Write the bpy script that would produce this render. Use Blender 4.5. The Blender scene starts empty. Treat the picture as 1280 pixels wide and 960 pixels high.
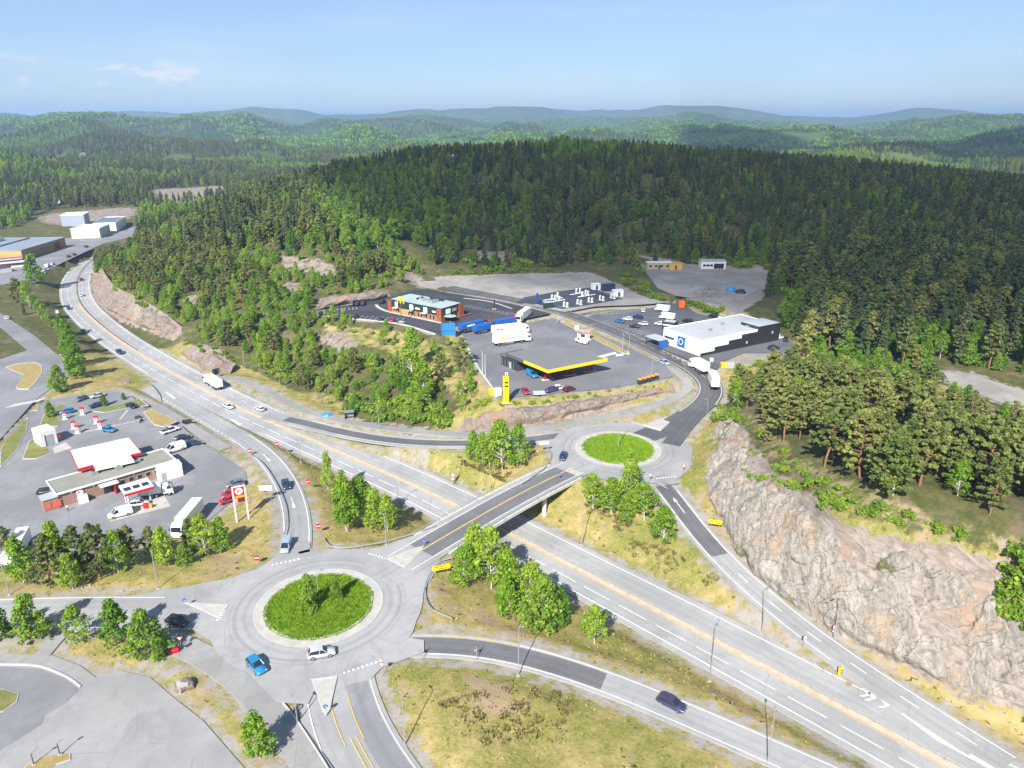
SUN_E = 5.0; SKY_S = 0.080; SKY_DUST = 0.2; HAZE_D = 1.35e-4; EXPOSURE = 0.98; SKY_TINT = (.72, .82, 1.0, 1); CLOUD_OP = .50; SKY_BASE = (2.25, 3.25, 4.9, 1); SKY_CLOUD = (6.6, 6.2, 6.3, 1)
import bpy, math, random
import numpy as np
from mathutils import Vector, Matrix
from mathutils.geometry import tessellate_polygon
random.seed(7); RNG = np.random.default_rng(7)
SC = bpy.context.scene
COL = SC.collection
PI = math.pi
# ---------------------------------------------------------------- camera model (used to lay the place out on real ground)
F = 920.0; CAMH = 90.0; PITCH = math.atan((480-150)/F)
CC, CS = math.cos(PITCH), math.sin(PITCH)
def ray(px, py):
    x = (px-640)/F; y = -(py-480)/F
    return np.array([x, CC+y*CS, -CS+y*CC])
def P(px, py, z=0.0):
    d = ray(px, py); t = (z-CAMH)/d[2]
    return np.array([d[0]*t, d[1]*t, z])
def PY(px, py, Y):
    d = ray(px, py); t = Y/d[1]
    return np.array([d[0]*t, Y, CAMH+d[2]*t])
def proj(X, Y, Z):
    X, Y, Z = np.asarray(X, float), np.asarray(Y, float), np.asarray(Z, float)-CAMH
    fz = np.maximum(Y*CC-Z*CS, .01); u = Y*CS+Z*CC
    return 640+F*X/fz, 480-F*u/fz, fz
# ---------------------------------------------------------------- noise
def _hash(ix, iy, seed):
    h = (ix.astype(np.int64)*374761393 + iy.astype(np.int64)*668265263 + seed*2147483647) & 0xFFFFFFFF
    h = ((h ^ (h >> 13))*1274126177) & 0xFFFFFFFF
    return ((h ^ (h >> 16)) & 0xFFFF)/65535.0
def vnoise(x, y, seed=0):
    x = np.asarray(x, float); y = np.asarray(y, float)
    ix = np.floor(x); iy = np.floor(y); fx = x-ix; fy = y-iy
    fx = fx*fx*fx*(fx*(fx*6-15)+10); fy = fy*fy*fy*(fy*(fy*6-15)+10)
    a = _hash(ix, iy, seed); b = _hash(ix+1, iy, seed); c = _hash(ix, iy+1, seed); d = _hash(ix+1, iy+1, seed)
    return (a*(1-fx)+b*fx)*(1-fy)+(c*(1-fx)+d*fx)*fy
def fbm(x, y, oct=4, seed=0):
    s = 0; a = .5; t = 0
    for k in range(oct):
        s = s+a*vnoise(x*2**k, y*2**k, seed+k*17); t += a; a *= .5
    return s/t
def smooth(a, b, x):
    t = np.clip((x-a)/(b-a), 0, 1); return t*t*(3-2*t)
# ---------------------------------------------------------------- object helpers
def tag(o, label=None, cat=None, group=None, kind=None):
    if label: o['label'] = label
    if cat: o['category'] = cat
    if group: o['group'] = group
    if kind: o['kind'] = kind
    return o
def mkmesh(name, V, Fc, mats, uv=None, smooth_=False, midx=None, attrs=None):
    me = bpy.data.meshes.new(name)
    V = np.asarray(V, np.float32)
    if isinstance(Fc, np.ndarray):
        n, k = Fc.shape
        me.vertices.add(len(V)); me.vertices.foreach_set('co', V.ravel())
        me.loops.add(n*k); me.loops.foreach_set('vertex_index', Fc.astype(np.int32).ravel())
        me.polygons.add(n); me.polygons.foreach_set('loop_start', np.arange(0, n*k, k, dtype=np.int32))
        try: me.polygons.foreach_set('loop_total', np.full(n, k, np.int32))
        except Exception: pass
        me.update(calc_edges=True)
    else:
        me.from_pydata([tuple(v) for v in V], [], Fc)
    for m in (mats if isinstance(mats, (list, tuple)) else [mats]): me.materials.append(m)
    if midx is not None: me.polygons.foreach_set('material_index', np.asarray(midx, np.int32))
    if uv is not None:   # per vertex uv
        l = me.uv_layers.new(name='UVMap')
        li = np.empty(len(me.loops), np.int32); me.loops.foreach_get('vertex_index', li)
        l.data.foreach_set('uv', np.asarray(uv, np.float32)[li].ravel())
    if attrs:
        for an, arr in attrs.items():
            a = me.color_attributes.new(an, 'FLOAT_COLOR', 'POINT')
            a.data.foreach_set('color', np.asarray(arr, np.float32).ravel())
    me.polygons.foreach_set('use_smooth', np.full(len(me.polygons), bool(smooth_)))
    me.validate(); me.update()
    return me
def link(name, me, parent=None):
    o = bpy.data.objects.new(name, me); COL.objects.link(o)
    if parent is not None: o.parent = parent
    return o
def thing(name, label, cat, loc=(0, 0, 0), rz=0.0, group=None):
    o = bpy.data.objects.new(name, None); COL.objects.link(o)
    o.location = tuple(float(v) for v in loc); o.rotation_euler = (0, 0, rz); o.empty_display_size = .2
    return tag(o, label, cat, group)
def copy_tree(o, parent=None):
    c = o.copy(); COL.objects.link(c)
    if parent is not None: c.parent = parent
    for ch in list(o.children): copy_tree(ch, c)
    return c
class MB:
    """collects simple shapes into one mesh"""
    def __init__(s): s.V = []; s.F = []; s.M = []; s.uv = []
    def add(s, V, Fc, m=0):
        n = len(s.V); s.V += [tuple(map(float, v)) for v in V]
        for f in Fc: s.F.append(tuple(n+i for i in f)); s.M.append(m)
    def box(s, c, d, rz=0.0, m=0, ry=0.0, rx=0.0, bev=0.0):
        hx, hy, hz = d[0]/2, d[1]/2, d[2]/2
        R = Matrix.Rotation(rz, 3, 'Z') @ Matrix.Rotation(ry, 3, 'Y') @ Matrix.Rotation(rx, 3, 'X')
        if bev <= 0:
            V = [(-hx, -hy, -hz), (hx, -hy, -hz), (hx, hy, -hz), (-hx, hy, -hz), (-hx, -hy, hz), (hx, -hy, hz), (hx, hy, hz), (-hx, hy, hz)]
            Fc = [(3, 2, 1, 0), (4, 5, 6, 7), (0, 1, 5, 4), (1, 2, 6, 5), (2, 3, 7, 6), (3, 0, 4, 7)]
        else:
            b = bev; V = []
            def ring(ix, iy, z):
                k = len(V)
                for q in ((-hx+ix, -hy), (hx-ix, -hy), (hx, -hy+iy), (hx, hy-iy), (hx-ix, hy), (-hx+ix, hy), (-hx, hy-iy), (-hx, -hy+iy)):
                    V.append((q[0], q[1], z))
                return k
            V2 = []
            def r2(inset, z):
                x, y = hx-inset, hy-inset; bb = max(b-inset*.6, b*.35)
                return [(-x+bb, -y, z), (x-bb, -y, z), (x, -y+bb, z), (x, y-bb, z), (x-bb, y, z), (-x+bb, y, z), (-x, y-bb, z), (-x, -y+bb, z)]
            rings = [r2(b, -hz), r2(0, -hz+b), r2(0, hz-b), r2(b, hz)]
            V = [v for r in rings for v in r]; Fc = []
            for k in range(3):
                for i in range(8):
                    j = (i+1) % 8; Fc.append((k*8+i, k*8+j, (k+1)*8+j, (k+1)*8+i))
            Fc.append(tuple(range(7, -1, -1))); Fc.append(tuple(range(24, 32)))
        s.add([tuple(R @ Vector(v)+Vector(c)) for v in V], Fc, m)
        return s
    def cyl(s, a, b, r, n=10, r2=None, m=0, cap=True):
        a = Vector(a); b = Vector(b); r2 = r if r2 is None else r2
        d = (b-a).normalized(); u = d.orthogonal().normalized(); w = d.cross(u)
        V = []
        for p, q in ((a, r), (b, r2)):
            for i in range(n):
                t = 2*PI*i/n; V.append(tuple(p+(u*math.cos(t)+w*math.sin(t))*q))
        Fc = [(i, (i+1) % n, n+(i+1) % n, n+i) for i in range(n)]
        if cap: Fc += [tuple(range(n-1, -1, -1)), tuple(range(n, 2*n))]
        s.add(V, Fc, m); return s
    def tube(s, pts, r, n=6, m=0):
        for a, b in zip(pts[:-1], pts[1:]): s.cyl(a, b, r, n, m=m)
        return s
    def prism(s, poly, z0, z1, m=0, mt=None):
        n = len(poly); V = [(p[0], p[1], z0) for p in poly]+[(p[0], p[1], z1) for p in poly]
        A = sum(poly[i][0]*poly[(i+1) % n][1]-poly[(i+1) % n][0]*poly[i][1] for i in range(n))
        q = list(range(n)) if A > 0 else list(range(n-1, -1, -1))
        for i in range(n):
            a, b = q[i], q[(i+1) % n]; s.add([V[a], V[b], V[n+b], V[n+a]], [(0, 1, 2, 3)], m)
        s.add([V[n+i] for i in q], [tuple(range(n))], m if mt is None else mt)
        s.add([V[i] for i in reversed(q)], [tuple(range(n))], m)
        return s
    def quad(s, *p, m=0): s.add(p, [tuple(range(len(p)))], m); return s
    def loft(s, rings, m=0, cap=True):
        n = len(rings[0]); V = [v for r in rings for v in r]; Fc = []
        for k in range(len(rings)-1):
            for i in range(n):
                j = (i+1) % n; Fc.append((k*n+i, k*n+j, (k+1)*n+j, (k+1)*n+i))
        if cap: Fc += [tuple(range(n-1, -1, -1)), tuple(range((len(rings)-1)*n, len(rings)*n))]
        s.add(V, Fc, m); return s
    def mesh(s, name, mats, smooth_=False): return mkmesh(name, np.array(s.V), s.F, mats, smooth_=smooth_, midx=s.M)
    def build(s, name, mats, parent=None, smooth_=False): return link(name, s.mesh(name, mats, smooth_), parent)
# ---------------------------------------------------------------- material helpers
MATS = {}
def nt(m): return m.node_tree.nodes, m.node_tree.links
def mat(name, col, rough=.6, metal=0.0, spec=.5, noise=None, emit=None, coat=0.0, alpha=None):
    """plain principled with a little noise in the colour: noise=(scale, amount)"""
    if name in MATS: return MATS[name]
    m = bpy.data.materials.new(name); m.use_nodes = True; N, L = nt(m); b = N['Principled BSDF']
    b.inputs['Base Color'].default_value = (*col, 1); b.inputs['Roughness'].default_value = rough
    b.inputs['Metallic'].default_value = metal; b.inputs['Specular IOR Level'].default_value = spec
    b.inputs['Coat Weight'].default_value = coat
    sc, am = noise or (1.5, .12)
    tc = N.new('ShaderNodeTexCoord'); n = N.new('ShaderNodeTexNoise'); n.inputs['Scale'].default_value = sc; n.inputs['Detail'].default_value = 5
    L.new(tc.outputs['Object'], n.inputs['Vector'])
    mr = N.new('ShaderNodeMapRange'); mr.inputs['From Min'].default_value = .25; mr.inputs['From Max'].default_value = .75
    mr.inputs['To Min'].default_value = 1-am; mr.inputs['To Max'].default_value = 1+am
    L.new(n.outputs['Fac'], mr.inputs['Value'])
    mx = N.new('ShaderNodeMix'); mx.data_type = 'RGBA'; mx.blend_type = 'MULTIPLY'; mx.inputs['Factor'].default_value = 1
    mx.inputs[6].default_value = (*col, 1); L.new(mr.outputs[0], mx.inputs[7]); L.new(mx.outputs[2], b.inputs['Base Color'])
    MATS[name] = m; return m
class NB:
    """tiny node-graph writer"""
    def __init__(s, name):
        s.m = bpy.data.materials.new(name); s.m.use_nodes = True; s.N, s.L = nt(s.m); s.b = s.N['Principled BSDF']; MATS[name] = s.m
    def n(s, t, **k):
        x = s.N.new('ShaderNode'+t)
        for a, v in k.items(): setattr(x, a, v)
        return x
    def set(s, node, i, v):
        if hasattr(v, 'is_output'): s.L.new(v, node.inputs[i])
        else: node.inputs[i].default_value = v
    def geo(s): return s.n('NewGeometry').outputs['Position']
    def uv(s): return s.n('UVMap').outputs[0]
    def map(s, v, scale=(1, 1, 1), rot=(0, 0, 0)):
        x = s.n('Mapping'); s.L.new(v, x.inputs[0]); x.inputs['Scale'].default_value = scale; x.inputs['Rotation'].default_value = rot; return x.outputs[0]
    def noise(s, v, scale, det=4, rough=.55, dist=0.0):
        x = s.n('TexNoise'); s.L.new(v, x.inputs['Vector']); x.inputs['Scale'].default_value = scale; x.inputs['Detail'].default_value = det
        x.inputs['Roughness'].default_value = rough; x.inputs['Distortion'].default_value = dist; return x.outputs['Fac']
    def voro(s, v, scale, feat='F1', out='Distance', rnd=1.0):
        x = s.n('TexVoronoi'); x.feature = feat; s.L.new(v, x.inputs['Vector']); x.inputs['Scale'].default_value = scale; x.inputs['Randomness'].default_value = rnd
        return x.outputs[out]
    def rng(s, v, a, b, c=0.0, d=1.0):
        x = s.n('MapRange'); x.interpolation_type = 'SMOOTHSTEP'; s.set(x, 0, v); x.inputs[1].default_value = a; x.inputs[2].default_value = b; x.inputs[3].default_value = c; x.inputs[4].default_value = d
        return x.outputs[0]
    def math(s, op, a, b=0.0):
        x = s.n('Math'); x.operation = op; s.set(x, 0, a); s.set(x, 1, b); return x.outputs[0]
    def mix(s, f, a, b, mode='MIX'):
        x = s.n('Mix'); x.data_type = 'RGBA'; x.blend_type = mode; s.set(x, 0, f)
        for i, v in ((6, a), (7, b)):
            if isinstance(v, tuple): x.inputs[i].default_value = (*v, 1) if len(v) == 3 else v
            else: s.L.new(v, x.inputs[i])
        return x.outputs[2]
    def col(s, v): s.L.new(v, s.b.inputs['Base Color'])
    def bump(s, h, strength=.5, dist=.3):
        x = s.n('Bump'); x.inputs['Strength'].default_value = strength; x.inputs['Distance'].default_value = dist
        s.L.new(h, x.inputs['Height']); s.L.new(x.outputs[0], s.b.inputs['Normal'])
    def sep(s, v):
        x = s.n('SeparateXYZ'); s.L.new(v, x.inputs[0]); return x.outputs
# ---------------------------------------------------------------- layout of the paved ground
def crom(pts, step=3.0):
    """Catmull-Rom through world points (n,3), resampled evenly"""
    p = np.asarray(pts, float); p = np.vstack([2*p[0]-p[1], p, 2*p[-1]-p[-2]]); out = []
    for i in range(1, len(p)-2):
        a, b, c, d = p[i-1:i+3]
        n = max(2, int(np.linalg.norm(c-b)/1.0))
        for t in np.linspace(0, 1, n, endpoint=False):
            out.append(.5*((2*b)+(c-a)*t+(2*a-5*b+4*c-d)*t*t+(3*b-a-3*c+d)*t**3))
    out.append(p[-2]); out = np.array(out)
    s = np.r_[0, np.cumsum(np.linalg.norm(np.diff(out[:, :2], axis=0), axis=1))]
    m = max(2, int(s[-1]/step)+1); q = np.linspace(0, s[-1], m)
    return np.stack([np.interp(q, s, out[:, k]) for k in range(3)], 1)
def sm(line, it=30):
    l = line.copy()
    for _ in range(it): l[1:-1] = .5*l[1:-1]+.25*(l[:-2]+l[2:])
    return l
def pts3(lst): return np.array([P(a, b, c) for a, b, c in lst])
def normals2(l):
    t = np.gradient(l[:, :2], axis=0); t /= np.linalg.norm(t, axis=1)[:, None]+1e-9
    return np.stack([-t[:, 1], t[:, 0]], 1)       # left of travel
def offset(l, d):
    n = normals2(l); o = l.copy(); o[:, :2] += n*(np.asarray(d).reshape(-1, 1) if np.ndim(d) else d); return o
ZR = 6.5
RS = np.array([-35.2, 112.9]); RN = np.array([28.6, 181.0])      # the two roundabouts
# name: (centre line in photo pixels + height, width)
ROADS = {}
def road(key, lst, width, smooth_it=20, pre=None, post=None):
    l = pts3(lst)
    if pre is not None: l = np.vstack([np.array(pre, float).reshape(-1, 3), l])
    if post is not None: l = np.vstack([l, np.array(post, float).reshape(-1, 3)])
    ROADS[key] = (sm(crom(l), smooth_it), width)
med = [(138, 418), (160, 433), (200, 457.5), (240, 479.5), (300, 510.5), (350, 533), (416, 561), (450, 577), (540, 616), (581, 638), (635, 665), (700, 700), (740, 721), (860, 783), (897, 802), (1000, 857), (1100, 910), (1188, 957)]
def _med():
    a = np.array([P(x, y) for x, y in med])
    up = np.array([P(x, y) for x, y in [(124, 321), (110, 329.5), (100, 340), (94.5, 352), (94, 366), (98.5, 380), (110, 394)]])
    pre = np.array([[-250, 640, 0], [-278, 575, 0]])
    e = a[-1]-a[-4]; e /= np.linalg.norm(e)
    return np.vstack([pre, up, a, a[-1]+e*25, a[-1]+e*60])
MED = sm(crom(_med(), 3.0), 40)
ROADS['motorway'] = (offset(MED, 0.0), 15.6)
road('exit', [(196, 487, .05), (225, 503, .1), (262, 525, .5), (290, 540, 1.0), (311, 553, 1.8), (336, 573, 2.8), (356, 600, 4.2), (368, 629, 5.3), (373, 660, 6.2), (372, 690, ZR), (366, 712, ZR)], 6.4)
road('northslip', [(330, 519, .05), (360, 523, .3), (405, 535, .8), (450, 545.5, 1.8), (506, 553, 3.2), (545, 555, 4.2), (600, 555, 5.4), (655, 551, 6.3), (700, 545, ZR), (730, 540, ZR)], 6.2)
road('path', [(262, 471, .6), (284, 471, .5), (305, 473, .5), (322, 481, .5), (341, 494, .6), (369, 509, .9), (400, 520, 1.4), (440, 529, 2.1), (506, 538, 3.6), (540, 541, 4.4), (595, 545, 5.7), (651, 541, 6.6), (707, 531, 6.9), (760, 521, 7.1), (800, 513, 7.5), (835, 503, 8.3), (862, 492, 9.2), (874, 484, 9.7), (872, 475, 10.1), (856, 467, 10.8), (835, 460, 11.3)], 3.0)
road('north', [(800, 548, ZR), (822, 541, ZR), (850, 526, 7.2), (878, 510, 8.4), (893, 497, 9.3), (897, 486, 9.9), (889, 474, 10.4), (868, 460, 10.9), (840, 447, 11.3), (810, 433, 11.7), (780, 419, 12.1), (750, 407, 12.5), (720, 396, 12.9), (690, 386, 13.2), (650, 376, 13.5), (600, 367, 13.9), (560, 359, 14.3)], 7.6)
road('northout', [(838, 557, ZR), (845, 546, 6.6), (856, 531, 7.2), (869, 517, 8.1), (884, 504, 9.0)], 5.0)
road('southramp', [(815, 592, ZR), (831, 602, 6.4), (842, 621, 5.9), (856, 645, 5.2), (874, 668, 4.5), (893, 690, 3.8), (915, 713, 3.1), (940, 736, 2.5), (970, 762, 1.9), (1007, 791, 1.2), (1063, 832, .5), (1122, 869, .08), (1188, 912, .06), (1260, 957, .06)], 6.2)
road('eastslip', [(470, 808, ZR), (520, 803, ZR), (560, 801, 6.2), (605, 806, 5.8), (650, 816, 5.4), (700, 831, 4.8), (750, 848, 4.1), (818, 876, 3.2), (905, 914, 2.2), (1010, 960, 1.3), (1080, 992, .8)], 5.8)
road('southroad', [(415, 815, ZR), (413, 850, ZR), (418, 890, 6.3), (432, 930, 6.0), (456, 965, 5.7), (490, 1005, 5.3)], 12.0)
road('westroad', [(320, 762, ZR), (270, 768, ZR), (200, 766, ZR), (100, 765, ZR), (0, 768, ZR), (-90, 772, ZR)], 9.8)
road('bridge', [(470, 722, ZR), (520, 692, ZR), (545, 678, 6.6), (600, 645, 6.9), (650, 617, 6.9), (690, 597, 6.7), (715, 585, ZR), (745, 572, ZR)], 11.0)
road('kpath', [(140, 489, 1.9), (160, 494, 1.7), (180, 499, 1.3), (215, 519, 1.1), (250, 541, 1.3), (282, 561, 1.9)], 3.6)
road('footway', [(205, 797, ZR), (235, 803, ZR), (270, 823, ZR), (310, 853, 6.4), (344, 889, 6.3), (377, 937, 6.1), (415, 1000, 6)], 4.6)
road('linkpath', [(52, 820, 6.1), (68, 806, 6.3), (78, 790, 6.4)], 2.6)
for nm_ in ('exit', 'southramp', 'northslip'):      # settle onto the motorway where they join it
    pass
RINGS = {'S': (RS, ZR, 18.8), 'N': (RN, ZR, 18.2)}
# lots: name -> (photo polygon, height, material key)
LOTS = {
 'k_lot': ([(-60, 690), (-60, 575), (0, 562), (22, 540), (46, 505), (75, 497), (100, 494), (150, 489), (164, 495), (182, 511), (192, 533), (225, 531), (252, 554), (287, 574), (307, 590), (309, 603), (300, 618), (264, 648), (228, 668), (120, 690), (0, 700)], 2.2, 'lot'),
 'west_junction': ([(-60, 366), (0, 391), (45, 421), (75, 446), (83, 460), (80, 473), (66, 484), (43, 501), (0, 549), (-50, 600), (-80, 560), (-60, 470), (0, 449), (34, 438), (0, 409), (-60, 385)], 3.2, 'lot'),
 'southwest_lot': ([(-80, 815), (-20, 817), (0, 818), (63, 818), (100, 832), (120, 847), (150, 838), (187, 846), (217, 872), (253, 900), (303, 957), (345, 1010), (200, 1060), (-100, 1060)], 6.1, 'lotpale'),
 'fuel_lot': ([(576, 418), (585, 405), (600, 399), (640, 392), (690, 397), (740, 414), (790, 436), (832, 457), (843, 470), (820, 476), (755, 486), (680, 493), (640, 497), (622, 496), (611, 478), (597, 459)], 12.0, 'lotnew'),
 'restaurant_lot': ([(397, 393), (415, 384), (440, 381), (462, 377), (487, 371), (520, 360), (560, 366), (600, 372), (645, 381), (690, 392), (660, 398), (600, 401), (570, 408), (560, 417), (545, 417), (500, 404), (450, 398)], 13.4, 'lotdark'),
 'charging_lot': ([(644, 378), (656, 371.5), (700, 364), (737, 359.5), (778, 373.5), (745, 379.5), (703, 386), (680, 381.5)], 13.6, 'lotblue'),
 'gravel_lot': ([(520, 352), (560, 350), (610, 345), (660, 342), (730, 344), (760, 355), (810, 372), (835, 378), (800, 381), (745, 383), (706, 390), (650, 380), (560, 366), (525, 358)], 13.5, 'gravel'),
 'shop_lot': ([(704, 394), (745, 386), (800, 379), (850, 378), (872, 392), (930, 405), (985, 425), (1003, 436), (990, 442), (930, 441), (905, 452), (897, 462), (866, 452), (800, 425), (752, 404)], 12.0, 'lotnew2'),
 'quarry_yard': ([(800, 330), (830, 336), (872, 339), (930, 337), (968, 346), (976, 356), (950, 362), (930, 372), (922, 392), (912, 384), (880, 374), (845, 370), (822, 360), (812, 346)], 15.0, 'gravel'),
 'industry_lot': ([(-80, 375), (-80, 335), (0, 322), (70, 300), (130, 290), (170, 283), (165, 296), (128, 305), (100, 318), (62, 336), (46, 353), (0, 356)], 4.0, 'lot'),
 'hill_clearing': ([(1178, 464), (1215, 467), (1290, 492), (1340, 512), (1340, 545), (1290, 520), (1235, 497), (1190, 482)], 18.0, 'gravel'),
}
# ---------------------------------------------------------------- terrain
CTRL = [  # photo pixel + height of the bare ground
 (60,706,4.6),(170,712,6.9),(250,690,5.2),(20,718,5.4),(120,706,5.8),
 (40,690,3.4),(120,672,2.6),(240,672,3.4),(600,860,6.3),(560,930,6.4),(700,930,5.2),(820,940,3.2),
 # right rock cut: foot and rim
 (897,518,9.2),(884,552,7.8),(873,600,6.8),(881,640,5.6),(905,688,4.0),(962,748,2.4),(1032,802,1.2),(1102,842,.6),(1200,884,.4),(1300,915,.4),(1400,950,.4),
 (918,512,13),(930,536,14.5),(952,562,16),(985,588,18),(1015,612,19),(1060,640,20.5),(1105,652,21.5),(1180,670,22),(1260,692,23),(1340,712,23),(1420,730,23),
 (960,520,17),(1000,480,16.5),(1100,560,23),(1200,600,25),(1280,620,26),(1360,640,27),(1150,500,20),(1240,505,19),(1280,480,18.5),(1330,490,19),(1000,452,13.3),(1020,470,14.5),(940,470,12),(1060,480,17),(1050,530,20),
 # forecourt rock cut
 (575,538,5.6),(650,533,6.9),(700,524,7.2),(760,511,7.6),(830,494,8.8),(592,512,9.5),(640,506,11.5),(700,499,11.8),(760,491,11.8),(830,478,11.6),
 # stream and valley west of the plateau
 (300,463,-.6),(345,472,-.4),(400,500,.4),(425,515,.8),(350,455,1),(385,485,.8),(262,463,.3),(240,455,.3),
 (520,500,6),(480,470,6.5),(560,480,9),(590,470,11),(604,500,10.5),(500,428,11),(450,420,10.8),(400,440,6.5),(400,410,11.2),(350,430,6.5),(300,430,5),(330,400,11),(250,436,5),(440,480,3.2),(470,515,4),(545,440,11.5),
 (215,408,3),(112,347,.2),(122,377,.2),(150,398,.2),(185,413,.2),(217,430,.2),(120,334,9),(142,356,10.5),(170,372,11),(200,389,9),(228,408,6),
 (300,370,13),(250,350,15),(200,340,13),(350,370,14),(400,365,15),(380,340,20),(450,350,18),(300,320,23),(400,300,31),(500,300,27),(250,290,25),(180,310,13),(550,312,18),(480,322,21),
 (600,322,17.5),(700,322,17),(760,310,20.5),(850,318,18),(960,328,18),(1000,358,16.5),(1000,415,13.6),(985,440,12.4),
 (1100,440,16.5),(1200,450,18.5),(1280,452,19.5),(1340,455,20),
 (30,430,3.2),(60,380,3.5),(100,420,1.5),(120,460,1.0),(60,355,3.8),
]
RIDGE = [(330,232,600),(400,203,640),(480,188,680),(560,179,700),(690,166,720),(800,173,720),(900,184,700),(1000,193,680),(1100,200,660),(1200,212,640),(1280,222,620),(1400,235,600),(1560,255,560),(250,250,540),(200,272,505),(150,300,470)]
def Hfar(X, Y):
    X = np.asarray(X, float); Y = np.asarray(Y, float)
    d = np.hypot(X, Y)
    a1 = fbm(X/900+3.1, Y/900+1.7, 5, 11); a2 = fbm(X/2300+9.4, Y/2300+4.2, 4, 23); a3 = fbm(X/420, Y/420, 4, 5)
    amp = 22+60*smooth(1300, 3200, d)+60*smooth(3200, 7500, d)
    base = 4+14*smooth(900, 2500, d)+34*smooth(2600, 6500, d)+26*smooth(6500, 9500, d)
    h = base+amp*(.62*np.clip((a1-.30)*2.0, 0, 1.6)+.75*np.clip((a2-.32)*2.2, 0, 1.5)-.30)+10*(a3-.5)*smooth(900, 2000, d)
    rg_ = 1-np.abs(2*fbm(X/760+7.7, Y/620+2.9, 4, 37)-1); rg2 = 1-np.abs(2*fbm(X/330+1.7, Y/300+5.9, 4, 38)-1); h = h+(185*np.clip(rg_-.55, 0, 1)+75*np.clip(rg2-.5, 0, 1)-14)*smooth(1300, 2300, d)*(1+.25*smooth(4000, 7000, d))
    ang = np.degrees(np.arctan2(X, Y))
    # the wide valley to the north-west stays low, the flank left of it is a wooded hill
    val = np.exp(-((ang+13)/9.0)**2)*smooth(500, 800, d)*(1-smooth(2300, 3600, d))
    h = h*(1-.8*val)+6*val
    for (cx, cy, hh, rx, ry) in ((-640, 880, 40, 170, 200), (-860, 1050, 62, 220, 260), (-420, 1900, 60, 420, 300), (-1300, 5200, 150, 700, 400), (300, 5600, 140, 700, 400), (-3200, 5600, 165, 800, 500), (2200, 5200, 130, 700, 400), (3900, 5600, 160, 700, 500), (-500, 3600, 85, 450, 300), (900, 2300, 105, 600, 420), (430, 3000, 120, 380, 300), (1900, 2500, 115, 700, 420), (-1500, 2600, 100, 600, 380), (1250, 1500, 30, 400, 260), (330, 2300, 62, 330, 260)):
        h = np.maximum(h, hh*np.exp(-(((X-cx)/rx)**2+((Y-cy)/ry)**2)*.9)*(.86+.28*a3))
    hr = 8+6*smooth(1500, 3000, d)+12*(a3-.5)                      # ranges of hills, one behind the other
    for k, (dk, hk, var, wd) in enumerate(((1750, 26, 60, 260), (2500, 40, 80, 330), (3500, 62, 95, 420), (5000, 96, 95, 600), (7400, 158, 105, 900))):
        n1 = fbm(ang/6.5+k*13.7, np.full_like(ang, k*7.3), 4, 70+k); n2 = fbm(ang/11+k*3.1, np.full_like(ang, k*2.9), 2, 90+k)
        hr = np.maximum(hr, (hk+var*2*(n1-.5))*np.exp(-((d-dk-.5*dk*(n2-.5))/wd)**2)*(.93+.14*a3))
    h = h+(hr-h)*smooth(1250, 1750, d)
    return h
def in_poly(x, y, poly):
    x = np.asarray(x, float); y = np.asarray(y, float); ins = np.zeros(x.shape, bool); n = len(poly)
    for i in range(n):
        x0, y0 = poly[i][:2]; x1, y1 = poly[(i+1) % n][:2]
        if y0 == y1: continue
        c = ((y0 > y) != (y1 > y)) & (x < (x1-x0)*(y-y0)/(y1-y0)+x0); ins ^= c
    return ins
def seg_dist(x, y, line, closed=False):
    """distance to a polyline and the height there"""
    L_ = np.vstack([line, line[:1]]) if closed else line
    bd = np.full(x.shape, 1e9); bz = np.zeros(x.shape)
    for a, b in zip(L_[:-1], L_[1:]):
        dx, dy = b[0]-a[0], b[1]-a[1]; l2 = dx*dx+dy*dy+1e-12
        t = np.clip(((x-a[0])*dx+(y-a[1])*dy)/l2, 0, 1)
        d = np.hypot(x-a[0]-t*dx, y-a[1]-t*dy); m = d < bd
        bd = np.where(m, d, bd); bz = np.where(m, a[2]+t*(b[2]-a[2]), bz)
    return bd, bz
LOTW = {k: np.array([P(px, py, v[1]) for px, py in v[0]]) for k, v in LOTS.items()}
def rbf_points():
    pts = [P(*c) for c in CTRL]
    for px, py, Y in RIDGE:
        q = PY(px, py, Y); q[2] -= 13; pts.append(q)
    for k, (l, w) in ROADS.items():
        if k == 'bridge': continue
        for q in l[::5]:
            if k == 'motorway' and q[1] < 30: continue
            pts.append(q)
        pts.append(l[-1])
    for c, z, r in RINGS.values():
        for a in np.linspace(0, 2*PI, 9)[:-1]: pts.append([c[0]+r*math.cos(a), c[1]+r*math.sin(a), z])
        pts.append([c[0], c[1], z+.3])
    for k, w in LOTW.items():
        for i in range(len(w)):
            pts.append(w[i]); pts.append(.5*(w[i]+w[(i+1) % len(w)]))
        pts.append(w.mean(0))
    for X in np.arange(-700, 801, 125):                     # far edge joins the open country
        for Y in (1000., 1100.): pts.append([X, Y, float(Hfar(X, Y))])
    for X in (-800., 800., -700.): 
        for Y in np.arange(100, 1000, 125): pts.append([X, Y, float(Hfar(X, Y)) if Y > 500 else 12.])
    for X in np.arange(-300, 301, 60): pts.append([X, 10., 5.])
    pts = np.array(pts, float)
    keep = []                                               # drop near-duplicates, keep the first
    for i in range(len(pts)):
        if all((pts[i, 0]-pts[j, 0])**2+(pts[i, 1]-pts[j, 1])**2 > 4.0 for j in keep): keep.append(i)
    return pts[keep]
RP = rbf_points()
def _phi(d2): return np.sqrt(d2+16.0)
_A = _phi((RP[:, None, 0]-RP[None, :, 0])**2+(RP[:, None, 1]-RP[None, :, 1])**2)
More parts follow.
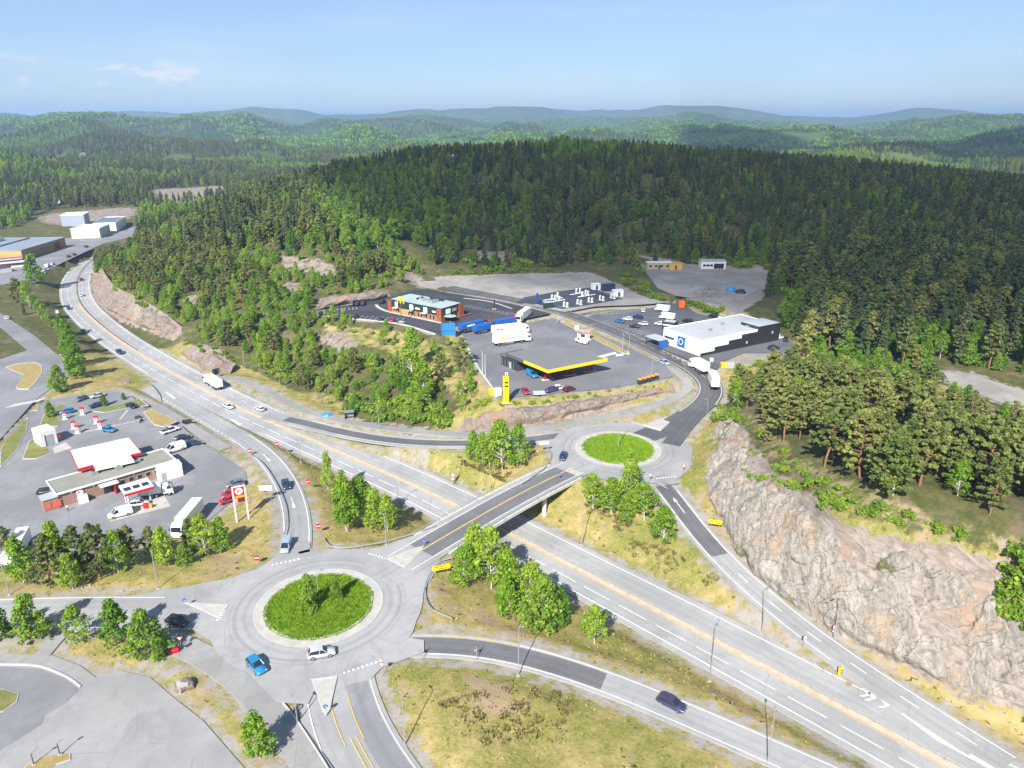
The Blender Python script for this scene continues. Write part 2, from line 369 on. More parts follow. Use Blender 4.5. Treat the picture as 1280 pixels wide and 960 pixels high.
_n = len(RP); _M = np.zeros((_n+1, _n+1)); _M[:_n, :_n] = _A-np.eye(_n)*.6; _M[:_n, _n] = 1; _M[_n, :_n] = 1
_W = np.linalg.solve(_M, np.r_[RP[:, 2], 0])
def Hrbf(X, Y):
    X = np.asarray(X, float).ravel(); Y = np.asarray(Y, float).ravel(); out = np.empty(len(X))
    for i in range(0, len(X), 20000):
        d2 = (X[i:i+20000, None]-RP[None, :, 0])**2+(Y[i:i+20000, None]-RP[None, :, 1])**2
        out[i:i+20000] = _phi(d2) @ _W[:_n]+_W[_n]
    return out
def axis(lo, hi, step, far_lo, far_hi, g):
    a = list(np.arange(lo, hi+.01, step)); s = step
    x = hi
    while x < far_hi: s = min(s*g, 220); x += s; a.append(x)
    x = lo; s = step
    while x > far_lo: s = min(s*g, 220); x -= s; a.insert(0, x)
    return np.array(a)
AX = axis(-190, 190, 1.3, -9500, 9500, 1.035)
AY = axis(52, 380, 1.3, -60, 10500, 1.028)
GX, GY = np.meshgrid(AX, AY)
XX, YY = GX.ravel(), GY.ravel()
near = (np.abs(XX) < 780) & (YY < 1080)
ZZ = Hfar(XX, YY)
zr = Hrbf(XX[near], YY[near])
wb = smooth(560, 760, np.abs(XX[near]))*smooth(430, 520, YY[near]); wb = np.maximum(wb, smooth(900, 1060, YY[near]))
ZZ[near] = zr*(1-wb)+ZZ[near]*wb
# small relief away from paving, then settle exactly under roads and lots
ROADD = np.full(XX.shape, 1e9)
acc = np.zeros(XX.shape); accw = np.zeros(XX.shape)
def settle(d, z, idx):
    global acc, accw
    ROADD[idx] = np.minimum(ROADD[idx], d)
    w = np.where(d < 4.5, 1/np.maximum(d, .04)**2, 0); acc[idx] += w*z; accw[idx] += w
for k, (l, w) in ROADS.items():
    if k == 'bridge': continue
    m = w/2+6
    idx = np.where((XX > l[:, 0].min()-m) & (XX < l[:, 0].max()+m) & (YY > l[:, 1].min()-m) & (YY < l[:, 1].max()+m))[0]
    d, z = seg_dist(XX[idx], YY[idx], l[::2] if len(l) > 8 else l); settle(np.maximum(d-w/2-1.3, 0), z, idx)
_b = ROADS['bridge'][0]
for _l in (_b[_b[:, 1] < P(535, 684, ZR)[1]], _b[_b[:, 1] > P(712, 587, ZR)[1]]):
    if len(_l) < 2: continue
    idx = np.where((XX > _l[:, 0].min()-11) & (XX < _l[:, 0].max()+11) & (YY > _l[:, 1].min()-11) & (YY < _l[:, 1].max()+11))[0]
    d, z = seg_dist(XX[idx], YY[idx], _l); settle(np.maximum(d-6, 0), z, idx)
for c, z, r in RINGS.values():
    d = np.hypot(XX-c[0], YY-c[1]); idx = np.where(d < r+8)[0]; settle(np.maximum(d[idx]-r-1.0, 0), np.full(len(idx), z), idx)
for k, w in LOTW.items():
    idx = np.where((XX > w[:, 0].min()-6) & (XX < w[:, 0].max()+6) & (YY > w[:, 1].min()-6) & (YY < w[:, 1].max()+6))[0]
    d, _ = seg_dist(XX[idx], YY[idx], w, True); d = np.where(in_poly(XX[idx], YY[idx], w), 0, np.maximum(d-1.0, 0)); settle(d, np.full(len(idx), w[0, 2]), idx)
wz = np.where(accw > 0, acc/np.maximum(accw, 1e-9), 0); sw = 1-smooth(.6, 4.5, ROADD)
rel = (fbm(XX/7, YY/7, 3, 3)-.5)*1.2+(fbm(XX/28, YY/28, 3, 8)-.5)*3.0*smooth(15, 60, ROADD)
ZZ = ZZ+rel*smooth(1.5, 14, ROADD)*(1-smooth(2500, 4000, np.hypot(XX, YY)))
ZZ = ZZ*(1-sw)+wz*sw
ZZ -= .16*(ROADD <= 0.01)+.05*((ROADD > .01) & (ROADD < 1.2))
ZG = ZZ.reshape(GX.shape)
def hz(x, y):
    x = np.asarray(x, float); y = np.asarray(y, float)
    i = np.clip(np.searchsorted(AX, x)-1, 0, len(AX)-2); j = np.clip(np.searchsorted(AY, y)-1, 0, len(AY)-2)
    fx = np.clip((x-AX[i])/(AX[i+1]-AX[i]), 0, 1); fy = np.clip((y-AY[j])/(AY[j+1]-AY[j]), 0, 1)
    return (ZG[j, i]*(1-fx)+ZG[j, i+1]*fx)*(1-fy)+(ZG[j+1, i]*(1-fx)+ZG[j+1, i+1]*fx)*fy
def rd(x, y):
    """distance to the nearest paving"""
    x = np.asarray(x, float); y = np.asarray(y, float)
    i = np.clip(np.searchsorted(AX, x), 0, len(AX)-1); j = np.clip(np.searchsorted(AY, y), 0, len(AY)-1)
    return ROADD.reshape(GX.shape)[j, i]
def G(px, py):
    """the point of the ground seen at a photo pixel"""
    d = ray(px, py); t = np.linspace(40, 2500, 6000)
    x, y, z = d[0]*t, d[1]*t, CAMH+d[2]*t; below = np.where(z < hz(x, y))[0]
    k = below[0] if len(below) else len(t)-1
    a, b = t[max(k-1, 0)], t[k]
    for _ in range(18):
        c = .5*(a+b)
        if CAMH+d[2]*c < hz(d[0]*c, d[1]*c): b = c
        else: a = c
    return np.array([d[0]*b, d[1]*b, float(hz(d[0]*b, d[1]*b))])
# ---- what covers the ground: R dry meadow, G bare rock, B woodland floor, A gravel
def poly_mask(polys, soft=1.5):
    pxv, pyv, fz = proj(XX, YY, ZZ); ok = YY > 30
    jx = (fbm(XX/5, YY/5, 3, 41)-.5)*14; jy = (fbm(XX/5, YY/5, 3, 42)-.5)*8
    m = np.zeros(XX.shape)
    for p in polys: m = np.maximum(m, (in_poly(pxv+jx*.4, pyv+jy*.4, p) & ok).astype(float))
    m = m.reshape(GX.shape)
    for _ in range(3): m[1:-1] = .5*m[1:-1]+.25*(m[:-2]+m[2:]); m[:, 1:-1] = .5*m[:, 1:-1]+.25*(m[:, :-2]+m[:, 2:])
    return m.ravel()
ROCKP = [
 [(907,520),(900,552),(892,600),(901,642),(925,684),(982,742),(1052,795),(1122,833),(1220,876),(1320,905),(1320,712),(1260,700),(1180,686),(1105,668),(1060,652),(1015,622),(985,598),(950,570),(930,540),(918,520)],
 [(568,545),(620,540),(700,527),(770,511),(850,490),(840,484),(760,492),(700,502),(640,512),(600,518)],
 [(110,345),(118,378),(148,402),(190,416),(218,428),(230,412),(200,390),(170,373),(140,355),(118,335)],
 [(222,440),(262,464),(285,466),(282,440),(250,428)],
 [(392,372),(440,366),(490,360),(487,372),(440,381),(400,392),(385,398)],
 [(340,318),(400,322),(450,345),(420,350),(350,335)], [(505,335),(530,345),(545,362),(525,362),(500,350)],
 [(590,312),(640,312),(640,330),(595,330)], [(220,372),(250,368),(262,385),(235,392)], [(392,410),(440,414),(455,432),(425,446),(395,430)],
 [(340,352),(375,352),(390,365),(350,368)],
 [(190,236),(288,232),(292,244),(262,254),(200,256)], [(50,268),(172,258),(168,272),(110,282),(52,280)], [(1055,285),(1095,285),(1080,305),(1050,305)],
]
_sm = [q_ for q_ in ROCKP if 215 < q_[0][0] < 600 and q_[0][1] < 415 and q_[0][0] != 222]
rockm = np.maximum(poly_mask([q_ for q_ in ROCKP if q_ not in _sm]), .60*poly_mask(_sm))
PXV, PYV, FZV = proj(XX, YY, ZZ)
dist = np.hypot(XX, YY)
mead = ((dist < 330) & (YY > 20)).astype(float)
mead *= 1-poly_mask([[(120,345),(225,425),(330,470),(420,515),(520,548),(560,520),(600,490),(560,420),(480,400),(420,380),(400,330),(200,280),(110,320)], [(905,505),(960,600),(1120,660),(1300,700),(1400,500),(1300,440),(1000,430)], [(980,430),(1300,470),(1300,200),(700,200)]])
gravm = poly_mask([[(795,420),(880,447),(975,428),(1010,440),(960,452),(905,462),(880,462),(830,440)], [(540,345),(740,340),(810,372),(850,380),(800,385),(700,395),(560,362)], [(395,395),(500,408),(555,424),(545,416),(450,398),(400,390)], [(770,312),(800,322),(850,338),(835,362),(870,378),(920,395),(985,350),(960,330),(880,332),(820,322)]])
gravm = np.maximum(gravm, (ROADD < 1.4)*.55*(dist < 330))
heath = poly_mask([[(905, 500), (960, 520), (1010, 570), (1100, 600), (1180, 640), (1300, 670), (1300, 712), (1180, 684), (1105, 665), (1015, 620), (950, 570), (915, 530)]]); mead = np.maximum(mead, heath*.50); rockm = np.maximum(rockm, heath*.42)
scrubm = poly_mask([[(392, 402), (500, 412), (560, 428), (604, 497), (590, 515), (540, 480), (480, 440), (410, 425)], [(360, 486), (420, 490), (440, 520), (400, 515)], [(1180, 478), (1130, 470), (1100, 490), (1180, 500), (1240, 515), (1300, 545), (1235, 500)], [(570, 500), (640, 500), (620, 520), (570, 540)]]); mead = np.maximum(mead, scrubm*.6)
cover = np.stack([mead, rockm, 1-np.maximum(mead, 0), gravm], 1)
q = (np.arange(len(AY)-1)[:, None]*len(AX)+np.arange(len(AX)-1)[None, :]).ravel()
faces = np.stack([q, q+1, q+1+len(AX), q+len(AX)], 1)
def ground_mat():
    g = NB('ground_cover'); p = g.geo()
    at = g.n('Attribute'); at.attribute_name = 'cover'; s = g.n('SeparateColor'); g.L.new(at.outputs['Color'], s.inputs[0])
    n1 = g.noise(p, .045, 5); n2 = g.noise(p, .35, 6, .7); n3 = g.noise(p, 2.2, 5, .75); n4 = g.noise(p, .11, 4, .6)
    dry = g.mix(g.rng(n2, .3, .7), (.285, .215, .082), (.42, .325, .145))
    green = g.mix(g.rng(n3, .3, .7), (.120, .155, .028), (.215, .225, .052))
    grass = g.mix(g.rng(g.math('ADD', g.math('MULTIPLY', n1, .55), g.math('MULTIPLY', n2, .45)), .375, .61), green, dry)
    grass = g.mix(g.rng(n4, .56, .66), grass, (0.320, 0.232, 0.160))          # withered, pinkish heath
    grass = g.mix(g.rng(n3, .35, .75, .0, .55), grass, (0.368, 0.296, 0.112))
    grass = g.mix(g.math('MULTIPLY', g.rng(g.noise(p, .9, 3, .6), .60, .68), g.rng(n4, .40, .52)), grass, (0.060, 0.068, 0.018))   # heather tussocks
    floor = g.mix(g.rng(n2, .35, .65), (0.060, 0.072, 0.021), (0.120, 0.116, 0.044)); floor = g.mix(g.rng(n3, .5, .8), floor, (0.168, 0.128, 0.080)); floor = g.mix(g.rng(n4, .55, .65, 0, .7), floor, (0.176, 0.132, 0.092))
    rock = g.mix(g.rng(g.noise(g.map(p, (1, .35, 1.6)), .5, 6, .7, 1.2), .3, .7), (0.160, 0.132, 0.112), (0.336, 0.288, 0.248)); rock = g.mix(g.rng(n4, .5, .7), rock, (0.320, 0.216, 0.152))
    rock = g.mix(g.rng(g.noise(g.map(p, (2, .5, 1)), .9, 6, .75, .8), .28, .44, .7, 0), rock, (0.056, 0.048, 0.040))
    gravel = g.mix(g.rng(n2, .3, .7), (0.240, 0.216, 0.192), (0.336, 0.308, 0.276)); gravel = g.mix(g.rng(n3, .55, .8), gravel, (0.176, 0.160, 0.136))
    edge = g.math('MULTIPLY', g.math('SUBTRACT', n2, .5), .9)
    c = g.mix(g.rng(g.math('ADD', s.outputs[0], edge), .35, .65), floor, grass)
    c = g.mix(g.rng(g.math('ADD', at.outputs['Alpha'], edge), .42, .62), c, gravel)
    c = g.mix(g.rng(g.math('ADD', s.outputs[1], g.math('MULTIPLY', edge, 1.3)), .40, .58), c, rock)
    far = g.n('VectorMath', operation='LENGTH'); g.L.new(p, far.inputs[0])
    fc = g.mix(g.rng(g.noise(p, .012, 6, .7), .35, .62), (.030, .052, .018), (.085, .125, .028)); fc = g.mix(g.rng(g.noise(p, .0022, 5, .6), .58, .70), fc, (.12, .15, .04))
    fc = g.mix(g.rng(g.noise(p, .004, 5, .7), .68, .76), fc, (.24, .21, .17))
    c = g.mix(g.math('MULTIPLY', g.rng(far.outputs['Value'], 900, 1500), g.math('SUBTRACT', 1.0, s.outputs[1])), c, fc)
    g.col(c); g.b.inputs['Roughness'].default_value = .95; g.b.inputs['Specular IOR Level'].default_value = .15
    bh = g.math('ADD', g.math('MULTIPLY', n3, .35), g.math('MULTIPLY', n2, .8)); g.bump(bh, .7, .55)
    return g.m
me = mkmesh('ground', np.stack([XX, YY, ZZ], 1), faces, ground_mat(), smooth_=True, attrs={'cover': cover})
tag(link('ground', me), kind='structure')
# ---------------------------------------------------------------- paving
def asphalt(name, a, b, tracks=None, patch=.5):
    """worn asphalt: patches and cracks from world noise, wheel tracks across the lane from the sheet's own uv (metres)"""
    g = NB(name); p = g.geo()
    n1 = g.noise(p, .06, 5, .6); n2 = g.noise(p, .5, 6, .7); n3 = g.noise(p, 9, 4, .7)
    c = g.mix(g.rng(n1, .38, .62), tuple(x*.93 for x in a), b); c = g.mix(g.rng(g.noise(g.map(p, (1, .5, 1), (0, 0, .6)), .16, 7, .75, .6), .52, .66, 0, .42), c, tuple(x*.58 for x in a)); c = g.mix(g.rng(n2, .35, .75, 0, .35), c, tuple(x*.72 for x in a)); c = g.mix(g.rng(n3, .3, .7, 0, .28), c, tuple(min(x*1.35, 1) for x in b))
    crack = g.rng(g.voro(g.map(p, (1, 1, .1)), .085, 'DISTANCE_TO_EDGE'), 0, .006, .5, 0); c = g.mix(g.math('MULTIPLY', crack, g.rng(n1, .45, .6)), c, tuple(x*.45 for x in a))
    if tracks:
        u = g.uv(); sp = g.sep(u); w = None
        nz = g.noise(g.map(u, (1.6, .018, 1)), 1.0, 5, .65)
        for (t, wd, am) in tracks:
            d = g.math('ABSOLUTE', g.math('SUBTRACT', sp[0], t)); k = g.math('MULTIPLY', g.rng(d, 0, wd, am, 0), g.rng(nz, .3, .65, .35, 1.0)); w = k if w is None else g.math('MAXIMUM', w, k)
        c = g.mix(w, c, tuple(x*.55 for x in a))
        c = g.mix(g.rng(nz, .5, .8, 0, .35), c, tuple(min(1, x*1.2) for x in b))
    g.col(c); g.b.inputs['Roughness'].default_value = .88; g.b.inputs['Specular IOR Level'].default_value = .3
    g.bump(n3, .25, .02); return g.m
A_HI, B_HI = (0.266, 0.266, 0.268), (0.327, 0.327, 0.327)
M_MWAY = asphalt('motorway_asphalt', (0.289, 0.289, 0.290), (0.357, 0.357, 0.357), [(-5.9, .8, .22), (-4.4, .8, .22), (-2.8, .7, .15), (2.6, .8, .25), (4.4, .8, .25)])
M_SLIP = asphalt('slip_road_asphalt', A_HI, B_HI, [(-1.0, .7, .3), (0.684, 0.532, 0.228)])
M_RING = asphalt('roundabout_asphalt', A_HI, B_HI, [(13.0, .7, .35), (14.7, .6, .5), (15.6, .4, .25)])
M_ROAD = asphalt('road_asphalt', A_HI, B_HI, [(-3.2, .7, .22), (-1.5, .7, .22), (1.5, .7, .22), (3.2, .7, .22)])
M_DARK = asphalt('fresh_asphalt', (.105, .105, .113), (.145, .145, .153), [(-1.1, .7, .25), (0.684, 0.532, 0.190)])
M_NORTH = asphalt('mid_asphalt', (0.080, 0.082, 0.091), (0.114, 0.116, 0.125), [(-2.7, .7, .3), (-1.0, .7, .3), (1.0, .7, .3), (2.7, .7, .3)])
M_PATH = asphalt('footway_asphalt', (0.228, 0.224, 0.220), (0.289, 0.285, 0.277))
LOTM = {'lot': asphalt('yard_asphalt', (0.179, 0.179, 0.190), (0.236, 0.236, 0.247)), 'lotpale': asphalt('pale_yard_asphalt', (0.251, 0.247, 0.247), (0.304, 0.300, 0.296)), 'lotnew': asphalt('forecourt_asphalt', (0.144, 0.147, 0.160), (0.190, 0.192, 0.205)),
        'lotnew2': asphalt('shop_asphalt', (0.087, 0.091, 0.103), (0.125, 0.129, 0.141)), 'lotdark': asphalt('black_asphalt', (0.040, 0.041, 0.050), (0.061, 0.062, 0.073)), 'lotblue': asphalt('charging_asphalt', (0.038, 0.050, 0.076), (0.052, 0.065, 0.095)),
        'gravel': asphalt('pale_gravel', (0.228, 0.213, 0.198), (0.319, 0.304, 0.281))}
M_KERB = mat('granite_kerb', (.46, .45, .43), .85, noise=(2, .2)); M_CONC = mat('pale_concrete', (.40, .385, .35), .9, noise=(.6, .16)); M_WHITE = mat('road_paint_white', (.74, .74, .73), .7, noise=(3, .16))
M_YEL = mat('road_paint_yellow', (.66, .44, .10), .7, noise=(3, .2)); M_SAND = mat('sanded_median', (.45, .375, .29), .95, noise=(.7, .2))
LAYER = [0]
def ribbon(name, l, dl, dr, m, lift, parent=None, struct=True, skirt=False):
    """sheet along a centre line from dl (left) to dr (right) metres, uv in metres"""
    n = len(l); dl = np.broadcast_to(dl, (n,)); dr = np.broadcast_to(dr, (n,)); K = 4
    nn = normals2(l); s = np.r_[0, np.cumsum(np.linalg.norm(np.diff(l[:, :2], axis=0), axis=1))]
    V = []; UV = []
    if skirt: K = 6
    for k in range(K):
        kk = k if not skirt else min(max(k-1, 0), 3); drop = .45 if skirt and k in (0, 5) else 0
        d = dl+(dr-dl)*kk/3; V.append(np.column_stack([l[:, :2]+nn*d[:, None], l[:, 2]+lift-drop])); UV.append(np.column_stack([d, s]))
    V = np.stack(V, 1).reshape(-1, 3); UV = np.stack(UV, 1).reshape(-1, 2)
    i = (np.arange(n-1)[:, None]*K+np.arange(K-1)[None, :]).ravel(); f = np.stack([i, i+1, i+1+K, i+K], 1)[:, ::-1]
    o = link(name, mkmesh(name, V, f, m, uv=UV), parent)
    if struct and parent is None: tag(o, kind='structure')
    return o
def sub(l, a, b):
    s = np.r_[0, np.cumsum(np.linalg.norm(np.diff(l[:, :2], axis=0), axis=1))]
    b = s[-1] if b is None else b; q = np.linspace(a, min(b, s[-1]), max(2, int((min(b, s[-1])-a)/2.5)+2))
    return np.stack([np.interp(q, s, l[:, k]) for k in range(3)], 1)
def length(l): return float(np.linalg.norm(np.diff(l[:, :2], axis=0), axis=1).sum())
def at_px(l, px, py, z=None):
    """arc length of the point of a line nearest to a photo pixel"""
    x, y, _ = proj(l[:, 0], l[:, 1], l[:, 2]); k = int(np.argmin((x-px)**2+(y-py)**2)); return length(l[:k+1]) if k else 0.0
def poly_sheet(name, poly, m, z=None, parent=None, struct=True):
    V = [Vector((p[0], p[1], p[2] if z is None else z)) for p in poly]
    t = tessellate_polygon([V]); f = []
    for a, b, c in t:
        nz = (V[b]-V[a]).cross(V[c]-V[a]).z; f.append((a, b, c) if nz > 0 else (a, c, b))
    o = link(name, mkmesh(name, np.array([tuple(v) for v in V]), f, m), parent)
    if struct and parent is None: tag(o, kind='structure')
    return o
def disc(name, c, r0, r1, z, m, parent=None, n=96, struct=True):
    V = []; UV = []; K = 5
    for k in range(K):
        r = r0+(r1-r0)*k/(K-1)
        for i in range(n+1):
            a = 2*PI*i/n; V.append((c[0]+r*math.cos(a), c[1]+r*math.sin(a), z)); UV.append((r, a*r1))
    f = []
    for k in range(K-1):
        for i in range(n): a = k*(n+1)+i; f.append((a, a+n+1, a+n+2, a+1))
    o = link(name, mkmesh(name, np.array(V), f, m, uv=np.array(UV)), parent)
    if struct and parent is None: tag(o, kind='structure')
    return o
# sheets, lowest first; each a little above the one below
lotname = {'k_lot': 'fuel_station_yard', 'west_junction': 'junction_road', 'southwest_lot': 'parking_lot', 'fuel_lot': 'truck_stop_yard', 'restaurant_lot': 'restaurant_car_park', 'charging_lot': 'charging_yard', 'gravel_lot': 'gravel_yard', 'shop_lot': 'shop_car_park', 'quarry_yard': 'quarry_yard', 'industry_lot': 'industrial_yard', 'hill_clearing': 'gravel_clearing'}
LZ = {'gravel_lot': .0, 'shop_lot': .02, 'fuel_lot': .03, 'restaurant_lot': .04, 'charging_lot': .05}
for k, v in LOTS.items():
    w = LOTW[k].copy(); w[:, 2] += LZ.get(k, 0.0); poly_sheet(lotname[k], w, LOTM[v[2]])
rm = {'motorway': ('motorway', M_MWAY, .005), 'exit': ('exit_road', M_SLIP, .03), 'northslip': ('slip_road', M_SLIP, .035), 'path': ('cycle_path', M_PATH, .02), 'north': ('access_road', M_NORTH, .07), 'northout': ('access_road', M_NORTH, .062), 'southramp': ('slip_road', M_SLIP, .04), 'eastslip': ('slip_road', M_SLIP, .045), 'southroad': ('south_road', M_ROAD, .05), 'westroad': ('west_road', M_ROAD, .055), 'kpath': ('cycle_path', M_PATH, .02), 'footway': ('footpath', M_PATH, .065), 'linkpath': ('footpath', M_PATH, .075)}
for k, (nm, m, lift) in rm.items():
    l, w = ROADS[k]; ribbon(nm, l, w/2, -w/2, m, lift, skirt=True)
for k in 'SN':
    c, z, r = RINGS[k]; disc('roundabout', c, 9.0, r, z+.085, M_RING)
for pts in ([(160, 745), (233, 733), (290, 722), (322, 711), (344, 696), (356, 678), (388, 678), (385, 720), (290, 752), (200, 758)], [(372, 690), (392, 685), (405, 689), (440, 690), (480, 683), (512, 672), (545, 660), (560, 668), (520, 695), (460, 712), (400, 712)], [(553, 690), (546, 712), (530, 738), (524, 766), (516, 790), (511, 797), (530, 800), (530, 815), (500, 826), (478, 834), (464, 848), (450, 838), (490, 790), (495, 730), (530, 690)], [(230, 780), (262, 800), (300, 830), (345, 878), (385, 880), (400, 850), (330, 800), (280, 770)],):
    poly_sheet('roundabout_corner', [P(a, b, ZR+.062) for a, b in pts], M_SLIP)
for pts in ([(672, 604), (688, 580), (690, 568), (686, 556), (700, 540), (745, 526), (790, 520), (818, 540), (780, 540), (720, 560), (715, 590)], [(862, 508), (850, 540), (866, 560), (862, 585), (846, 600), (850, 604), (836, 606), (826, 600), (845, 580), (850, 552), (838, 540)], [(716, 588), (770, 604), (818, 604), (836, 612), (815, 590), (780, 590)]):
    poly_sheet('roundabout_corner', [P(a, b, ZR+.052) for a, b in pts], M_SLIP)
# ---------------------------------------------------------------- dark overlays, kerbs, islands, paint
def pxpoly(name, pts, z, m): return poly_sheet(name, [P(a, b, z) for a, b in pts], m)
mw = ROADS['motorway'][0]
lr = ROADS['northslip'][0]; ribbon('fresh_asphalt_lane', sub(lr, at_px(lr, 358, 523), at_px(lr, 703, 545)), 1.7, -1.7, M_DARK, .075)
lr = ROADS['southramp'][0]; ribbon('fresh_asphalt_lane', sub(lr, at_px(lr, 833, 605), at_px(lr, 896, 693)), 2.0, -2.0, M_DARK, .10)
lr = ROADS['eastslip'][0]; ribbon('fresh_asphalt_lane', sub(lr, at_px(lr, 516, 803), at_px(lr, 752, 849)), 1.95, -1.95, M_DARK, .07)
lr = ROADS['southroad'][0]; n_ = len(sub(lr, 8, None)); ribbon('fresh_asphalt_lane', sub(lr, 8.5, None), 4.9, 1.3, asphalt('grey_lane_asphalt', (.20, .20, .215), (.26, .26, .275), [(3.0, 1.0, .35)]), .073)
# gore between the slip road and the motorway
gl = [P(x, y, .0) for x, y in ((1050, 853), (1092, 855), (1140, 886), (1215, 933), (1275, 975), (1225, 985), (1150, 925), (1090, 885))]
poly_sheet('merge_lane', gl, M_SLIP, z=.025)
gl = [P(x, y, .02) for x, y in ((178, 478), (200, 478), (240, 505), (285, 530), (322, 550), (312, 556), (270, 540), (222, 516), (190, 496), (150, 470))]
poly_sheet('merge_lane', gl, M_SLIP, z=.03)
# the bridge's own settled approaches were left out of the terrain; islands
for k in 'SN':
    c, z, r = RINGS[k]; disc('roundabout_apron', c, 9.3, 11.3, z+.14, M_CONC); disc('roundabout_kerb', c, 11.28, 11.5, z+.17, M_KERB); disc('roundabout_kerb', c, 9.2, 9.6, z+.24, M_KERB)
def island(pts, z=ZR, m=None):
    w = [P(a, b, z) for a, b in pts]; cx = sum(p[0] for p in w)/len(w); cy = sum(p[1] for p in w)/len(w)
    o = MB().prism([(p[0], p[1]) for p in w], z-.1, z+.22).build('traffic_island', M_KERB); tag(o, kind='structure')
    q = [(cx+(p[0]-cx)*.90, cy+(p[1]-cy)*.90, z+.232) for p in w]; poly_sheet('traffic_island', q, m or M_CONC)
island([(484, 699), (510, 689), (534, 681), (506, 711)]); island([(711, 585.5), (728, 593), (713, 597), (694, 602.5)])
island([(803, 532), (826, 538.5), (846, 521), (862, 514.5), (846, 517)], 7.0); island([(230, 754), (286, 757), (272, 773), (250, 762)])
island([(389, 850), (422, 846), (415, 876), (413, 888), (408, 894), (403, 888)], 6.4)
M_SANDY = mat('sandy_verge', (.44, .36, .24), .95, noise=(.5, .25))
# ---- paint
paint_w = []; 
def line(l, d, w=.18, m=None, dash=None, a=0, b=None, lift=.1, name='road_marking'):
    s = sub(l, a, b)
    if dash is None: return ribbon(name, offset(s, d), w/2, -w/2, m or M_WHITE, lift)
    on, off = dash; L_ = length(s); parts = []; V = []; Fc = []
    t = 0
    while t+on < L_:
        q = offset(sub(s, t, t+on), d); n = normals2(q); k = len(V)
        for i in range(len(q)):
            V += [(q[i, 0]+n[i, 0]*w/2, q[i, 1]+n[i, 1]*w/2, q[i, 2]+lift), (q[i, 0]-n[i, 0]*w/2, q[i, 1]-n[i, 1]*w/2, q[i, 2]+lift)]
        for i in range(len(q)-1): Fc.append((k+2*i, k+2*i+1, k+2*i+3, k+2*i+2))
        t += on+off
    tag(link(name, mkmesh(name, np.array(V), Fc, m or M_WHITE)), kind='structure')
ML = .095
s_exit = at_px(mw, 205, 489); s_ne = at_px(mw, 335, 527)
line(mw, -6.6, .22, a=at_px(mw, 345, 560), lift=ML); line(mw, -6.9, .2, a=0, b=s_exit-6, lift=ML); line(mw, 6.4, .22, a=s_ne+14, lift=ML); line(mw, 6.8, .2, a=0, b=s_ne-4, lift=ML)
line(mw, -3.95, .16, dash=(6.5, 2.2), a=40, lift=ML); line(mw, 3.9, .16, dash=(3, 6), a=40, b=s_ne, lift=ML)
line(mw, -1.0, .14, M_YEL, lift=ML); line(mw, .9, .14, M_YEL, lift=ML)
ribbon('median_strip', sub(mw, at_px(mw, 98, 380), None), .60, -.72, M_SAND, .1)
l = ROADS['exit'][0]; a0 = at_px(l, 300, 545); line(l, 2.6, .18, a=a0, b=length(l)-10, lift=.12); line(l, -2.6, .18, a=a0, b=length(l)-10, lift=.12); line(l, -2.6, .2, dash=(1.5, 1.5), a=8, b=a0, lift=.12)
for ax_, ay_ in ((330, 566), (366, 622)):      # lane arrows
    s0 = at_px(l, ax_, ay_); q = sub(l, s0, s0+5)
    ribbon('road_marking', q, .09, -.09, M_WHITE, .13); ribbon('road_marking', sub(l, s0+4.4, s0+6.2), np.linspace(.45, .02, 3) if len(sub(l, s0+4.4, s0+6.2)) == 3 else .3, -.3 if len(sub(l, s0+4.4, s0+6.2)) != 3 else -np.linspace(.45, .02, 3), M_WHITE, .13)
l = ROADS['northslip'][0]; line(l, 2.3, .16, a=at_px(l, 380, 528), b=length(l)-12, lift=.12); line(l, -2.3, .16, a=at_px(l, 430, 540), b=length(l)-12, lift=.12)
l = ROADS['southramp'][0]; s1 = at_px(l, 840, 615); line(l, -2.35, .17, M_WHITE, a=s1, b=at_px(l, 1050, 828), lift=.14); line(l, 2.3, .17, a=s1, lift=.14)
s0 = at_px(l, 916, 714); line(l, 0, .15, dash=(3, 6), a=s0, lift=.14)
l = ROADS['eastslip'][0]; line(l, 2.3, .17, M_YEL, a=at_px(l, 512, 803), b=at_px(l, 640, 812), lift=.15); line(l, 2.3, .17, a=at_px(l, 640, 812), lift=.15); line(l, -2.3, .17, a=at_px(l, 530, 803), lift=.15)
l = ROADS['westroad'][0]; line(l, -4.3, .17, a=18, lift=.15); line(l, 4.3, .17, a=18, lift=.15); line(l, .3, .14, M_YEL, dash=(3, 3), a=34, lift=.15)
l = ROADS['southroad'][0]; line(l, -4.6, .17, a=9, lift=.16); line(l, 5.2, .17, a=9, lift=.16); line(l, -.3, .16, M_YEL, a=19, lift=.16); line(l, .5, .16, M_YEL, a=19, lift=.16)
line(l, -1.4, .14, M_YEL, a=10, b=20, lift=.16); line(l, 1.35, .14, M_YEL, a=10, b=20, lift=.16)
l = ROADS['bridge'][0]
l = ROADS['north'][0]; line(l, -3.3, .15, a=22, b=150, lift=.16); line(l, 3.3, .15, a=22, b=150, lift=.16); line(l, 0, .14, M_YEL, dash=(3, 3), a=45, lift=.16)
def sheet_px(pts, z, m=M_WHITE): poly_sheet('road_marking', [P(a, b, z) for a, b in pts], m)
sheet_px([(205.5, 489), (210, 491), (223, 500), (221, 502)], .13); sheet_px([(288, 524), (293, 525), (303, 530.5), (299, 532)], .13)
sheet_px([(1126, 892), (1133, 891), (1180, 922), (1250, 964), (1243, 964), (1172, 926)], .12)
for i, (x, y) in enumerate(((1078, 866), (1084, 871), (1101, 880))):
    sheet_px([(x, y-6), (x+5, y-5.5), (x+11, y+2), (x+6, y+2)], .12); sheet_px([(x-4, y+3), (x+1, y+5), (x+11, y+2.2), (x+6, y+2.2)], .12)
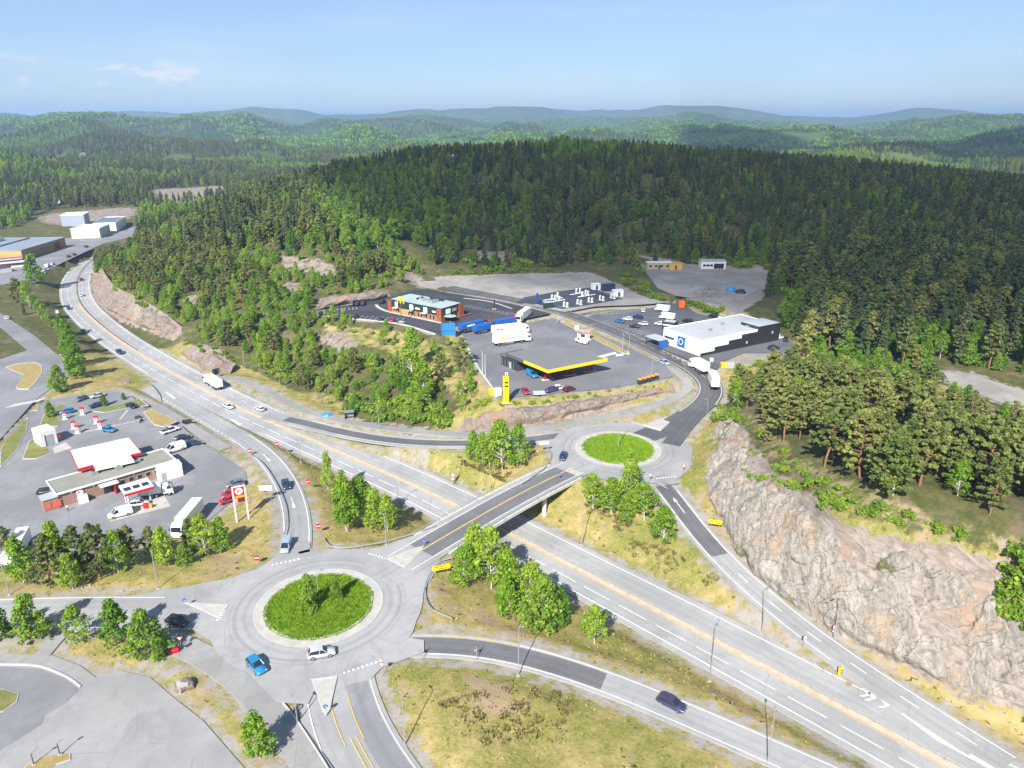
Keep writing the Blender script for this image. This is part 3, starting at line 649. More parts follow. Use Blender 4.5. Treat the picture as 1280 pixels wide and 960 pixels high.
def teeth(a, b, n, z):
    """give-way triangles between two photo points"""
    A, B = P(*a, z), P(*b, z); d = (B-A)/np.linalg.norm(B-A); nn = np.array([-d[1], d[0], 0]); V = []; Fc = []
    for i in range(n):
        c = A+(B-A)*(i+.5)/n; k = len(V); V += [c-d*.28, c+d*.28, c+nn*.65]; Fc.append((k, k+1, k+2))
    tag(link('give_way_marking', mkmesh('give_way_marking', np.array(V), Fc, M_WHITE)), kind='structure')
teeth((428, 843), (479, 826), 9, ZR+.13); teeth((338, 707), (376, 699), 7, ZR+.13); teeth((820, 599), (846, 596), 7, ZR+.13); teeth((789, 528), (803, 532), 5, ZR+.2); teeth((459, 692), (483, 699), 6, ZR+.13); teeth((279, 762), (270, 776), 5, ZR+.15)
for x, y in ((853, 636), (858, 645)): pass
l = ROADS['southramp'][0]; s0 = at_px(l, 851, 643); ribbon('road_marking', sub(l, s0-5, s0), .09, -.09, M_WHITE, .15); q = sub(l, s0-6.5, s0-4.8); ribbon('road_marking', q, np.linspace(.03, .45, len(q)), -np.linspace(.03, .45, len(q)), M_WHITE, .15)
# zebra crossing by the junction, bays
V = []; Fc = []
A, B = P(8, 510, 3.2), P(44, 503, 3.2)
for i in range(8):
    c = A+(B-A)*i/7; d = np.array([.25, 1, 0]); k = len(V); q = (B-A)/np.linalg.norm(B-A)*.3
    V += [c-q, c+q, c+q+d*3.6, c-q+d*3.6]; Fc.append((k, k+1, k+2, k+3))
V = np.array(V); V[:, 2] = 3.26
tag(link('zebra_crossing', mkmesh('zebra_crossing', V, Fc, M_WHITE)), kind='structure')
def bays(a, b, n, z, depth, m=M_WHITE, w=.13):
    A, B = P(*a, z), P(*b, z); d = (B-A)/np.linalg.norm(B-A); nn = np.array([-d[1], d[0], 0])*depth; V = []; Fc = []
    for i in range(n+1):
        c = A+(B-A)*i/n; k = len(V); V += [c-d*w/2, c+d*w/2, c+d*w/2+nn, c-d*w/2+nn]; Fc.append((k, k+1, k+2, k+3)) if depth > 0 else Fc.append((k+3, k+2, k+1, k))
    tag(link('parking_bay_lines', mkmesh('parking_bay_lines', np.array(V), Fc, m)), kind='structure')
bays((404, 394.5), (500, 401.5), 15, 13.45, 4.6); bays((412, 388.5), (446, 386.5), 7, 13.45, 3.5); bays((585, 381), (640, 391), 12, 13.45, -4.5); bays((748, 391), (798, 386), 11, 12.03, -4.6); bays((752, 402), (800, 418), 10, 12.03, 4.6)
for (a, b, z) in (((106, 540), (176, 525), 2.23), ((150, 524), (160, 512), 2.23)):
    A, B = P(*a, z), P(*b, z); ribbon('yard_seam', np.linspace(A, B, 8), .35, -.35, M_CONC, .01)
for pts in ([(744, 446), (769, 440), (771, 442), (748, 448)], [(769, 443), (778, 442), (780, 444), (771, 445.5)]): sheet_px(pts, 12.06)
w_ = [P(a, b, 6.125) for a, b in ((-60, 834), (0, 833), (50, 836), (82, 848), (99, 862), (80, 880), (57, 893), (52, 905), (0, 938), (-60, 965))]; poly_sheet('parking_road', w_, LOTM['lot'])
# grassed islands in the yards
M_LAWN = NB('clipped_lawn'); p_ = M_LAWN.geo(); c_ = M_LAWN.mix(M_LAWN.rng(M_LAWN.noise(p_, .5, 5, .7), .35, .65), (0.104, 0.144, 0.024), (0.208, 0.192, 0.056)); c_ = M_LAWN.mix(M_LAWN.rng(M_LAWN.noise(p_, 3, 4, .7), .4, .7, 0, .6), c_, (0.240, 0.208, 0.080)); M_LAWN.col(c_); M_LAWN.b.inputs['Roughness'].default_value = .95; M_LAWN.bump(M_LAWN.noise(p_, 2.5, 5, .7), .6, .3); M_LAWN = M_LAWN.m
M_DRY = NB('dry_lawn'); p_ = M_DRY.geo(); c_ = M_DRY.mix(M_DRY.rng(M_DRY.noise(p_, .6, 5, .7), .35, .65), (0.272, 0.208, 0.072), (0.352, 0.272, 0.104)); M_DRY.col(c_); M_DRY.b.inputs['Roughness'].default_value = .95; M_DRY.bump(M_DRY.noise(p_, 2.5, 5, .7), .5, .25); M_DRY = M_DRY.m
def lawn(pts, z, m):
    w = [P(a, b, z) for a, b in pts]; cx = sum(p[0] for p in w)/len(w); cy = sum(p[1] for p in w)/len(w); ins = lambda k, h: [(cx+(p[0]-cx)*k, cy+(p[1]-cy)*k, z+h) for p in w]
    tag(MB().prism([(p[0], p[1]) for p in w], z-.1, z+.14).build('kerb', M_KERB), kind='structure'); poly_sheet('lawn', ins(.95, .16), m)
Zk = 2.2
lawn([(0, 586), (0, 566), (8, 548), (17, 526), (36, 523), (33, 538), (22, 562)], Zk, M_LAWN); lawn([(49, 534), (55, 519), (72, 517), (76, 524), (72, 533)], Zk, M_LAWN); lawn([(28, 574), (37, 551), (48, 548), (60, 560), (64, 567), (45, 574)], Zk, M_LAWN)
lawn([(30, 512), (38, 505), (49, 507), (47, 514)], Zk, M_DRY); lawn([(112, 514), (140, 508), (176, 499), (186, 507), (160, 510), (130, 516)], Zk, M_LAWN); lawn([(179, 515), (190, 511.5), (222, 527), (205, 534), (192, 531)], Zk, M_DRY); lawn([(60, 516), (78, 505), (82, 508), (70, 517)], Zk, M_LAWN)
lawn([(7, 459), (20, 455), (45, 453), (52, 457), (53, 465), (45, 478), (36, 487), (22, 487), (20, 484), (30, 469), (18, 464)], 3.2, M_DRY)
lawn([(-30, 862), (5, 862), (24, 868), (21, 878), (4, 890), (-30, 900)], 6.1, M_LAWN); lawn([(30, 960), (48, 948), (75, 943), (88, 943), (88, 950), (70, 956), (60, 966), (35, 972)], 6.1, M_DRY)
lawn([(700, 402), (704, 401), (745, 418), (786, 440), (787, 443.5), (778, 442), (735, 420)], 12.03, M_DRY); lawn([(727, 396), (745, 389.6), (802, 381), (803, 382), (750, 391.5), (738, 395)], 12.03, M_LAWN)
# pale strips where the yards meet the slope
def kerb_line(pts, z, w=.35, h=.16, m=M_KERB, name='kerb'):
    l_ = np.array([P(a, b, z) for a, b in pts]); l_ = crom(l_, 2.0); n = normals2(l_); A_ = l_[:, :2]+n*w/2; B_ = l_[:, :2]-n*w/2; mb = MB()
    V = []; 
    for i in range(len(l_)): V += [(A_[i, 0], A_[i, 1], l_[i, 2]-.1), (A_[i, 0], A_[i, 1], l_[i, 2]+h), (B_[i, 0], B_[i, 1], l_[i, 2]+h), (B_[i, 0], B_[i, 1], l_[i, 2]-.1)]
    Fc = []
    for i in range(len(l_)-1):
        for j in range(3): a = i*4+j; Fc.append((a, a+1, a+5, a+4))
    mb.add(V, Fc); tag(mb.build(name, m), kind='structure')
kerb_line([(398, 394), (450, 399), (500, 405), (545, 418)], 13.4, .9); kerb_line([(470, 381), (474, 385), (487, 390), (520, 397), (552, 404)], 13.45, 1.2); kerb_line([(577, 420), (598, 460), (612, 480), (622, 497)], 12, .6); kerb_line([(-10, 831), (20, 831), (50, 833), (83, 846), (101, 859)], 6.1, .3); kerb_line([(240, 797), (282, 818), (325, 850), (360, 886), (392, 932), (425, 985)], 6.42, .22, .10); kerb_line([(580, 373), (612, 377), (640, 386)], 13.4, .6)
# ---------------------------------------------------------------- the bridge
br = ROADS['bridge'][0]; sB0 = at_px(br, 528, 688); sB1 = at_px(br, 716, 585)
ribbon('bridge_road', br, 5.0, -5.0, M_SLIP, .10); dk = sub(br, at_px(br, 530, 686), at_px(br, 702, 592)); ribbon('fresh_asphalt_lane', dk, 3.3, -3.3, asphalt('bridge_asphalt', (.135, .135, .143), (.175, .175, .183), [(-1.1, .7, .25), (.9, .7, .25)]), .125)
line(br, 0, .26, M_YEL, a=sB0-2, b=sB1, lift=.15); line(br, 3.6, .14, a=sB0-6, b=sB1, lift=.15); line(br, -3.6, .14, a=sB0-6, b=sB1, lift=.15)
M_BCONC = mat('bridge_concrete', (.50, .49, .46), .85, noise=(.5, .18)); M_RAIL = mat('galvanised_steel', (.47, .48, .49), .5, .6, noise=(2, .15)); M_RUST = mat('brown_steel', (.20, .11, .08), .7, .2, noise=(2, .2))
bt = thing('road_bridge', 'grey concrete road bridge carrying the dark lane with the yellow line over the motorway', 'bridge', br[len(br)//2])
inv = Vector(-bt.location)
sp = sub(br, at_px(br, 545, 678), at_px(br, 708, 589)); spn = normals2(sp); s_ = np.linspace(-1, 1, len(sp))
rings = []
for i in range(len(sp)):
    h = 1.0+1.1*abs(s_[i])**2.2; c = sp[i]; n = spn[i]
    rings.append([(c[0]+n[0]*d-bt.location.x, c[1]+n[1]*d-bt.location.y, c[2]+zz-bt.location.z) for d, zz in ((5.3, .05), (5.3, -.45), (3.2, -h), (-3.2, -h), (-5.3, -.45), (-5.3, .05))])
MB().loft(rings).build('deck', M_BCONC, bt)
for sgn in (1, -1):
    rr = []
    for i in range(len(sp)):
        c = sp[i]; n = spn[i]*sgn; rr.append([(c[0]+n[0]*d-bt.location.x, c[1]+n[1]*d-bt.location.y, c[2]+zz-bt.location.z) for d, zz in ((5.0, .06), (5.0, .30), (5.42, .30), (5.42, -.42), (5.31, -.42), (5.31, .06))])
    MB().loft(rr).build('edge_beam', M_BCONC, bt)
    for hz_, rad in ((1.25, .05), (.9, .06)):
        MB().tube([(sp[i][0]+spn[i][0]*sgn*5.2-bt.location.x, sp[i][1]+spn[i][1]*sgn*5.2-bt.location.y, sp[i][2]+hz_-bt.location.z) for i in range(len(sp))], rad).build('railing', M_RAIL, bt)
    pm = MB().cyl((0, 0, .4), (0, 0, 1.25), .05, 5).mesh('railing_post', M_RAIL)
    for i in range(0, len(sp), 1):
        o = link('railing_post', pm, bt); o.location = (sp[i][0]+spn[i][0]*sgn*5.2-bt.location.x, sp[i][1]+spn[i][1]*sgn*5.2-bt.location.y, sp[i][2]-bt.location.z)
for px_, d in ((664.5, 0), (588, 0)):
    s0 = at_px(br, px_, 610 if px_ > 600 else 653); c = sub(br, s0, s0+.5)[0]; n = normals2(sub(br, s0-2, s0+2))[0]
    for sg in (-3.6, 3.6):
        x, y = c[0]+n[0]*sg, c[1]+n[1]*sg; MB().cyl((x-bt.location.x, y-bt.location.y, float(hz(x, y))-.5-bt.location.z), (x-bt.location.x, y-bt.location.y, c[2]-1.0-bt.location.z), .55, 14).build('pier', M_BCONC, bt)
# ---------------------------------------------------------------- guard rails
def guardrail(label, pts, z=None, m=None, side=0.0, l=None, post=4.0, group='steel guard rails along the roads', double=False):
    if l is None: l = crom(np.array([(P(a, b, zz) if zz is not None else G(a, b)) for a, b, zz in pts]), 2.0)
    l = offset(l, side) if side else l
    t = thing('guard_rail', label, 'guard rail', l[0], 0, group); o = l-l[0]; m = m or M_RAIL; n = normals2(l)
    prof = ((.03, .42), (.09, .50), (.03, .58), (.09, .66), (.03, .74), (-.03, .74), (-.03, .42))
    MB().loft([[(o[i, 0]+n[i, 0]*a, o[i, 1]+n[i, 1]*a, o[i, 2]+b) for a, b in prof] for i in range(len(o))]).build('rail', m, t)
    pm = MB().box((0, 0, .3), (.12, .10, .85)).mesh('post', m); S_ = length(l); k = max(2, min(95, int(S_/post)))
    q = sub(o, 0, None); ss = np.r_[0, np.cumsum(np.linalg.norm(np.diff(o[:, :2], axis=0), axis=1))]
    for s0 in np.linspace(0, S_, k):
        p = link('post', pm, t); p.location = [float(np.interp(s0, ss, o[:, j])) for j in range(3)]
    return t
guardrail('brown rail on the bend of the motorway median', None, l=sub(mw, 12, at_px(mw, 170, 437)), side=.5, m=M_RUST, post=6)
guardrail('long grey rail down the straight middle of the motorway', None, l=sub(mw, at_px(mw, 170, 437)+3, None), side=.5, m=M_RAIL, post=5)
guardrail('curved steel rail on the slip road bend beside the tall red price sign', [(293, 557, 1.7), (315, 571, 2.6), (330, 583, 3.4), (345, 606, 4.4), (356, 632, 5.4), (358, 658, 6.2), (353, 676, 6.5)])
guardrail('short curved rail ending at the exit lane by the upper parking bays', [(180, 477, .2), (190, 484, .3), (197, 493, .4), (199, 502, .6)])
guardrail('pale rail curving onto the bridge from the larger roundabout above the birch wedge', [(404, 675, 6.4), (412, 685, 6.5), (430, 688, 6.5), (470, 682, 6.5), (510, 672, 6.5), (545, 660, 6.6)])
guardrail('pale rail bending from the bridge round the meadow with the yellow direction sign', [(565, 700, 6.6), (552, 704, 6.6), (540, 717, 6.6), (532, 732, 6.6), (531, 750, 6.6), (540, 765, 6.4), (553, 771, 6.3), (565, 776, 6.2)])
guardrail('rail round the corner below the white board at the smaller roundabout', [(652, 608, 6.8), (667, 598, 6.7), (680, 588, 6.6), (688, 577, 6.5), (689, 567, 6.5), (683, 561, 6.4)])
guardrail('rail on the far verge of the motorway behind the white lorry', None, l=sub(mw, at_px(mw, 180, 446), at_px(mw, 330, 527)), side=8.2)
# ---------------------------------------------------------------- the rock cut beside the slip road, and smaller faces
def rock_mat(name, a, b, warm, dark=(.07, .065, .06), streak=1.0, bs=.5):
    g = NB(name); p = g.geo(); q = g.map(p, (1, 1, 1), (.5, .25, .6))
    wv = g.noise(g.map(q, (.75, .09, .30)), 1.0, 9, .75, 1.1); n2 = g.noise(p, .09, 6, .65); n3 = g.noise(g.map(q, (3.2, .30, 1.3)), 1.0, 8, .8, .7); n4 = g.noise(p, .3, 7, .7)
    c = g.mix(g.rng(wv, .32, .66), a, b); c = g.mix(g.rng(n2, .50, .66, 0, .85), c, warm); c = g.mix(g.rng(n4, .60, .74, 0, .7), c, (.50, .36, .26)); c = g.mix(g.rng(n3, .26, .44, .75, 0), c, dark); c = g.mix(g.rng(n3, .60, .76, 0, .5), c, (.56, .53, .50))
    ck = g.noise(g.map(q, (1.3, .10, .5)), 1.0, 6, .8, .4); c = g.mix(g.rng(g.math('ABSOLUTE', g.math('SUBTRACT', ck, .5)), 0, .012, .7, 0), c, dark); c = g.mix(g.math('MULTIPLY', g.rng(n2, .36, .46, 1, 0), g.rng(n4, .5, .6)), c, (.13, .14, .05))
    g.col(c); g.b.inputs['Roughness'].default_value = .92; g.b.inputs['Specular IOR Level'].default_value = .2
    g.bump(g.math('ADD', g.math('MULTIPLY', n3, .8), g.math('MULTIPLY', wv, 1.2)), 1.0, bs); return g.m
M_ROCK = rock_mat('blasted_gneiss', (.245, .215, .185), (.51, .46, .40), (.46, .33, .215), bs=.5)
M_ROCKP = rock_mat('pinkish_granite', (.19, .15, .13), (.35, .29, .25), (.36, .23, .17), bs=.5)
def rock_face(foot, rim, m, amp=1.6, nu=260, nv=64, z_up=0.0, seed=1, name='rock_face', blocky=1.0):
    """blasted slope between a foot line and a rim line, broken into ledges and slabs"""
    A = crom(np.array([P(*f) for f in foot]), 1.0); B = crom(np.array([P(*r) for r in rim]), 1.0)
    f = lambda l, t: np.stack([np.interp(t, np.linspace(0, 1, len(l)), l[:, k]) for k in range(3)], 1)
    u = np.linspace(0, 1, nu); v = np.linspace(0, 1, nv); a = f(A, u); b = f(B, u)
    U, Vv = np.meshgrid(np.linspace(0, 1, nu), v); L_ = length(A); Hh = np.linalg.norm(b-a, axis=1).mean()
    pos = a[None]*(1-Vv[..., None])+b[None]*Vv[..., None]
    prof = np.sin(np.pi*Vv)*.04*Hh                      # steeper foot, rounded rim
    s = U*L_; h = Vv*Hh
    d = amp*(1.9*(fbm(s/13, h/9, 3, seed)-.5)+.6*(fbm((s+h*.8)/3.2, (h-s*.35)/7, 3, seed+5)-.5))
    st = fbm((s*.9+h*.5)/5.5, (h-.3*s)/4.2, 3, seed+9)*7*blocky; d += amp*.55*((np.floor(st)+smooth(.75, 1, st-np.floor(st)))/7/blocky-.5)*2
    for (bw, bh, am, sd_) in ((9.0, 3.4, .50, 61), (3.6, 1.1, .22, 62)):
        jx = 1.6*fbm(s/5, h/5, 3, sd_+5); q1 = (s*.86+h*.62)/bw+jx; q2 = (h*.86-s*.5)/bh+1.3*jx; d += amp*am*(_hash(np.floor(q1), np.floor(q2), sd_)-.5)
    d += amp*.16*(fbm(s/1.1, h/1.6, 3, seed+13)-.5)
    t_u = np.gradient(pos, axis=1); t_v = np.gradient(pos, axis=0); n = np.cross(t_u, t_v); n /= np.linalg.norm(n, axis=2)[..., None]+1e-9
    if n[..., 1].mean() > 0: n = -n
    er = (fbm(s/4.5, h/4.5, 4, seed+31)-.36)*2.2; edge = np.minimum(np.minimum(U, 1-U)*L_/(.05*L_+3), np.minimum(Vv*Hh/2.0, (1-Vv)*Hh/(.32*Hh)))-er*(1-smooth(.0, .55, np.minimum(np.minimum(Vv*1.6, 1-Vv), np.minimum(U, 1-U)*5)))*.8; e = smooth(0, 1, np.clip(edge, 0, 1))
    pos = pos+n*((d+prof+.5)*e-1.3*(1-e))[..., None]
    q = (np.arange(nv-1)[:, None]*nu+np.arange(nu-1)[None, :]).ravel(); Fc = np.stack([q, q+1, q+1+nu, q+nu], 1)
    V = pos.reshape(-1, 3)
    c0 = np.cross(V[Fc[:, 1]]-V[Fc[:, 0]], V[Fc[:, 2]]-V[Fc[:, 0]]).sum(0)
    if c0[2] < 0: Fc = Fc[:, ::-1]
    return tag(link(name, mkmesh(name, V, Fc, m)), kind='structure')
rock_face([(901, 516, 9.1), (887, 551, 7.8), (877, 600, 6.6), (886, 641, 5.4), (912, 686, 3.9), (970, 744, 2.2), (1042, 797, 1.0), (1112, 836, .5), (1208, 880, .2), (1318, 914, .2), (1420, 945, .2)],
          [(920, 510, 13.5), (934, 534, 15), (955, 560, 16.5), (988, 586, 18.4), (1018, 610, 19.5), (1062, 637, 21), (1106, 649, 22), (1180, 667, 22.5), (1262, 689, 23.5), (1342, 709, 23.5), (1430, 730, 23)], M_ROCK, 1.5, 420, 100, seed=3)
rock_face([(572, 540, 5.4), (610, 537, 6.2), (650, 534, 6.8), (700, 525, 7.1), (760, 512, 7.5), (830, 495, 8.6), (848, 489, 9.4)], [(578, 522, 8.4), (605, 512, 10.2), (645, 505, 11.7), (700, 499, 11.9), (760, 491, 11.9), (822, 480, 11.7), (842, 482, 11.2)], M_ROCKP, 1.3, 240, 30, seed=8)
rock_face([(112, 349, .3), (121, 377, .3), (150, 399, .3), (186, 415, .3), (216, 430, .3)], [(124, 334, 9.5), (141, 356, 10.8), (170, 371, 11.3), (200, 388, 9.2), (226, 408, 6.4)], M_ROCKP, 1.8, 220, 40, seed=14)
rock_face([(222, 442, 1.0), (240, 455, .5), (262, 464, .4), (285, 467, .4)], [(226, 434, 3.6), (245, 432, 5), (268, 438, 5), (292, 452, 3.4)], M_ROCKP, 1.5, 90, 30, seed=21)
rock_face([(392, 391, 13.3), (415, 383, 13.5), (440, 380, 13.5), (470, 376, 13.6), (490, 369, 14)], [(396, 384, 15), (415, 375, 16.5), (442, 370, 17), (470, 367, 16.5), (488, 363, 15.5)], M_ROCKP, .9, 120, 24, seed=25)
# ---------------------------------------------------------------- trees
def leaf_mat(name, a, b, trans=.25, rough=.75):
    """leaves: colour spread per tree (object random) and per leaf (tint attribute), a little light passing through"""
    g = NB(name); oi = g.n('ObjectInfo'); at = g.n('Attribute'); at.attribute_name = 'tint'; s = g.n('SeparateColor'); g.L.new(at.outputs['Color'], s.inputs[0])
    c = g.mix(oi.outputs['Random'], a, b); v = g.rng(s.outputs[0], 0, 1, .62, 1.42); vm = g.n('Mix'); vm.data_type = 'RGBA'; vm.blend_type = 'MULTIPLY'; vm.inputs[0].default_value = 1; g.L.new(c, vm.inputs[6]); g.L.new(v, vm.inputs[7]); c = vm.outputs[2]
    hs = g.n('HueSaturation'); g.L.new(c, hs.inputs['Color']); g.set(hs, 'Hue', g.rng(s.outputs[1], 0, 1, .485, .515)); c = hs.outputs[0]
    g.col(c); g.b.inputs['Roughness'].default_value = rough; g.b.inputs['Specular IOR Level'].default_value = .25
    t = g.n('BsdfTranslucent'); g.L.new(c, t.inputs['Color']); m = g.n('MixShader'); m.inputs[0].default_value = trans; g.L.new(g.b.outputs[0], m.inputs[1]); g.L.new(t.outputs[0], m.inputs[2]); g.L.new(m.outputs[0], g.N['Material Output'].inputs['Surface'])
    return g.m
L_PINE = leaf_mat('pine_needles', (.105, .155, .036), (.245, .255, .072), .28)
L_SPRUCE = leaf_mat('spruce_needles', (.055, .090, .034), (.125, .150, .055), .2)
L_BIRCH = leaf_mat('birch_leaves', (.18, .33, .022), (.33, .45, .045), .46)
L_BROAD = leaf_mat('broad_leaves', (.115, .24, .022), (.225, .345, .04), .42)
L_BUSH = leaf_mat('bush_leaves', (.165, .30, .026), (.31, .41, .05), .42)
B_PINE = mat('pine_bark', (.24, .125, .065), .95, noise=(1.2, .4)); B_BIRCH = mat('birch_bark', (.52, .49, .44), .85, noise=(2.5, .35)); B_GREY = mat('grey_bark', (.15, .125, .10), .95, noise=(1.5, .3))
def leafcloud(C, R, per, size, rng, outw=.75, up=.25, flat=1.0, asp=1.0, shell=.55):
    """quads scattered through ellipsoids C (n,3) with radii R (n,3)"""
    n = len(C); k = n*per; ci = np.repeat(np.arange(n), per)
    d = rng.normal(size=(k, 3)); d /= np.linalg.norm(d, axis=1)[:, None]
    r = (shell+(1-shell)*rng.random(k))*rng.random(k)**.2; pos = C[ci]+d*R[ci]*r[:, None]
    nr = d*outw+rng.normal(size=(k, 3))*.55; nr[:, 2] += up; nr /= np.linalg.norm(nr, axis=1)[:, None]
    t = np.cross(nr, rng.normal(size=(k, 3))); t /= np.linalg.norm(t, axis=1)[:, None]+1e-9; b = np.cross(nr, t)
    s = size*(.6+.8*rng.random(k)); t = t*s[:, None]*.5*asp; b = b*s[:, None]*.5
    V = np.stack([pos-t-b*.6, pos+t*.6-b, pos+t+b*.7, pos-t*.7+b], 1).reshape(-1, 3)
    cl = rng.random(n)[ci]; tint = np.clip(.55*cl+.45*rng.random(k), 0, 1); hue = np.clip(rng.normal(.5, .22, k), 0, 1)
    T = np.repeat(np.stack([tint, hue, tint*0, tint*0+1], 1), 4, 0)
    return V, T
def crown_mesh(name, V, T, m): return mkmesh(name, V, np.arange(len(V), dtype=np.int32).reshape(-1, 4), m, attrs={'tint': T})
def trunk_mb(h, r, rng, bend=.25, top=.15):
    mb = MB(); k = 6; pts = [(0, 0, -.6)]; x = y = 0
    for i in range(1, k+1):
        x += rng.normal()*bend*.5; y += rng.normal()*bend*.5; pts.append((x, y, h*i/k))
    for i in range(k): mb.cyl(pts[i], pts[i+1], r*(1-(1-top)*i/k), 6, r*(1-(1-top)*(i+1)/k), cap=False)
    return mb, np.array(pts)
def pt_at(pts, z): return np.array([np.interp(z, pts[:, 2], pts[:, 0]), np.interp(z, pts[:, 2], pts[:, 1]), z])
def pine(seed, h=14., dens=1.0, lo=.42, wide=.23, size=.36):
    rng = np.random.default_rng(seed); mb, tp = trunk_mb(h*.96, .017*h, rng, .28); C = []; R = []
    nb = int(38*dens)
    for i in range(nb):
        f = lo+(1-lo)*(i+.5)/nb; z = h*f; u = (f-lo)/(1-lo); prof = (1.0+.25*u-1.2*u*u)*1.12 if u < .999 else .1; prof = max(prof, .14)
        a = i*2.4+rng.normal()*.5; L_ = h*wide*prof*(.65+.6*rng.random()); o = pt_at(tp, min(z, h*.93)); dirv = np.array([math.cos(a), math.sin(a), .18+.35*u])
        e = o+dirv*L_; mb.cyl(o, e, .05+.012*h*(1-u)*.35, 4, .02, cap=False)
        for q in ((.55, .8), (.85, 1.0), (1.05, .85)) if L_ > 1.0 else ((.7, .9),):
            C.append(o+dirv*L_*q[0]+rng.normal(size=3)*.22); rr = (.34+.34*rng.random())*q[1]*(h/14); R.append((rr*1.25, rr*1.25, rr*.62))
    C.append(pt_at(tp, h*.96)); R.append((.55, .55, .6))
    V, T = leafcloud(np.array(C), np.array(R), int(21*dens), size, rng, .6, .4, asp=1.7)
    return mb.mesh('trunk', B_PINE), crown_mesh('crown', V, T, L_PINE), h
def spruce(seed, h=17., dens=1.0, wide=.17, lo=.12):
    rng = np.random.default_rng(seed); mb, tp = trunk_mb(h*.98, .014*h, rng, .06, .06); C = []; R = []
    nw = int(17*dens)
    for w in range(nw):
        f = lo+(1-lo)*(w/nw)**.92; rad = h*wide*(1-f)**.85*(.8+.4*rng.random())+.18
        for j in range(max(3, int(7*(1-f)+2.5))):
            a = rng.random()*2*PI; L_ = rad*(.7+.5*rng.random())
            for q in (.38, .78):
                C.append(np.array([math.cos(a)*L_*q, math.sin(a)*L_*q, h*f-.28*L_*q+rng.normal()*.12])); s = .32+.30*L_*(.4 if q > .5 else .5); R.append((s*1.1, s*1.1, s*.42))
    C.append(np.array([0, 0, h*.985])); R.append((.2, .2, .5))
    V, T = leafcloud(np.array(C), np.array(R), 7, .55*h/17+.1, rng, .5, .5, asp=1.3)
    return mb.mesh('trunk', B_GREY), crown_mesh('crown', V, T, L_SPRUCE), h
def leafy(seed, h=11., lo=.2, wide=.24, n=92, per=26, size=.33, lm=None, bark=None, taper=.6, clump=.096, r=.012):
    """birch and other broad-leaved trees"""
    rng = np.random.default_rng(seed); mb, tp = trunk_mb(h*.9, r*h, rng, .2); C = []; R = []
    for i in range(n):
        f = lo+(1-lo)*rng.random()**.85; u = (f-lo)/(1-lo); prof = math.sin(PI*min(1, .14+.86*u)**taper)**.75 if u < .995 else .1
        a = rng.random()*2*PI; rad = h*wide*prof*(.35+.65*rng.random()**.5)*(1+.22*math.sin(2*a+seed)*math.cos(5*f+seed)+.12*rng.normal()); o = pt_at(tp, h*max(lo*.8, f-.12)*.9); c = pt_at(tp, h*f*.95)+np.array([math.cos(a)*rad, math.sin(a)*rad, rng.normal()*.15])
        if i % 2 == 0: mb.cyl(o, c, .045*h/11+.01, 4, .015, cap=False)
        C.append(c); s = h*clump*(.6+.65*rng.random()); R.append((s, s, s*.8))
    V, T = leafcloud(np.array(C), np.array(R), per, size, rng, .75, .35)
    return mb.mesh('trunk', bark or B_BIRCH), crown_mesh('crown', V, T, lm or L_BIRCH), h
def bush(seed, h=2.6, n=22, per=26, size=.32, lm=None):
    rng = np.random.default_rng(seed); C = []; R = []; mb = MB()
    for i in range(n):
        a = rng.random()*2*PI; rr = h*.62*rng.random()**.6; z = h*(.22+.62*rng.random())*(1-.35*rr/h); c = np.array([math.cos(a)*rr, math.sin(a)*rr, z]); C.append(c); s = h*.24*(.7+.6*rng.random()); R.append((s, s, s*.85))
        if i % 4 == 0: mb.cyl((0, 0, -.3), c, .05, 4, .02, cap=False)
    V, T = leafcloud(np.array(C), np.array(R), per, size, rng, .75, .4)
    return mb.mesh('stems', B_GREY), crown_mesh('foliage', V, T, lm or L_BUSH), h
KIND = {
 'pine': [pine(11, 14, 1.25, .20, .20), pine(12, 14, 1.2, .26, .18), pine(13, 14, 1.3, .15, .21), pine(14, 14, 1.1, .32, .20), pine(15, 14, 1.25, .22, .175)],
 'tallpine': [pine(21, 20, 1.1, .34, .125, .50), pine(22, 20, 1.1, .42, .13, .50), pine(23, 20, 1.2, .26, .12, .50), pine(24, 20, 1.1, .30, .11, .5)],
 'spruce': [spruce(31), spruce(32, 17, 1.0, .14), spruce(33, 17, 1.1, .18), spruce(34, 17, .9, .12)],
 'birch': [leafy(41), leafy(42, 11, .16, .22, 104), leafy(43, 11, .26, .26, 84, taper=.8), leafy(44, 11, .12, .20, 100), leafy(45, 11, .20, .25, 76, taper=.7)],
 'broad': [leafy(51, 9, .12, .30, 100, 26, .35, L_BROAD, B_GREY, .6, .108), leafy(52, 9, .1, .34, 108, 26, .35, L_BROAD, B_GREY, .7, .114), leafy(53, 9, .16, .27, 88, 26, .35, L_BROAD, B_GREY, .6, .108)],
 'bush': [bush(61), bush(62, 2.6, 26), bush(63, 2.6, 18)],
}
TNAME = {'pine': ('pine_tree', 'pine tree'), 'tallpine': ('pine_tree', 'pine tree'), 'spruce': ('spruce_tree', 'spruce tree'), 'birch': ('birch_tree', 'birch tree'), 'broad': ('leafy_tree', 'tree'), 'bush': ('bush', 'bush')}
LAST = {}
def plant(kind, var, x, y, z, h, rz, label, group=None, wx=1.0):
    tr, cr, h0 = KIND[kind][var % len(KIND[kind])]; nm, cat = TNAME[kind]; s = h/h0
    t = thing(nm, label, cat, (x, y, z-.1), rz, group); t.scale = (s*wx, s*wx, s)
    link('stems' if kind == 'bush' else 'trunk', tr, t); link('foliage' if kind == 'bush' else 'crown', cr, t); return t
def tree_px(kind, var, px, py, h, label, group=None, z=None, wx=1.0):
    h *= 1.2
    g = G(px, py) if z is None else P(px, py, z)
    return plant(kind, var, g[0], g[1], g[2], h, RNG.random()*6.28, label, group, wx)
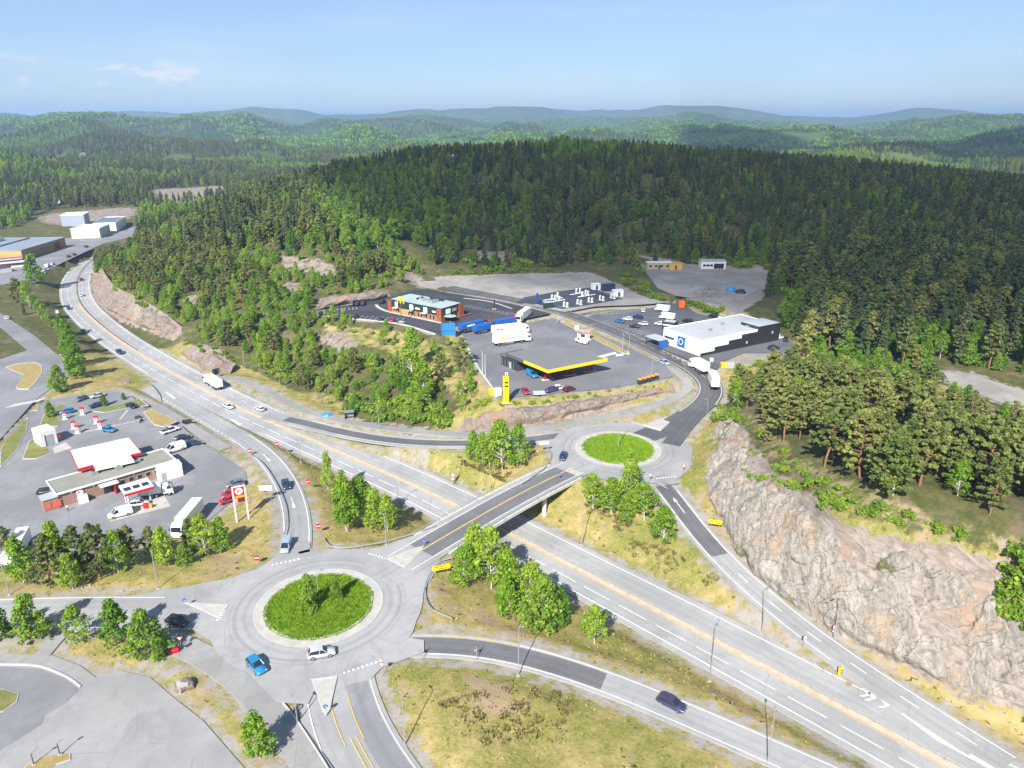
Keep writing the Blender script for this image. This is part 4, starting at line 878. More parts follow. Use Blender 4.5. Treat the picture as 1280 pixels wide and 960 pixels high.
# ---- trees one can tell apart, by the roads
gW = 'roadside trees along the west road'; gS = 'trees of the slope screening the fuel station'
for a in [
 ('broad', 0, 40, 800, 7.6, 'round dark green tree, second from the left in the row below the west road', gW, ZR-.2, 1.0),
 ('broad', 2, 2, 800, 6.0, 'leafy tree cut by the left edge of the picture below the west road', gW, ZR-.2, 1.0),
 ('birch', 0, 97, 803, 6.2, 'pale grey-green thin birch in the row below the west road, beside the footpath', gW, ZR-.2, 1.1),
 ('broad', 2, 146, 806, 7.4, 'bright green upright tree between the pale birch and the widest tree of the row', gW, ZR-.2, .95),
 ('broad', 1, 188, 820, 7.6, 'widest dark tree at the roundabout end of the row, dark car parked behind', gW, ZR-.2, 1.0),
 ('birch', 1, 325, 948, 7.0, 'single yellow-green young tree on the verge at the bottom of the south road', None, 6.0, 1.05),
 ('broad', 0, 388, 766, 6.8, 'taller leafy tree on the lawn of the larger roundabout', None, ZR+.5, .62),
 ('broad', 2, 421, 752, 4.8, 'small narrow tree beside the taller one on the larger roundabout lawn', None, ZR+.5, .7)]:
    tree_px(*a[:6], group=a[6], z=a[7], wx=a[8])
wedge = [('birch', 1, 433, 662, 12.0, 'leaning tall birch with thin top, leftmost in the wedge between slip road and motorway'), ('birch', 2, 434, 664, 9.5, 'full green birch at the near corner of the wedge beside the motorway'), ('birch', 0, 453, 655, 10.5, 'middle birch of the wedge clump between slip road and motorway'), ('birch', 3, 470, 663, 8.8, 'round birch at the bridge end of the wedge clump'), ('birch', 1, 484, 664, 7.8, 'smaller dark birch nearest the bridge in the wedge clump'), ('birch', 0, 410, 612, 9.0, 'slim birch with pale bare top at the far end of the wedge clump')]
for i, (k, v, x, y, h, lb) in enumerate(wedge): tree_px(k, v, x, y, h, lb, 'birches in the wedge between slip road and motorway', wx=[.75, 1, 1, 1.05, 1, .6][i])
for i, (k, v, x, y, h, lb) in enumerate([('birch', 1, 592, 576, 7.6, 'leftmost birch of the clump on the far meadow under the pinkish rock cut'), ('birch', 2, 612, 584, 8.5, 'second birch from the left on the far meadow clump'), ('birch', 0, 628, 587, 12.0, 'tallest full birch in the middle of the far meadow clump'), ('birch', 3, 603, 580, 8.0, 'low birch between the two leftmost ones of the far meadow clump'), ('birch', 0, 646, 586, 11.0, 'slim birch with a pale bare stem at the roundabout end of the far meadow clump')]): tree_px(k, v, x, y, h, lb, 'birches on the far meadow', wx=[1, .9, 1.05, .9, .8][i])
for i, (k, v, x, y, h, lb) in enumerate([('birch', 2, 741, 638, 8.0, 'leftmost birch below the smaller roundabout, with a clear pale trunk'), ('birch', 0, 764, 642, 8.2, 'low bright birch second from the left below the smaller roundabout'), ('birch', 1, 786, 628, 11.4, 'tallest birch below the smaller roundabout with a bare pointed top'), ('birch', 3, 782, 650, 6.0, 'small light green birch in front of the tallest one below the smaller roundabout'), ('birch', 2, 805, 651, 8.2, 'wide round birch right of the tallest one below the smaller roundabout'), ('birch', 0, 830, 680, 8.0, 'yellow-green birch standing nearest the slip road below the smaller roundabout')]): tree_px(k, v, x, y, h, lb, 'birches below the smaller roundabout', wx=[1.1, 1.15, .8, 1.15, 1.15, 1.15][i])
for i, (k, v, x, y, h, lb) in enumerate([('birch', 0, 579, 731, 7.6, 'dense birch with a white trunk beside the yellow direction sign'), ('birch', 1, 594, 724, 10.5, 'birch reaching up to the bridge edge behind the dense one'), ('birch', 2, 614, 736, 11.5, 'tall birch third from the bridge in the row along the motorway'), ('birch', 3, 636, 752, 10.0, 'birch in the middle of the row along the motorway'), ('birch', 1, 633, 772, 7.4, 'low birch standing forward of the row along the motorway'), ('birch', 0, 660, 764, 9.2, 'grey-green birch with visible branches behind the largest one'), ('broad', 0, 677, 783, 9.4, 'largest full green tree at the end of the row along the motorway'), ('broad', 1, 697, 778, 6.5, 'dark low tree in the shade behind the largest one by the motorway'), ('birch', 2, 743, 804, 6.8, 'lone pale birch on the verge between slip road and motorway')]): tree_px(k, v, x, y, h, lb, 'trees between the bridge and the slip road', wx=[1.2, 1, .9, 1, 1, 1, 1.05, 1, 1.1][i])
for i, (k, v, x, y, h, lb) in enumerate([('birch', 1, 30, 728, 8.4, 'bright birch overlapping the white lorry at the left end of the screening slope'), ('pine', 2, 62, 736, 9.4, 'wide brown pine next to the bright birch on the screening slope'), ('birch', 0, 92, 737, 6.8, 'yellow-green young birch in front of the pines on the screening slope'), ('birch', 3, 72, 716, 9.6, 'tall birch behind the brown pine on the screening slope'), ('pine', 0, 103, 722, 9.6, 'brownish pine behind the yellow-green birch on the screening slope'), ('pine', 1, 125, 722, 9.6, 'dark pine left of the rocky mound on the screening slope'), ('pine', 3, 122, 727, 4.2, 'small young pine at the left foot of the rocky mound'), ('birch', 2, 148, 716, 7.6, 'bright birch in front of two pines above the rocky mound'), ('pine', 1, 166, 706, 7.5, 'pine right behind the bright birch above the rocky mound'), ('pine', 0, 192, 700, 6.6, 'round-headed pine beside the lamp post on the screening slope'), ('birch', 1, 207, 706, 7.2, 'grey-green birch hiding the cab of the white box lorry'), ('broad', 0, 230, 706, 4.0, 'low bright bush-like tree right of the rocky mound'), ('birch', 0, 258, 694, 8.2, 'tall birch with a pale stem in front of the white box lorry'), ('birch', 3, 280, 688, 6.8, 'full birch left of the tall red price sign'), ('pine', 2, 244, 690, 6.8, 'dark pine between the box lorry and the tall birch'), ('pine', 3, 8, 700, 7, 'dark pine at the left picture edge behind the white lorry')]): tree_px(k, v, x, y, h*1.02, lb, gS)
for i, (k, v, x, y, h, lb) in enumerate([('broad', 0, 75, 489, 8.0, 'dark green round tree alone on the verge above the parking bays'), ('broad', 1, 96, 470, 9.5, 'nearest tall dark tree of the row beside the motorway bend'), ('broad', 2, 92, 455, 9.5, 'second tall tree of the row beside the motorway bend'), ('broad', 0, 88, 443, 9, 'third tree of the row beside the motorway bend'), ('broad', 2, 85, 430, 9, 'fourth tree of the row beside the motorway bend'), ('broad', 1, 79, 418, 8, 'fifth slimmer tree of the row beside the motorway bend'), ('birch', 1, 62, 408, 6, 'small light tree under the white motorway sign'), ('pine', 2, 24, 383, 12, 'reddish brown pine on the grass left of the motorway'), ('birch', 0, 38, 386, 12, 'tall narrow tree beside the reddish brown pine'), ('broad', 0, 44, 355, 14, 'large dark tree in front of the long warehouse'), ('spruce', 0, 31, 394, 5, 'small dark spruce below the reddish brown pine'), ('birch', 2, 52, 399, 8, 'leafy tree at the upper end of the motorway row'), ('broad', 2, 131, 508, 3.6, 'small round tree between the fuel station bays'), ('broad', 1, 64, 521, 4.2, 'low tree on the lawn by the red pumps'), ('broad', 0, 155, 500, 2.2, 'tiny pale shrub-like tree by the bays near the motorway')]): tree_px(k, v, x, y, h, lb, 'trees along the west verge of the motorway', z=None)
for i, (k, v, x, y, h, lb) in enumerate([('pine', 2, 577, 462, 9.5, 'brown pine alone on the rim left of the truck stop yard'), ('pine', 0, 551, 477, 8.5, 'dark round pine lower on the grass slope left of the truck stop yard'), ('birch', 3, 514, 470, 14.5, 'tallest narrow birch on the slope below the restaurant'), ('birch', 1, 530, 500, 12, 'tall birch with a white stem lower on the slope below the restaurant')]): tree_px(k, v, x, y, h, lb, 'trees on the slope below the restaurant')
# ---- woodland: jittered points over the open country, sorted into single trees (largest in view) and masses
ROCKG = rockm.reshape(GX.shape); GRAVG = gravm.reshape(GX.shape)
def look(Gd, x, y):
    i = np.clip(np.searchsorted(AX, x), 0, len(AX)-1); j = np.clip(np.searchsorted(AY, y), 0, len(AY)-1); return Gd[j, i]
def cells(x0, x1, y0, y1, s, rng):
    gx, gy = np.meshgrid(np.arange(x0, x1, s), np.arange(y0, y1, s)); n = gx.size
    return gx.ravel()+rng.uniform(-.48, .48, n)*s, gy.ravel()+rng.uniform(-.48, .48, n)*s
ZA = [(905, 502), (930, 492), (975, 490), (1020, 498), (1100, 508), (1180, 530), (1240, 560), (1320, 600), (1420, 640), (1420, 716), (1300, 690), (1258, 676), (1180, 650), (1110, 630), (1062, 612), (1012, 575), (962, 545), (926, 518)]
ZA2 = [(915, 505), (960, 545), (1020, 585), (1070, 625), (1130, 645), (1200, 662), (1160, 676), (1060, 655), (1000, 618), (950, 575), (915, 530)]
ZC = [(110, 330), (120, 350), (170, 368), (228, 405), (250, 428), (300, 440), (330, 470), (420, 512), (470, 530), (560, 530), (590, 505), (603, 490), (590, 462), (555, 425), (480, 412), (398, 398), (386, 388), (430, 372), (480, 360), (530, 345), (520, 325), (440, 322), (330, 318), (250, 320), (180, 300), (130, 312)]
NOT = [[(0, 300), (170, 283), (130, 320), (100, 345), (95, 372), (140, 415), (250, 470), (420, 545), (560, 560), (650, 552), (760, 535), (870, 500), (860, 470), (610, 500), (560, 540), (430, 522), (280, 475), (200, 425), (120, 385), (105, 350), (0, 380)],
       [(540, 345), (740, 338), (850, 380), (990, 420), (1008, 440), (985, 452), (900, 470), (600, 500), (575, 420), (520, 360)]]
SCRUB = [[(388, 402), (500, 412), (560, 428), (604, 495), (590, 520), (545, 492), (500, 462), (450, 452), (395, 438)], [(470, 405), (545, 425), (560, 455), (500, 430)], [(360, 486), (420, 492), (440, 515), (400, 512)], [(1180, 478), (1130, 470), (1100, 490), (1180, 500), (1240, 515), (1300, 545), (1235, 500)]]
rng = np.random.default_rng(99)
cand = []    # x, y, z, kind, height
def add(x, y, kind, h): 
    z = hz(x, y)
    for i in range(len(x)): cand.append((x[i], y[i], z[i], kind[i], h[i]))
def near_pass():
    x, y = cells(-420, 560, 60, 640, 3.3, rng); ok0 = (rd(x, y) > 2.2) & (look(ROCKG, x, y) < .5) & (look(GRAVG, x, y) < .6)
    x, y = x[ok0], y[ok0]; z = hz(x, y); px, py, fz = proj(x, y, z); u = rng.random(len(x))
    inA = in_poly(px, py, ZA); inA2 = in_poly(px, py, ZA2) & ~inA; inC = in_poly(px, py, ZC); no = np.zeros(len(x), bool); scr = np.zeros(len(x), bool)
    for p in NOT: no |= in_poly(px, py, p)
    for p in SCRUB: scr |= in_poly(px, py, p)
    frame = (px > -220) & (px < 1750)
    patch = fbm(x/34, y/34, 3, 71); fine = fbm(x/9, y/9, 2, 72)
    hill = (~inA) & (~inA2) & (~inC) & (~no) & (((y > 206) & (px > 985)) | ((py < 335)) | ((py < 372) & (px > 960))) & ~in_poly(px, py, [(-300, 520), (-300, 250), (170, 268), (175, 300), (125, 312), (95, 345), (60, 420), (100, 470), (60, 520)])
    K = np.full(len(x), '', object); Hh = np.zeros(len(x))
    # A: pines on the hill above the rock cut
    m = inA & (u < .33) & frame; t = rng.random(len(x)); K[m] = np.where(t[m] < .76-.5*(px[m] < 960), 'pine', np.where(t[m] < .91, 'birch', 'bush')); Hh[m] = np.where(K[m] == 'pine', 9.5+5.5*rng.random(m.sum()), np.where(K[m] == 'birch', 6+4*rng.random(m.sum()), 1.5+1.5*rng.random(m.sum())))
    m = (inA2 & (u < .38)) & frame; K[m] = np.where(t[m] < .12, 'pine', 'bush'); Hh[m] = np.where(K[m] == 'pine', 5+4*rng.random(m.sum()), 1.0+1.4*rng.random(m.sum()))
    # C: leafy slope west of the plateau with pines higher up
    up = smooth(395, 335, py); pinep = np.clip(.04+.42*up*(patch > .47)+.08*(patch > .64), 0, .75)
    m = inC & ~scr & (u < .54) & frame; K[m] = np.where(t[m] < pinep[m], 'pine', np.where(t[m] < pinep[m]+.5*(1-pinep[m]), 'birch', np.where(t[m] < .80, 'broad', 'bush')))
    r2 = rng.random(len(x)); Hh[m] = np.select([K[m] == 'pine', K[m] == 'birch', K[m] == 'broad'], [7+5*r2[m], 4.0+4.2*r2[m], 3.3+3.2*r2[m]], 1.6+1.7*r2[m])
    m = inC & scr & (u < .24) & frame; K[m] = np.where(t[m] < .75, 'bush', 'birch'); Hh[m] = np.where(K[m] == 'bush', .9+1.2*r2[m], 3.5+3*r2[m])
    # hill: tall mixed forest
    green = np.exp(-(((px-480)/75)**2+((py-275)/62)**2))*1.25+.40*(patch > .57)
    tall = smooth(880, 1000, px)*smooth(300, 350, py)
    m = hill & (u < .46+.1*tall) & (fbm(x/26, y/26, 3, 77) > .33) & frame; gp = np.clip(green[m]+.07, 0, .85)
    K[m] = np.where(t[m] < gp, np.where(r2[m] < .5, 'birch', 'broad'), np.where(fine[m]+.35*(r2[m]-.5) > .47, 'spruce', 'tallpine')); Hh[m] = np.select([K[m] == 'birch', K[m] == 'broad', K[m] == 'spruce'], [8+4*r2[m], 7+4*r2[m], 7+9.5*r2[m]+5*tall[m]], 9+6*r2[m]+6.0*tall[m])
    Hh[m] *= .70+.62*fbm(x[m]/48, y[m]/48, 3, 78)
    fr = m & (y < 420) & (py > 318) & (px > 560) & (px < 1000) & (rng.random(len(x)) < .5); K[fr] = np.where(r2[fr] < .5, 'broad', 'bush'); Hh[fr] = np.where(r2[fr] < .5, 4+4*rng.random(fr.sum()), 2+2*rng.random(fr.sum()))
    gz = (~inA) & in_poly(px, py, [(925, 490), (985, 448), (1100, 452), (1175, 470), (1240, 512), (1320, 560), (1320, 600), (1180, 532), (1020, 500)]) & (u < .55); K[gz] = np.where(t[gz] < .30, 'broad', np.where(t[gz] < .42, 'birch', np.where(t[gz] < .52, 'pine', 'bush'))); Hh[gz] = np.where(K[gz] == 'bush', 1.2+1.8*r2[gz], np.where(K[gz] == 'pine', 5+5*r2[gz], 3+3.5*r2[gz]))
    ex = (px >= 1300) & (px < 1850) & (y > 70) & (rd(x, y) > 9) & (py < 1050) & (K == '') & (u < .40); K[ex] = np.where(t[ex] < .6, 'pine', np.where(t[ex] < .85, 'birch', 'bush')); Hh[ex] = np.where(K[ex] == 'bush', 1.2+1.5*r2[ex], 7+6*r2[ex])
    fr = m & (py > 432) & (px > 985) & (rng.random(len(x)) < .6); K[fr] = 'broad'; Hh[fr] = 3.5+4*r2[fr]
    k = K != ''; add(x[k], y[k], K[k], Hh[k])
near_pass()
def edge_bushes():                                            # low growth along verges, rims and islands of green
    for pts, n, hh in (([(880, 505), (905, 500), (925, 512), (912, 530), (895, 525)], 14, 2.2), ([(570, 500), (615, 500), (610, 512), (575, 515)], 20, 1.1), ([(1235, 735), (1300, 730), (1320, 810), (1255, 775)], 26, 2.2), ([(1270, 690), (1330, 700), (1330, 750), (1275, 740)], 10, 3.5), ([(430, 500), (560, 515), (560, 535), (470, 530)], 40, 2.6), ([(640, 492), (830, 478), (835, 486), (650, 500)], 22, 1.0), ([(830, 320), (1000, 330), (990, 350), (930, 336), (840, 330)], 40, 3.0), ([(560, 345), (700, 338), (720, 330), (600, 325)], 40, 2.6), ([(772, 345), (800, 340), (822, 362), (860, 378), (912, 388), (918, 398), (850, 384), (790, 372)], 46, 2.6), ([(905, 455), (985, 448), (1010, 470), (930, 475)], 22, 1.6), ([(116, 335), (140, 352), (200, 386), (215, 400), (190, 392), (140, 362)], 36, 2.0), ([(224, 426), (290, 440), (300, 460), (240, 438)], 16, 1.4), ([(600, 510), (700, 498), (840, 480), (700, 503)], 24, .9), ([(960, 575), (1060, 640), (1180, 672), (1260, 692), (1240, 672), (1100, 632), (1000, 580)], 34, 1.3), ([(930, 555), (1000, 605), (1010, 620), (935, 575)], 14, .9), ([(960, 600), (1120, 650), (1050, 640), (1000, 610)], 30, 1.2), ([(920, 585), (980, 600), (990, 610), (930, 600)], 12, 1.1), ([(0, 700), (300, 650), (300, 700), (60, 735)], 30, 1.0)):
        a = np.array(pts, float); c = 0
        while c < n:
            q = a.min(0)+rng.random(2)*(a.max(0)-a.min(0))
            if in_poly(np.array([q[0]]), np.array([q[1]]), pts)[0]:
                g = G(*q); c += 1
                if rd(np.array([g[0]]), np.array([g[1]]))[0] > .8: cand.append((g[0], g[1], g[2], 'bush', hh*(.6+.8*rng.random())))
edge_bushes()
KN = {k: [c for c in cand if TNAME[c[3]][0] == TNAME[k][0]] for k in ('pine', 'spruce', 'birch', 'broad', 'bush')}
rest = {}
def zone_label(kind, x, y, z):
    px, py, _ = proj(x, y, z); nm = TNAME[kind][0]; a = in_poly(np.array([px]), np.array([py]), ZA)[0] or in_poly(np.array([px]), np.array([py]), ZA2)[0]; c = in_poly(np.array([px]), np.array([py]), ZC)[0]
    what = {'pine_tree': 'pine', 'spruce_tree': 'dark spruce', 'birch_tree': 'light green birch', 'leafy_tree': 'leafy tree', 'bush': 'low green bush'}[nm]
    if a: return what+' on the hill above the grey rock cut', what+' group above the rock cut'
    if c: return what+' on the rocky slope between motorway and restaurant', what+' group on the rocky slope'
    if px > 960 and py < 520: return what+' in the tall dark wood behind the white shop', what+' group of the tall dark wood'
    if py < 420 and px > 540: return what+' at the foot of the wooded hill behind the yards', what+' group at the hill foot'
    if px > 860: return what+' along the rim of the grey rock cut', what+' group along the rock rim'
    if py > 640: return what+' in the undergrowth of the screening slope', what+' group of the screening slope'
    if px < 560: return what+' on the wooded hill west of the restaurant', what+' group west of the restaurant'
    return what+' on the bank below the truck stop yard', what+' group below the truck stop'
NIND = {'pine': 270, 'spruce': 200, 'birch': 250, 'broad': 260, 'bush': 280}
for k, lst in KN.items():
    arr = np.array([(c[0], c[1], c[2]) for c in lst]); px, py, fz = proj(arr[:, 0], arr[:, 1], arr[:, 2]); hh = np.array([c[4] for c in lst])
    inf = (px > -15) & (px < 1295) & (py < 1000); score = np.where(inf, hh/fz, -1); order = np.argsort(-score)
    sel = set(order[:NIND[k]].tolist())
    for i, c in enumerate(lst):
        if i in sel:
            lb, gr = zone_label(c[3], *c[:3]); plant(c[3], int(rng.integers(9)), c[0], c[1], c[2], c[4], rng.random()*6.28, lb, gr, .9+.25*rng.random())
        else: rest.setdefault(c[3], []).append((c[0], c[1], c[2], c[4]))
# far country: woods over the hills to the horizon
def far_pass(y0, y1, s, seed, dens):
    r = np.random.default_rng(seed); x, y = cells(-y1*.85, y1*.85, y0, y1, s, r); m = np.abs(x) < y*.80+160; x, y = x[m], y[m]
    m = (np.hypot(x, y) > y0) & ((y > 620) | (x < -420) | (x > 560)) & (look(ROCKG, x, y) < .5) & (rd(x, y) > 4); x, y = x[m], y[m]
    clear = fbm(x/190, y/190, 3, 61); m = (r.random(len(x)) < dens) & (clear < .70); x, y = x[m], y[m]; z = hz(x, y); px, py, _ = proj(x, y, z)
    m = ~in_poly(px, py, [(-200, 420), (-200, 300), (-10, 300), (60, 262), (175, 258), (175, 296), (125, 312), (60, 420)]) & ~((px < 175) & (py > 300)); x, y, z = x[m], y[m], z[m]
    pt = fbm(x/130, y/130, 3, 62); u = r.random(len(x)); k = np.where(pt+.25*(u-.5) > .56, np.where(u < .5, 'broad', 'birch'), np.where(u < .62, 'spruce', 'tallpine')); h = np.where((k == 'broad') | (k == 'birch'), 8+4*u, 11+5*u)
    for i in range(len(x)): rest.setdefault(k[i], []).append((x[i], y[i], z[i], h[i]))
far_pass(300, 1000, 7.0, 1, .85); far_pass(1000, 2100, 9.5, 2, .85)
def clump_pass(y0, y1, s, seed):
    r = np.random.default_rng(seed); x, y = cells(-y1*.85, y1*.85, y0, y1, s, r); m = (np.abs(x) < y*.80+100) & (fbm(x/300, y/300, 3, 63) < .72); x, y = x[m], y[m]; z = hz(x, y); pt = fbm(x/260, y/260, 3, 64); u = r.random(len(x))
    k = np.where(pt+.3*(u-.5) > .54, 'broad', np.where(u < .75, 'spruce', 'tallpine'))
    for i in range(len(x)): rest.setdefault(k[i]+'_far', []).append((x[i], y[i], z[i], 11+6*u[i]))
clump_pass(2100, 4600, 17, 4); clump_pass(4600, 6400, 25, 5)
def lod(kind, seed):
    """coarse tree for the far hills"""
    r = np.random.default_rng(seed); C = []; R = []
    if kind == 'broad':
        for i in range(9): C.append(r.normal(size=3)*np.array([1.9, 1.9, 1.2])+np.array([0, 0, 5])); R.append((2.4, 2.4, 2.1))
        V, T = leafcloud(np.array(C), np.array(R), 7, 2.0, r, .8, .4); return crown_mesh('crown', V, T, L_BROAD), 9
    for i in range(10): f = i/10; C.append(np.array([r.normal()*.5, r.normal()*.5, 17*(.15+.85*f)])); w = 3.4*(1-f)+.5; R.append((w, w, 1.3))
    V, T = leafcloud(np.array(C), np.array(R), 6, 1.9, r, .7, .4); return crown_mesh('crown', V, T, L_SPRUCE if kind == 'spruce' else L_PINE), 17
def scatter(name, meshes, h0, pts, label=None):
    """one object of many trees: points that carry size and turn, each showing one of the tree meshes"""
    pts = np.array(pts, float); n = len(pts); r = np.random.default_rng(n)
    me = bpy.data.meshes.new(name); me.vertices.add(n); co_ = pts[:, :3].copy(); co_[:, 2] -= .15; me.vertices.foreach_set('co', co_.astype(np.float32).ravel())
    for an, ty, arr in (('size', 'FLOAT', pts[:, 3]/h0), ('turn', 'FLOAT', r.random(n)*6.283), ('pick', 'INT', r.integers(0, len(meshes), n))):
        a = me.attributes.new(an, ty, 'POINT'); a.data.foreach_set('value', arr.astype(np.float32 if ty == 'FLOAT' else np.int32))
    o = link(name, me); tag(o, label, None, None, 'stuff')
    ng = bpy.data.node_groups.new(name+'_spread', 'GeometryNodeTree'); ng.interface.new_socket('Geometry', in_out='INPUT', socket_type='NodeSocketGeometry'); ng.interface.new_socket('Geometry', in_out='OUTPUT', socket_type='NodeSocketGeometry')
    N, L = ng.nodes, ng.links; gi = N.new('NodeGroupInput'); go = N.new('NodeGroupOutput'); ip = N.new('GeometryNodeInstanceOnPoints'); jn = N.new('GeometryNodeJoinGeometry')
    for ms in reversed(meshes):
        po = bpy.data.objects.new(name+'_shape', ms); oi = N.new('GeometryNodeObjectInfo'); oi.inputs['Object'].default_value = po; oi.inputs['As Instance'].default_value = False; oi.transform_space = 'ORIGINAL'
        gt = N.new('GeometryNodeGeometryToInstance'); L.new(oi.outputs['Geometry'], gt.inputs[0]); L.new(gt.outputs[0], jn.inputs[0])
    def na(nm, ty):
        x = N.new('GeometryNodeInputNamedAttribute'); x.data_type = ty; x.inputs['Name'].default_value = nm; return x.outputs[0]
    L.new(gi.outputs[0], ip.inputs['Points']); L.new(jn.outputs[0], ip.inputs['Instance']); ip.inputs['Pick Instance'].default_value = True; L.new(na('pick', 'INT'), ip.inputs['Instance Index'])
    cx = N.new('ShaderNodeCombineXYZ'); L.new(na('turn', 'FLOAT'), cx.inputs[2]); L.new(cx.outputs[0], ip.inputs['Rotation']); L.new(na('size', 'FLOAT'), ip.inputs['Scale']); L.new(ip.outputs[0], go.inputs[0])
    md = o.modifiers.new('spread', 'NODES'); md.node_group = ng
    return o
def joined(tr, cr, name):
    """trunk and crown as one mesh"""
    mA, mB = tr, cr; va = np.empty(len(mA.vertices)*3, np.float32); mA.vertices.foreach_get('co', va); vb = np.empty(len(mB.vertices)*3, np.float32); mB.vertices.foreach_get('co', vb)
    va = va.reshape(-1, 3); vb = vb.reshape(-1, 3); fa = [tuple(p.vertices) for p in mA.polygons]; na_ = len(va); fb = np.arange(len(vb)).reshape(-1, 4)+na_
    T = np.ones((na_+len(vb), 4), np.float32); T[:na_, :2] = .5; tb = np.empty(len(vb)*4, np.float32); mB.attributes['tint'].data.foreach_get('color', tb); T[na_:] = tb.reshape(-1, 4)
    return mkmesh(name, np.vstack([va, vb]), fa+[tuple(f) for f in fb.tolist()], [mA.materials[0], mB.materials[0]], midx=[0]*len(fa)+[1]*len(fb), attrs={'tint': T})
SN = {'pine': 'pine_wood', 'tallpine': 'pine_forest', 'spruce': 'spruce_forest', 'birch': 'birch_forest', 'broad': 'broadleaf_forest', 'bush': 'shrubbery'}
NTREE = {}
for k, pts in rest.items():
    NTREE[k] = len(pts)
    if k.endswith('_far'):
        b = k[:-4]; ms = [lod(b, 80+i) for i in range(3)]; scatter('distant_'+SN[b], [m_[0] for m_ in ms], ms[0][1], pts)
    else: scatter(SN[k], [joined(tr, cr, k+'_shape') for tr, cr, h_ in KIND[k]], KIND[k][0][2], pts)
print('trees', NTREE, {k: len(v) for k, v in KN.items()})
# ---------------------------------------------------------------- vehicles
def paint(name, col): return mat('car_paint_'+name, col, .28, .15, .5, noise=(.8, .05), coat=.6)
PAINT = {'silver': paint('silver', (.50, .52, .54)), 'white': paint('white', (.78, .78, .77)), 'black': paint('black', (.012, .013, .016)), 'darkblue': paint('dark_blue', (.022, .045, .12)), 'blue': paint('blue', (.02, .17, .40)), 'cyan': paint('bright_blue', (.02, .22, .45)), 'navy': paint('violet_blue', (.045, .045, .115)), 'grey': paint('grey', (.16, .17, .19)), 'red': paint('red', (.45, .015, .025)), 'darkred': paint('dark_red', (.16, .015, .02)), 'magenta': paint('magenta', (.38, .03, .12)), 'lightblue': paint('light_blue', (.33, .42, .52)), 'purple': paint('purple', (.10, .04, .18)), 'yellow': paint('yellow', (.75, .50, .02))}
M_GLASS = mat('tinted_glass', (.018, .024, .032), .08, 0, .8, noise=(1, .05)); M_TYRE = mat('tyre_rubber', (.018, .018, .018), .85); M_RIM = mat('alloy_rim', (.45, .46, .48), .35, .8); M_LAMP = mat('headlamp_glass', (.75, .77, .8), .1); M_TAIL = mat('tail_lamp', (.40, .012, .012), .25); M_CHASSIS = mat('chassis_black', (.025, .025, .028), .7); M_TRIM = mat('black_trim', (.03, .03, .032), .6)
M_TRAIL = mat('trailer_white', (.76, .76, .75), .45, noise=(.4, .06)); M_STEEL = mat('brushed_steel', (.50, .51, .53), .35, .7)
def rrect(x, hw, z0, z1, r=.16, top=1.0):
    """rounded cross-section (8 points) at station x"""
    t = hw*top; return [(x, -hw+r*.4, z0), (x, hw-r*.4, z0), (x, hw, z0+r), (x, hw*.99, (z0+z1)/2+.05), (x, t-r*.5, z1), (x, -t+r*.5, z1), (x, -hw*.99, (z0+z1)/2+.05), (x, -hw, z0+r)]
STY = {'hatch': (4.1, 1.76, 1.46, [(-2.05, .55, .78), (-1.98, .32, .95), (-1.2, .25, .98), (.75, .25, .95), (1.5, .25, .88), (1.95, .30, .74), (2.05, .42, .60)], [(-1.92, .96, 1.0), (-1.45, .97, 1.40), (-.6, .97, 1.46), (.25, .96, 1.42), (1.0, .95, .97)]),
       'sedan': (4.6, 1.80, 1.43, [(-2.3, .55, .80), (-2.22, .32, .96), (-1.2, .25, .97), (.8, .25, .94), (1.7, .25, .86), (2.2, .30, .72), (2.3, .42, .60)], [(-1.75, .96, .98), (-1.05, .97, 1.38), (-.3, .97, 1.43), (.35, .96, 1.38), (1.15, .95, .96)]),
       'wagon': (4.75, 1.82, 1.48, [(-2.37, .55, .85), (-2.30, .32, .98), (-1.2, .25, 1.0), (.85, .25, .97), (1.75, .25, .90), (2.28, .30, .75), (2.37, .42, .62)], [(-2.22, .97, 1.02), (-1.75, .98, 1.42), (-.6, .98, 1.48), (.35, .97, 1.43), (1.15, .95, .98)]),
       'suv': (4.55, 1.86, 1.66, [(-2.27, .60, .92), (-2.2, .36, 1.06), (-1.2, .30, 1.08), (.85, .30, 1.05), (1.7, .30, .99), (2.18, .34, .82), (2.27, .48, .68)], [(-2.12, 1.05, 1.10), (-1.7, 1.06, 1.58), (-.6, 1.06, 1.66), (.3, 1.05, 1.60), (1.02, 1.03, 1.06)]),
       'van': (5.3, 1.98, 2.1, [(-2.65, .50, 1.25), (-2.6, .32, 1.30), (-1.2, .28, 1.30), (1.0, .28, 1.28), (1.75, .28, 1.15), (2.52, .32, .88), (2.65, .45, .70)], [(-2.58, 1.28, 1.32), (-2.45, 1.29, 2.04), (-.6, 1.29, 2.1), (.9, 1.28, 2.02), (1.75, 1.14, 1.16)])}
CARC = {}
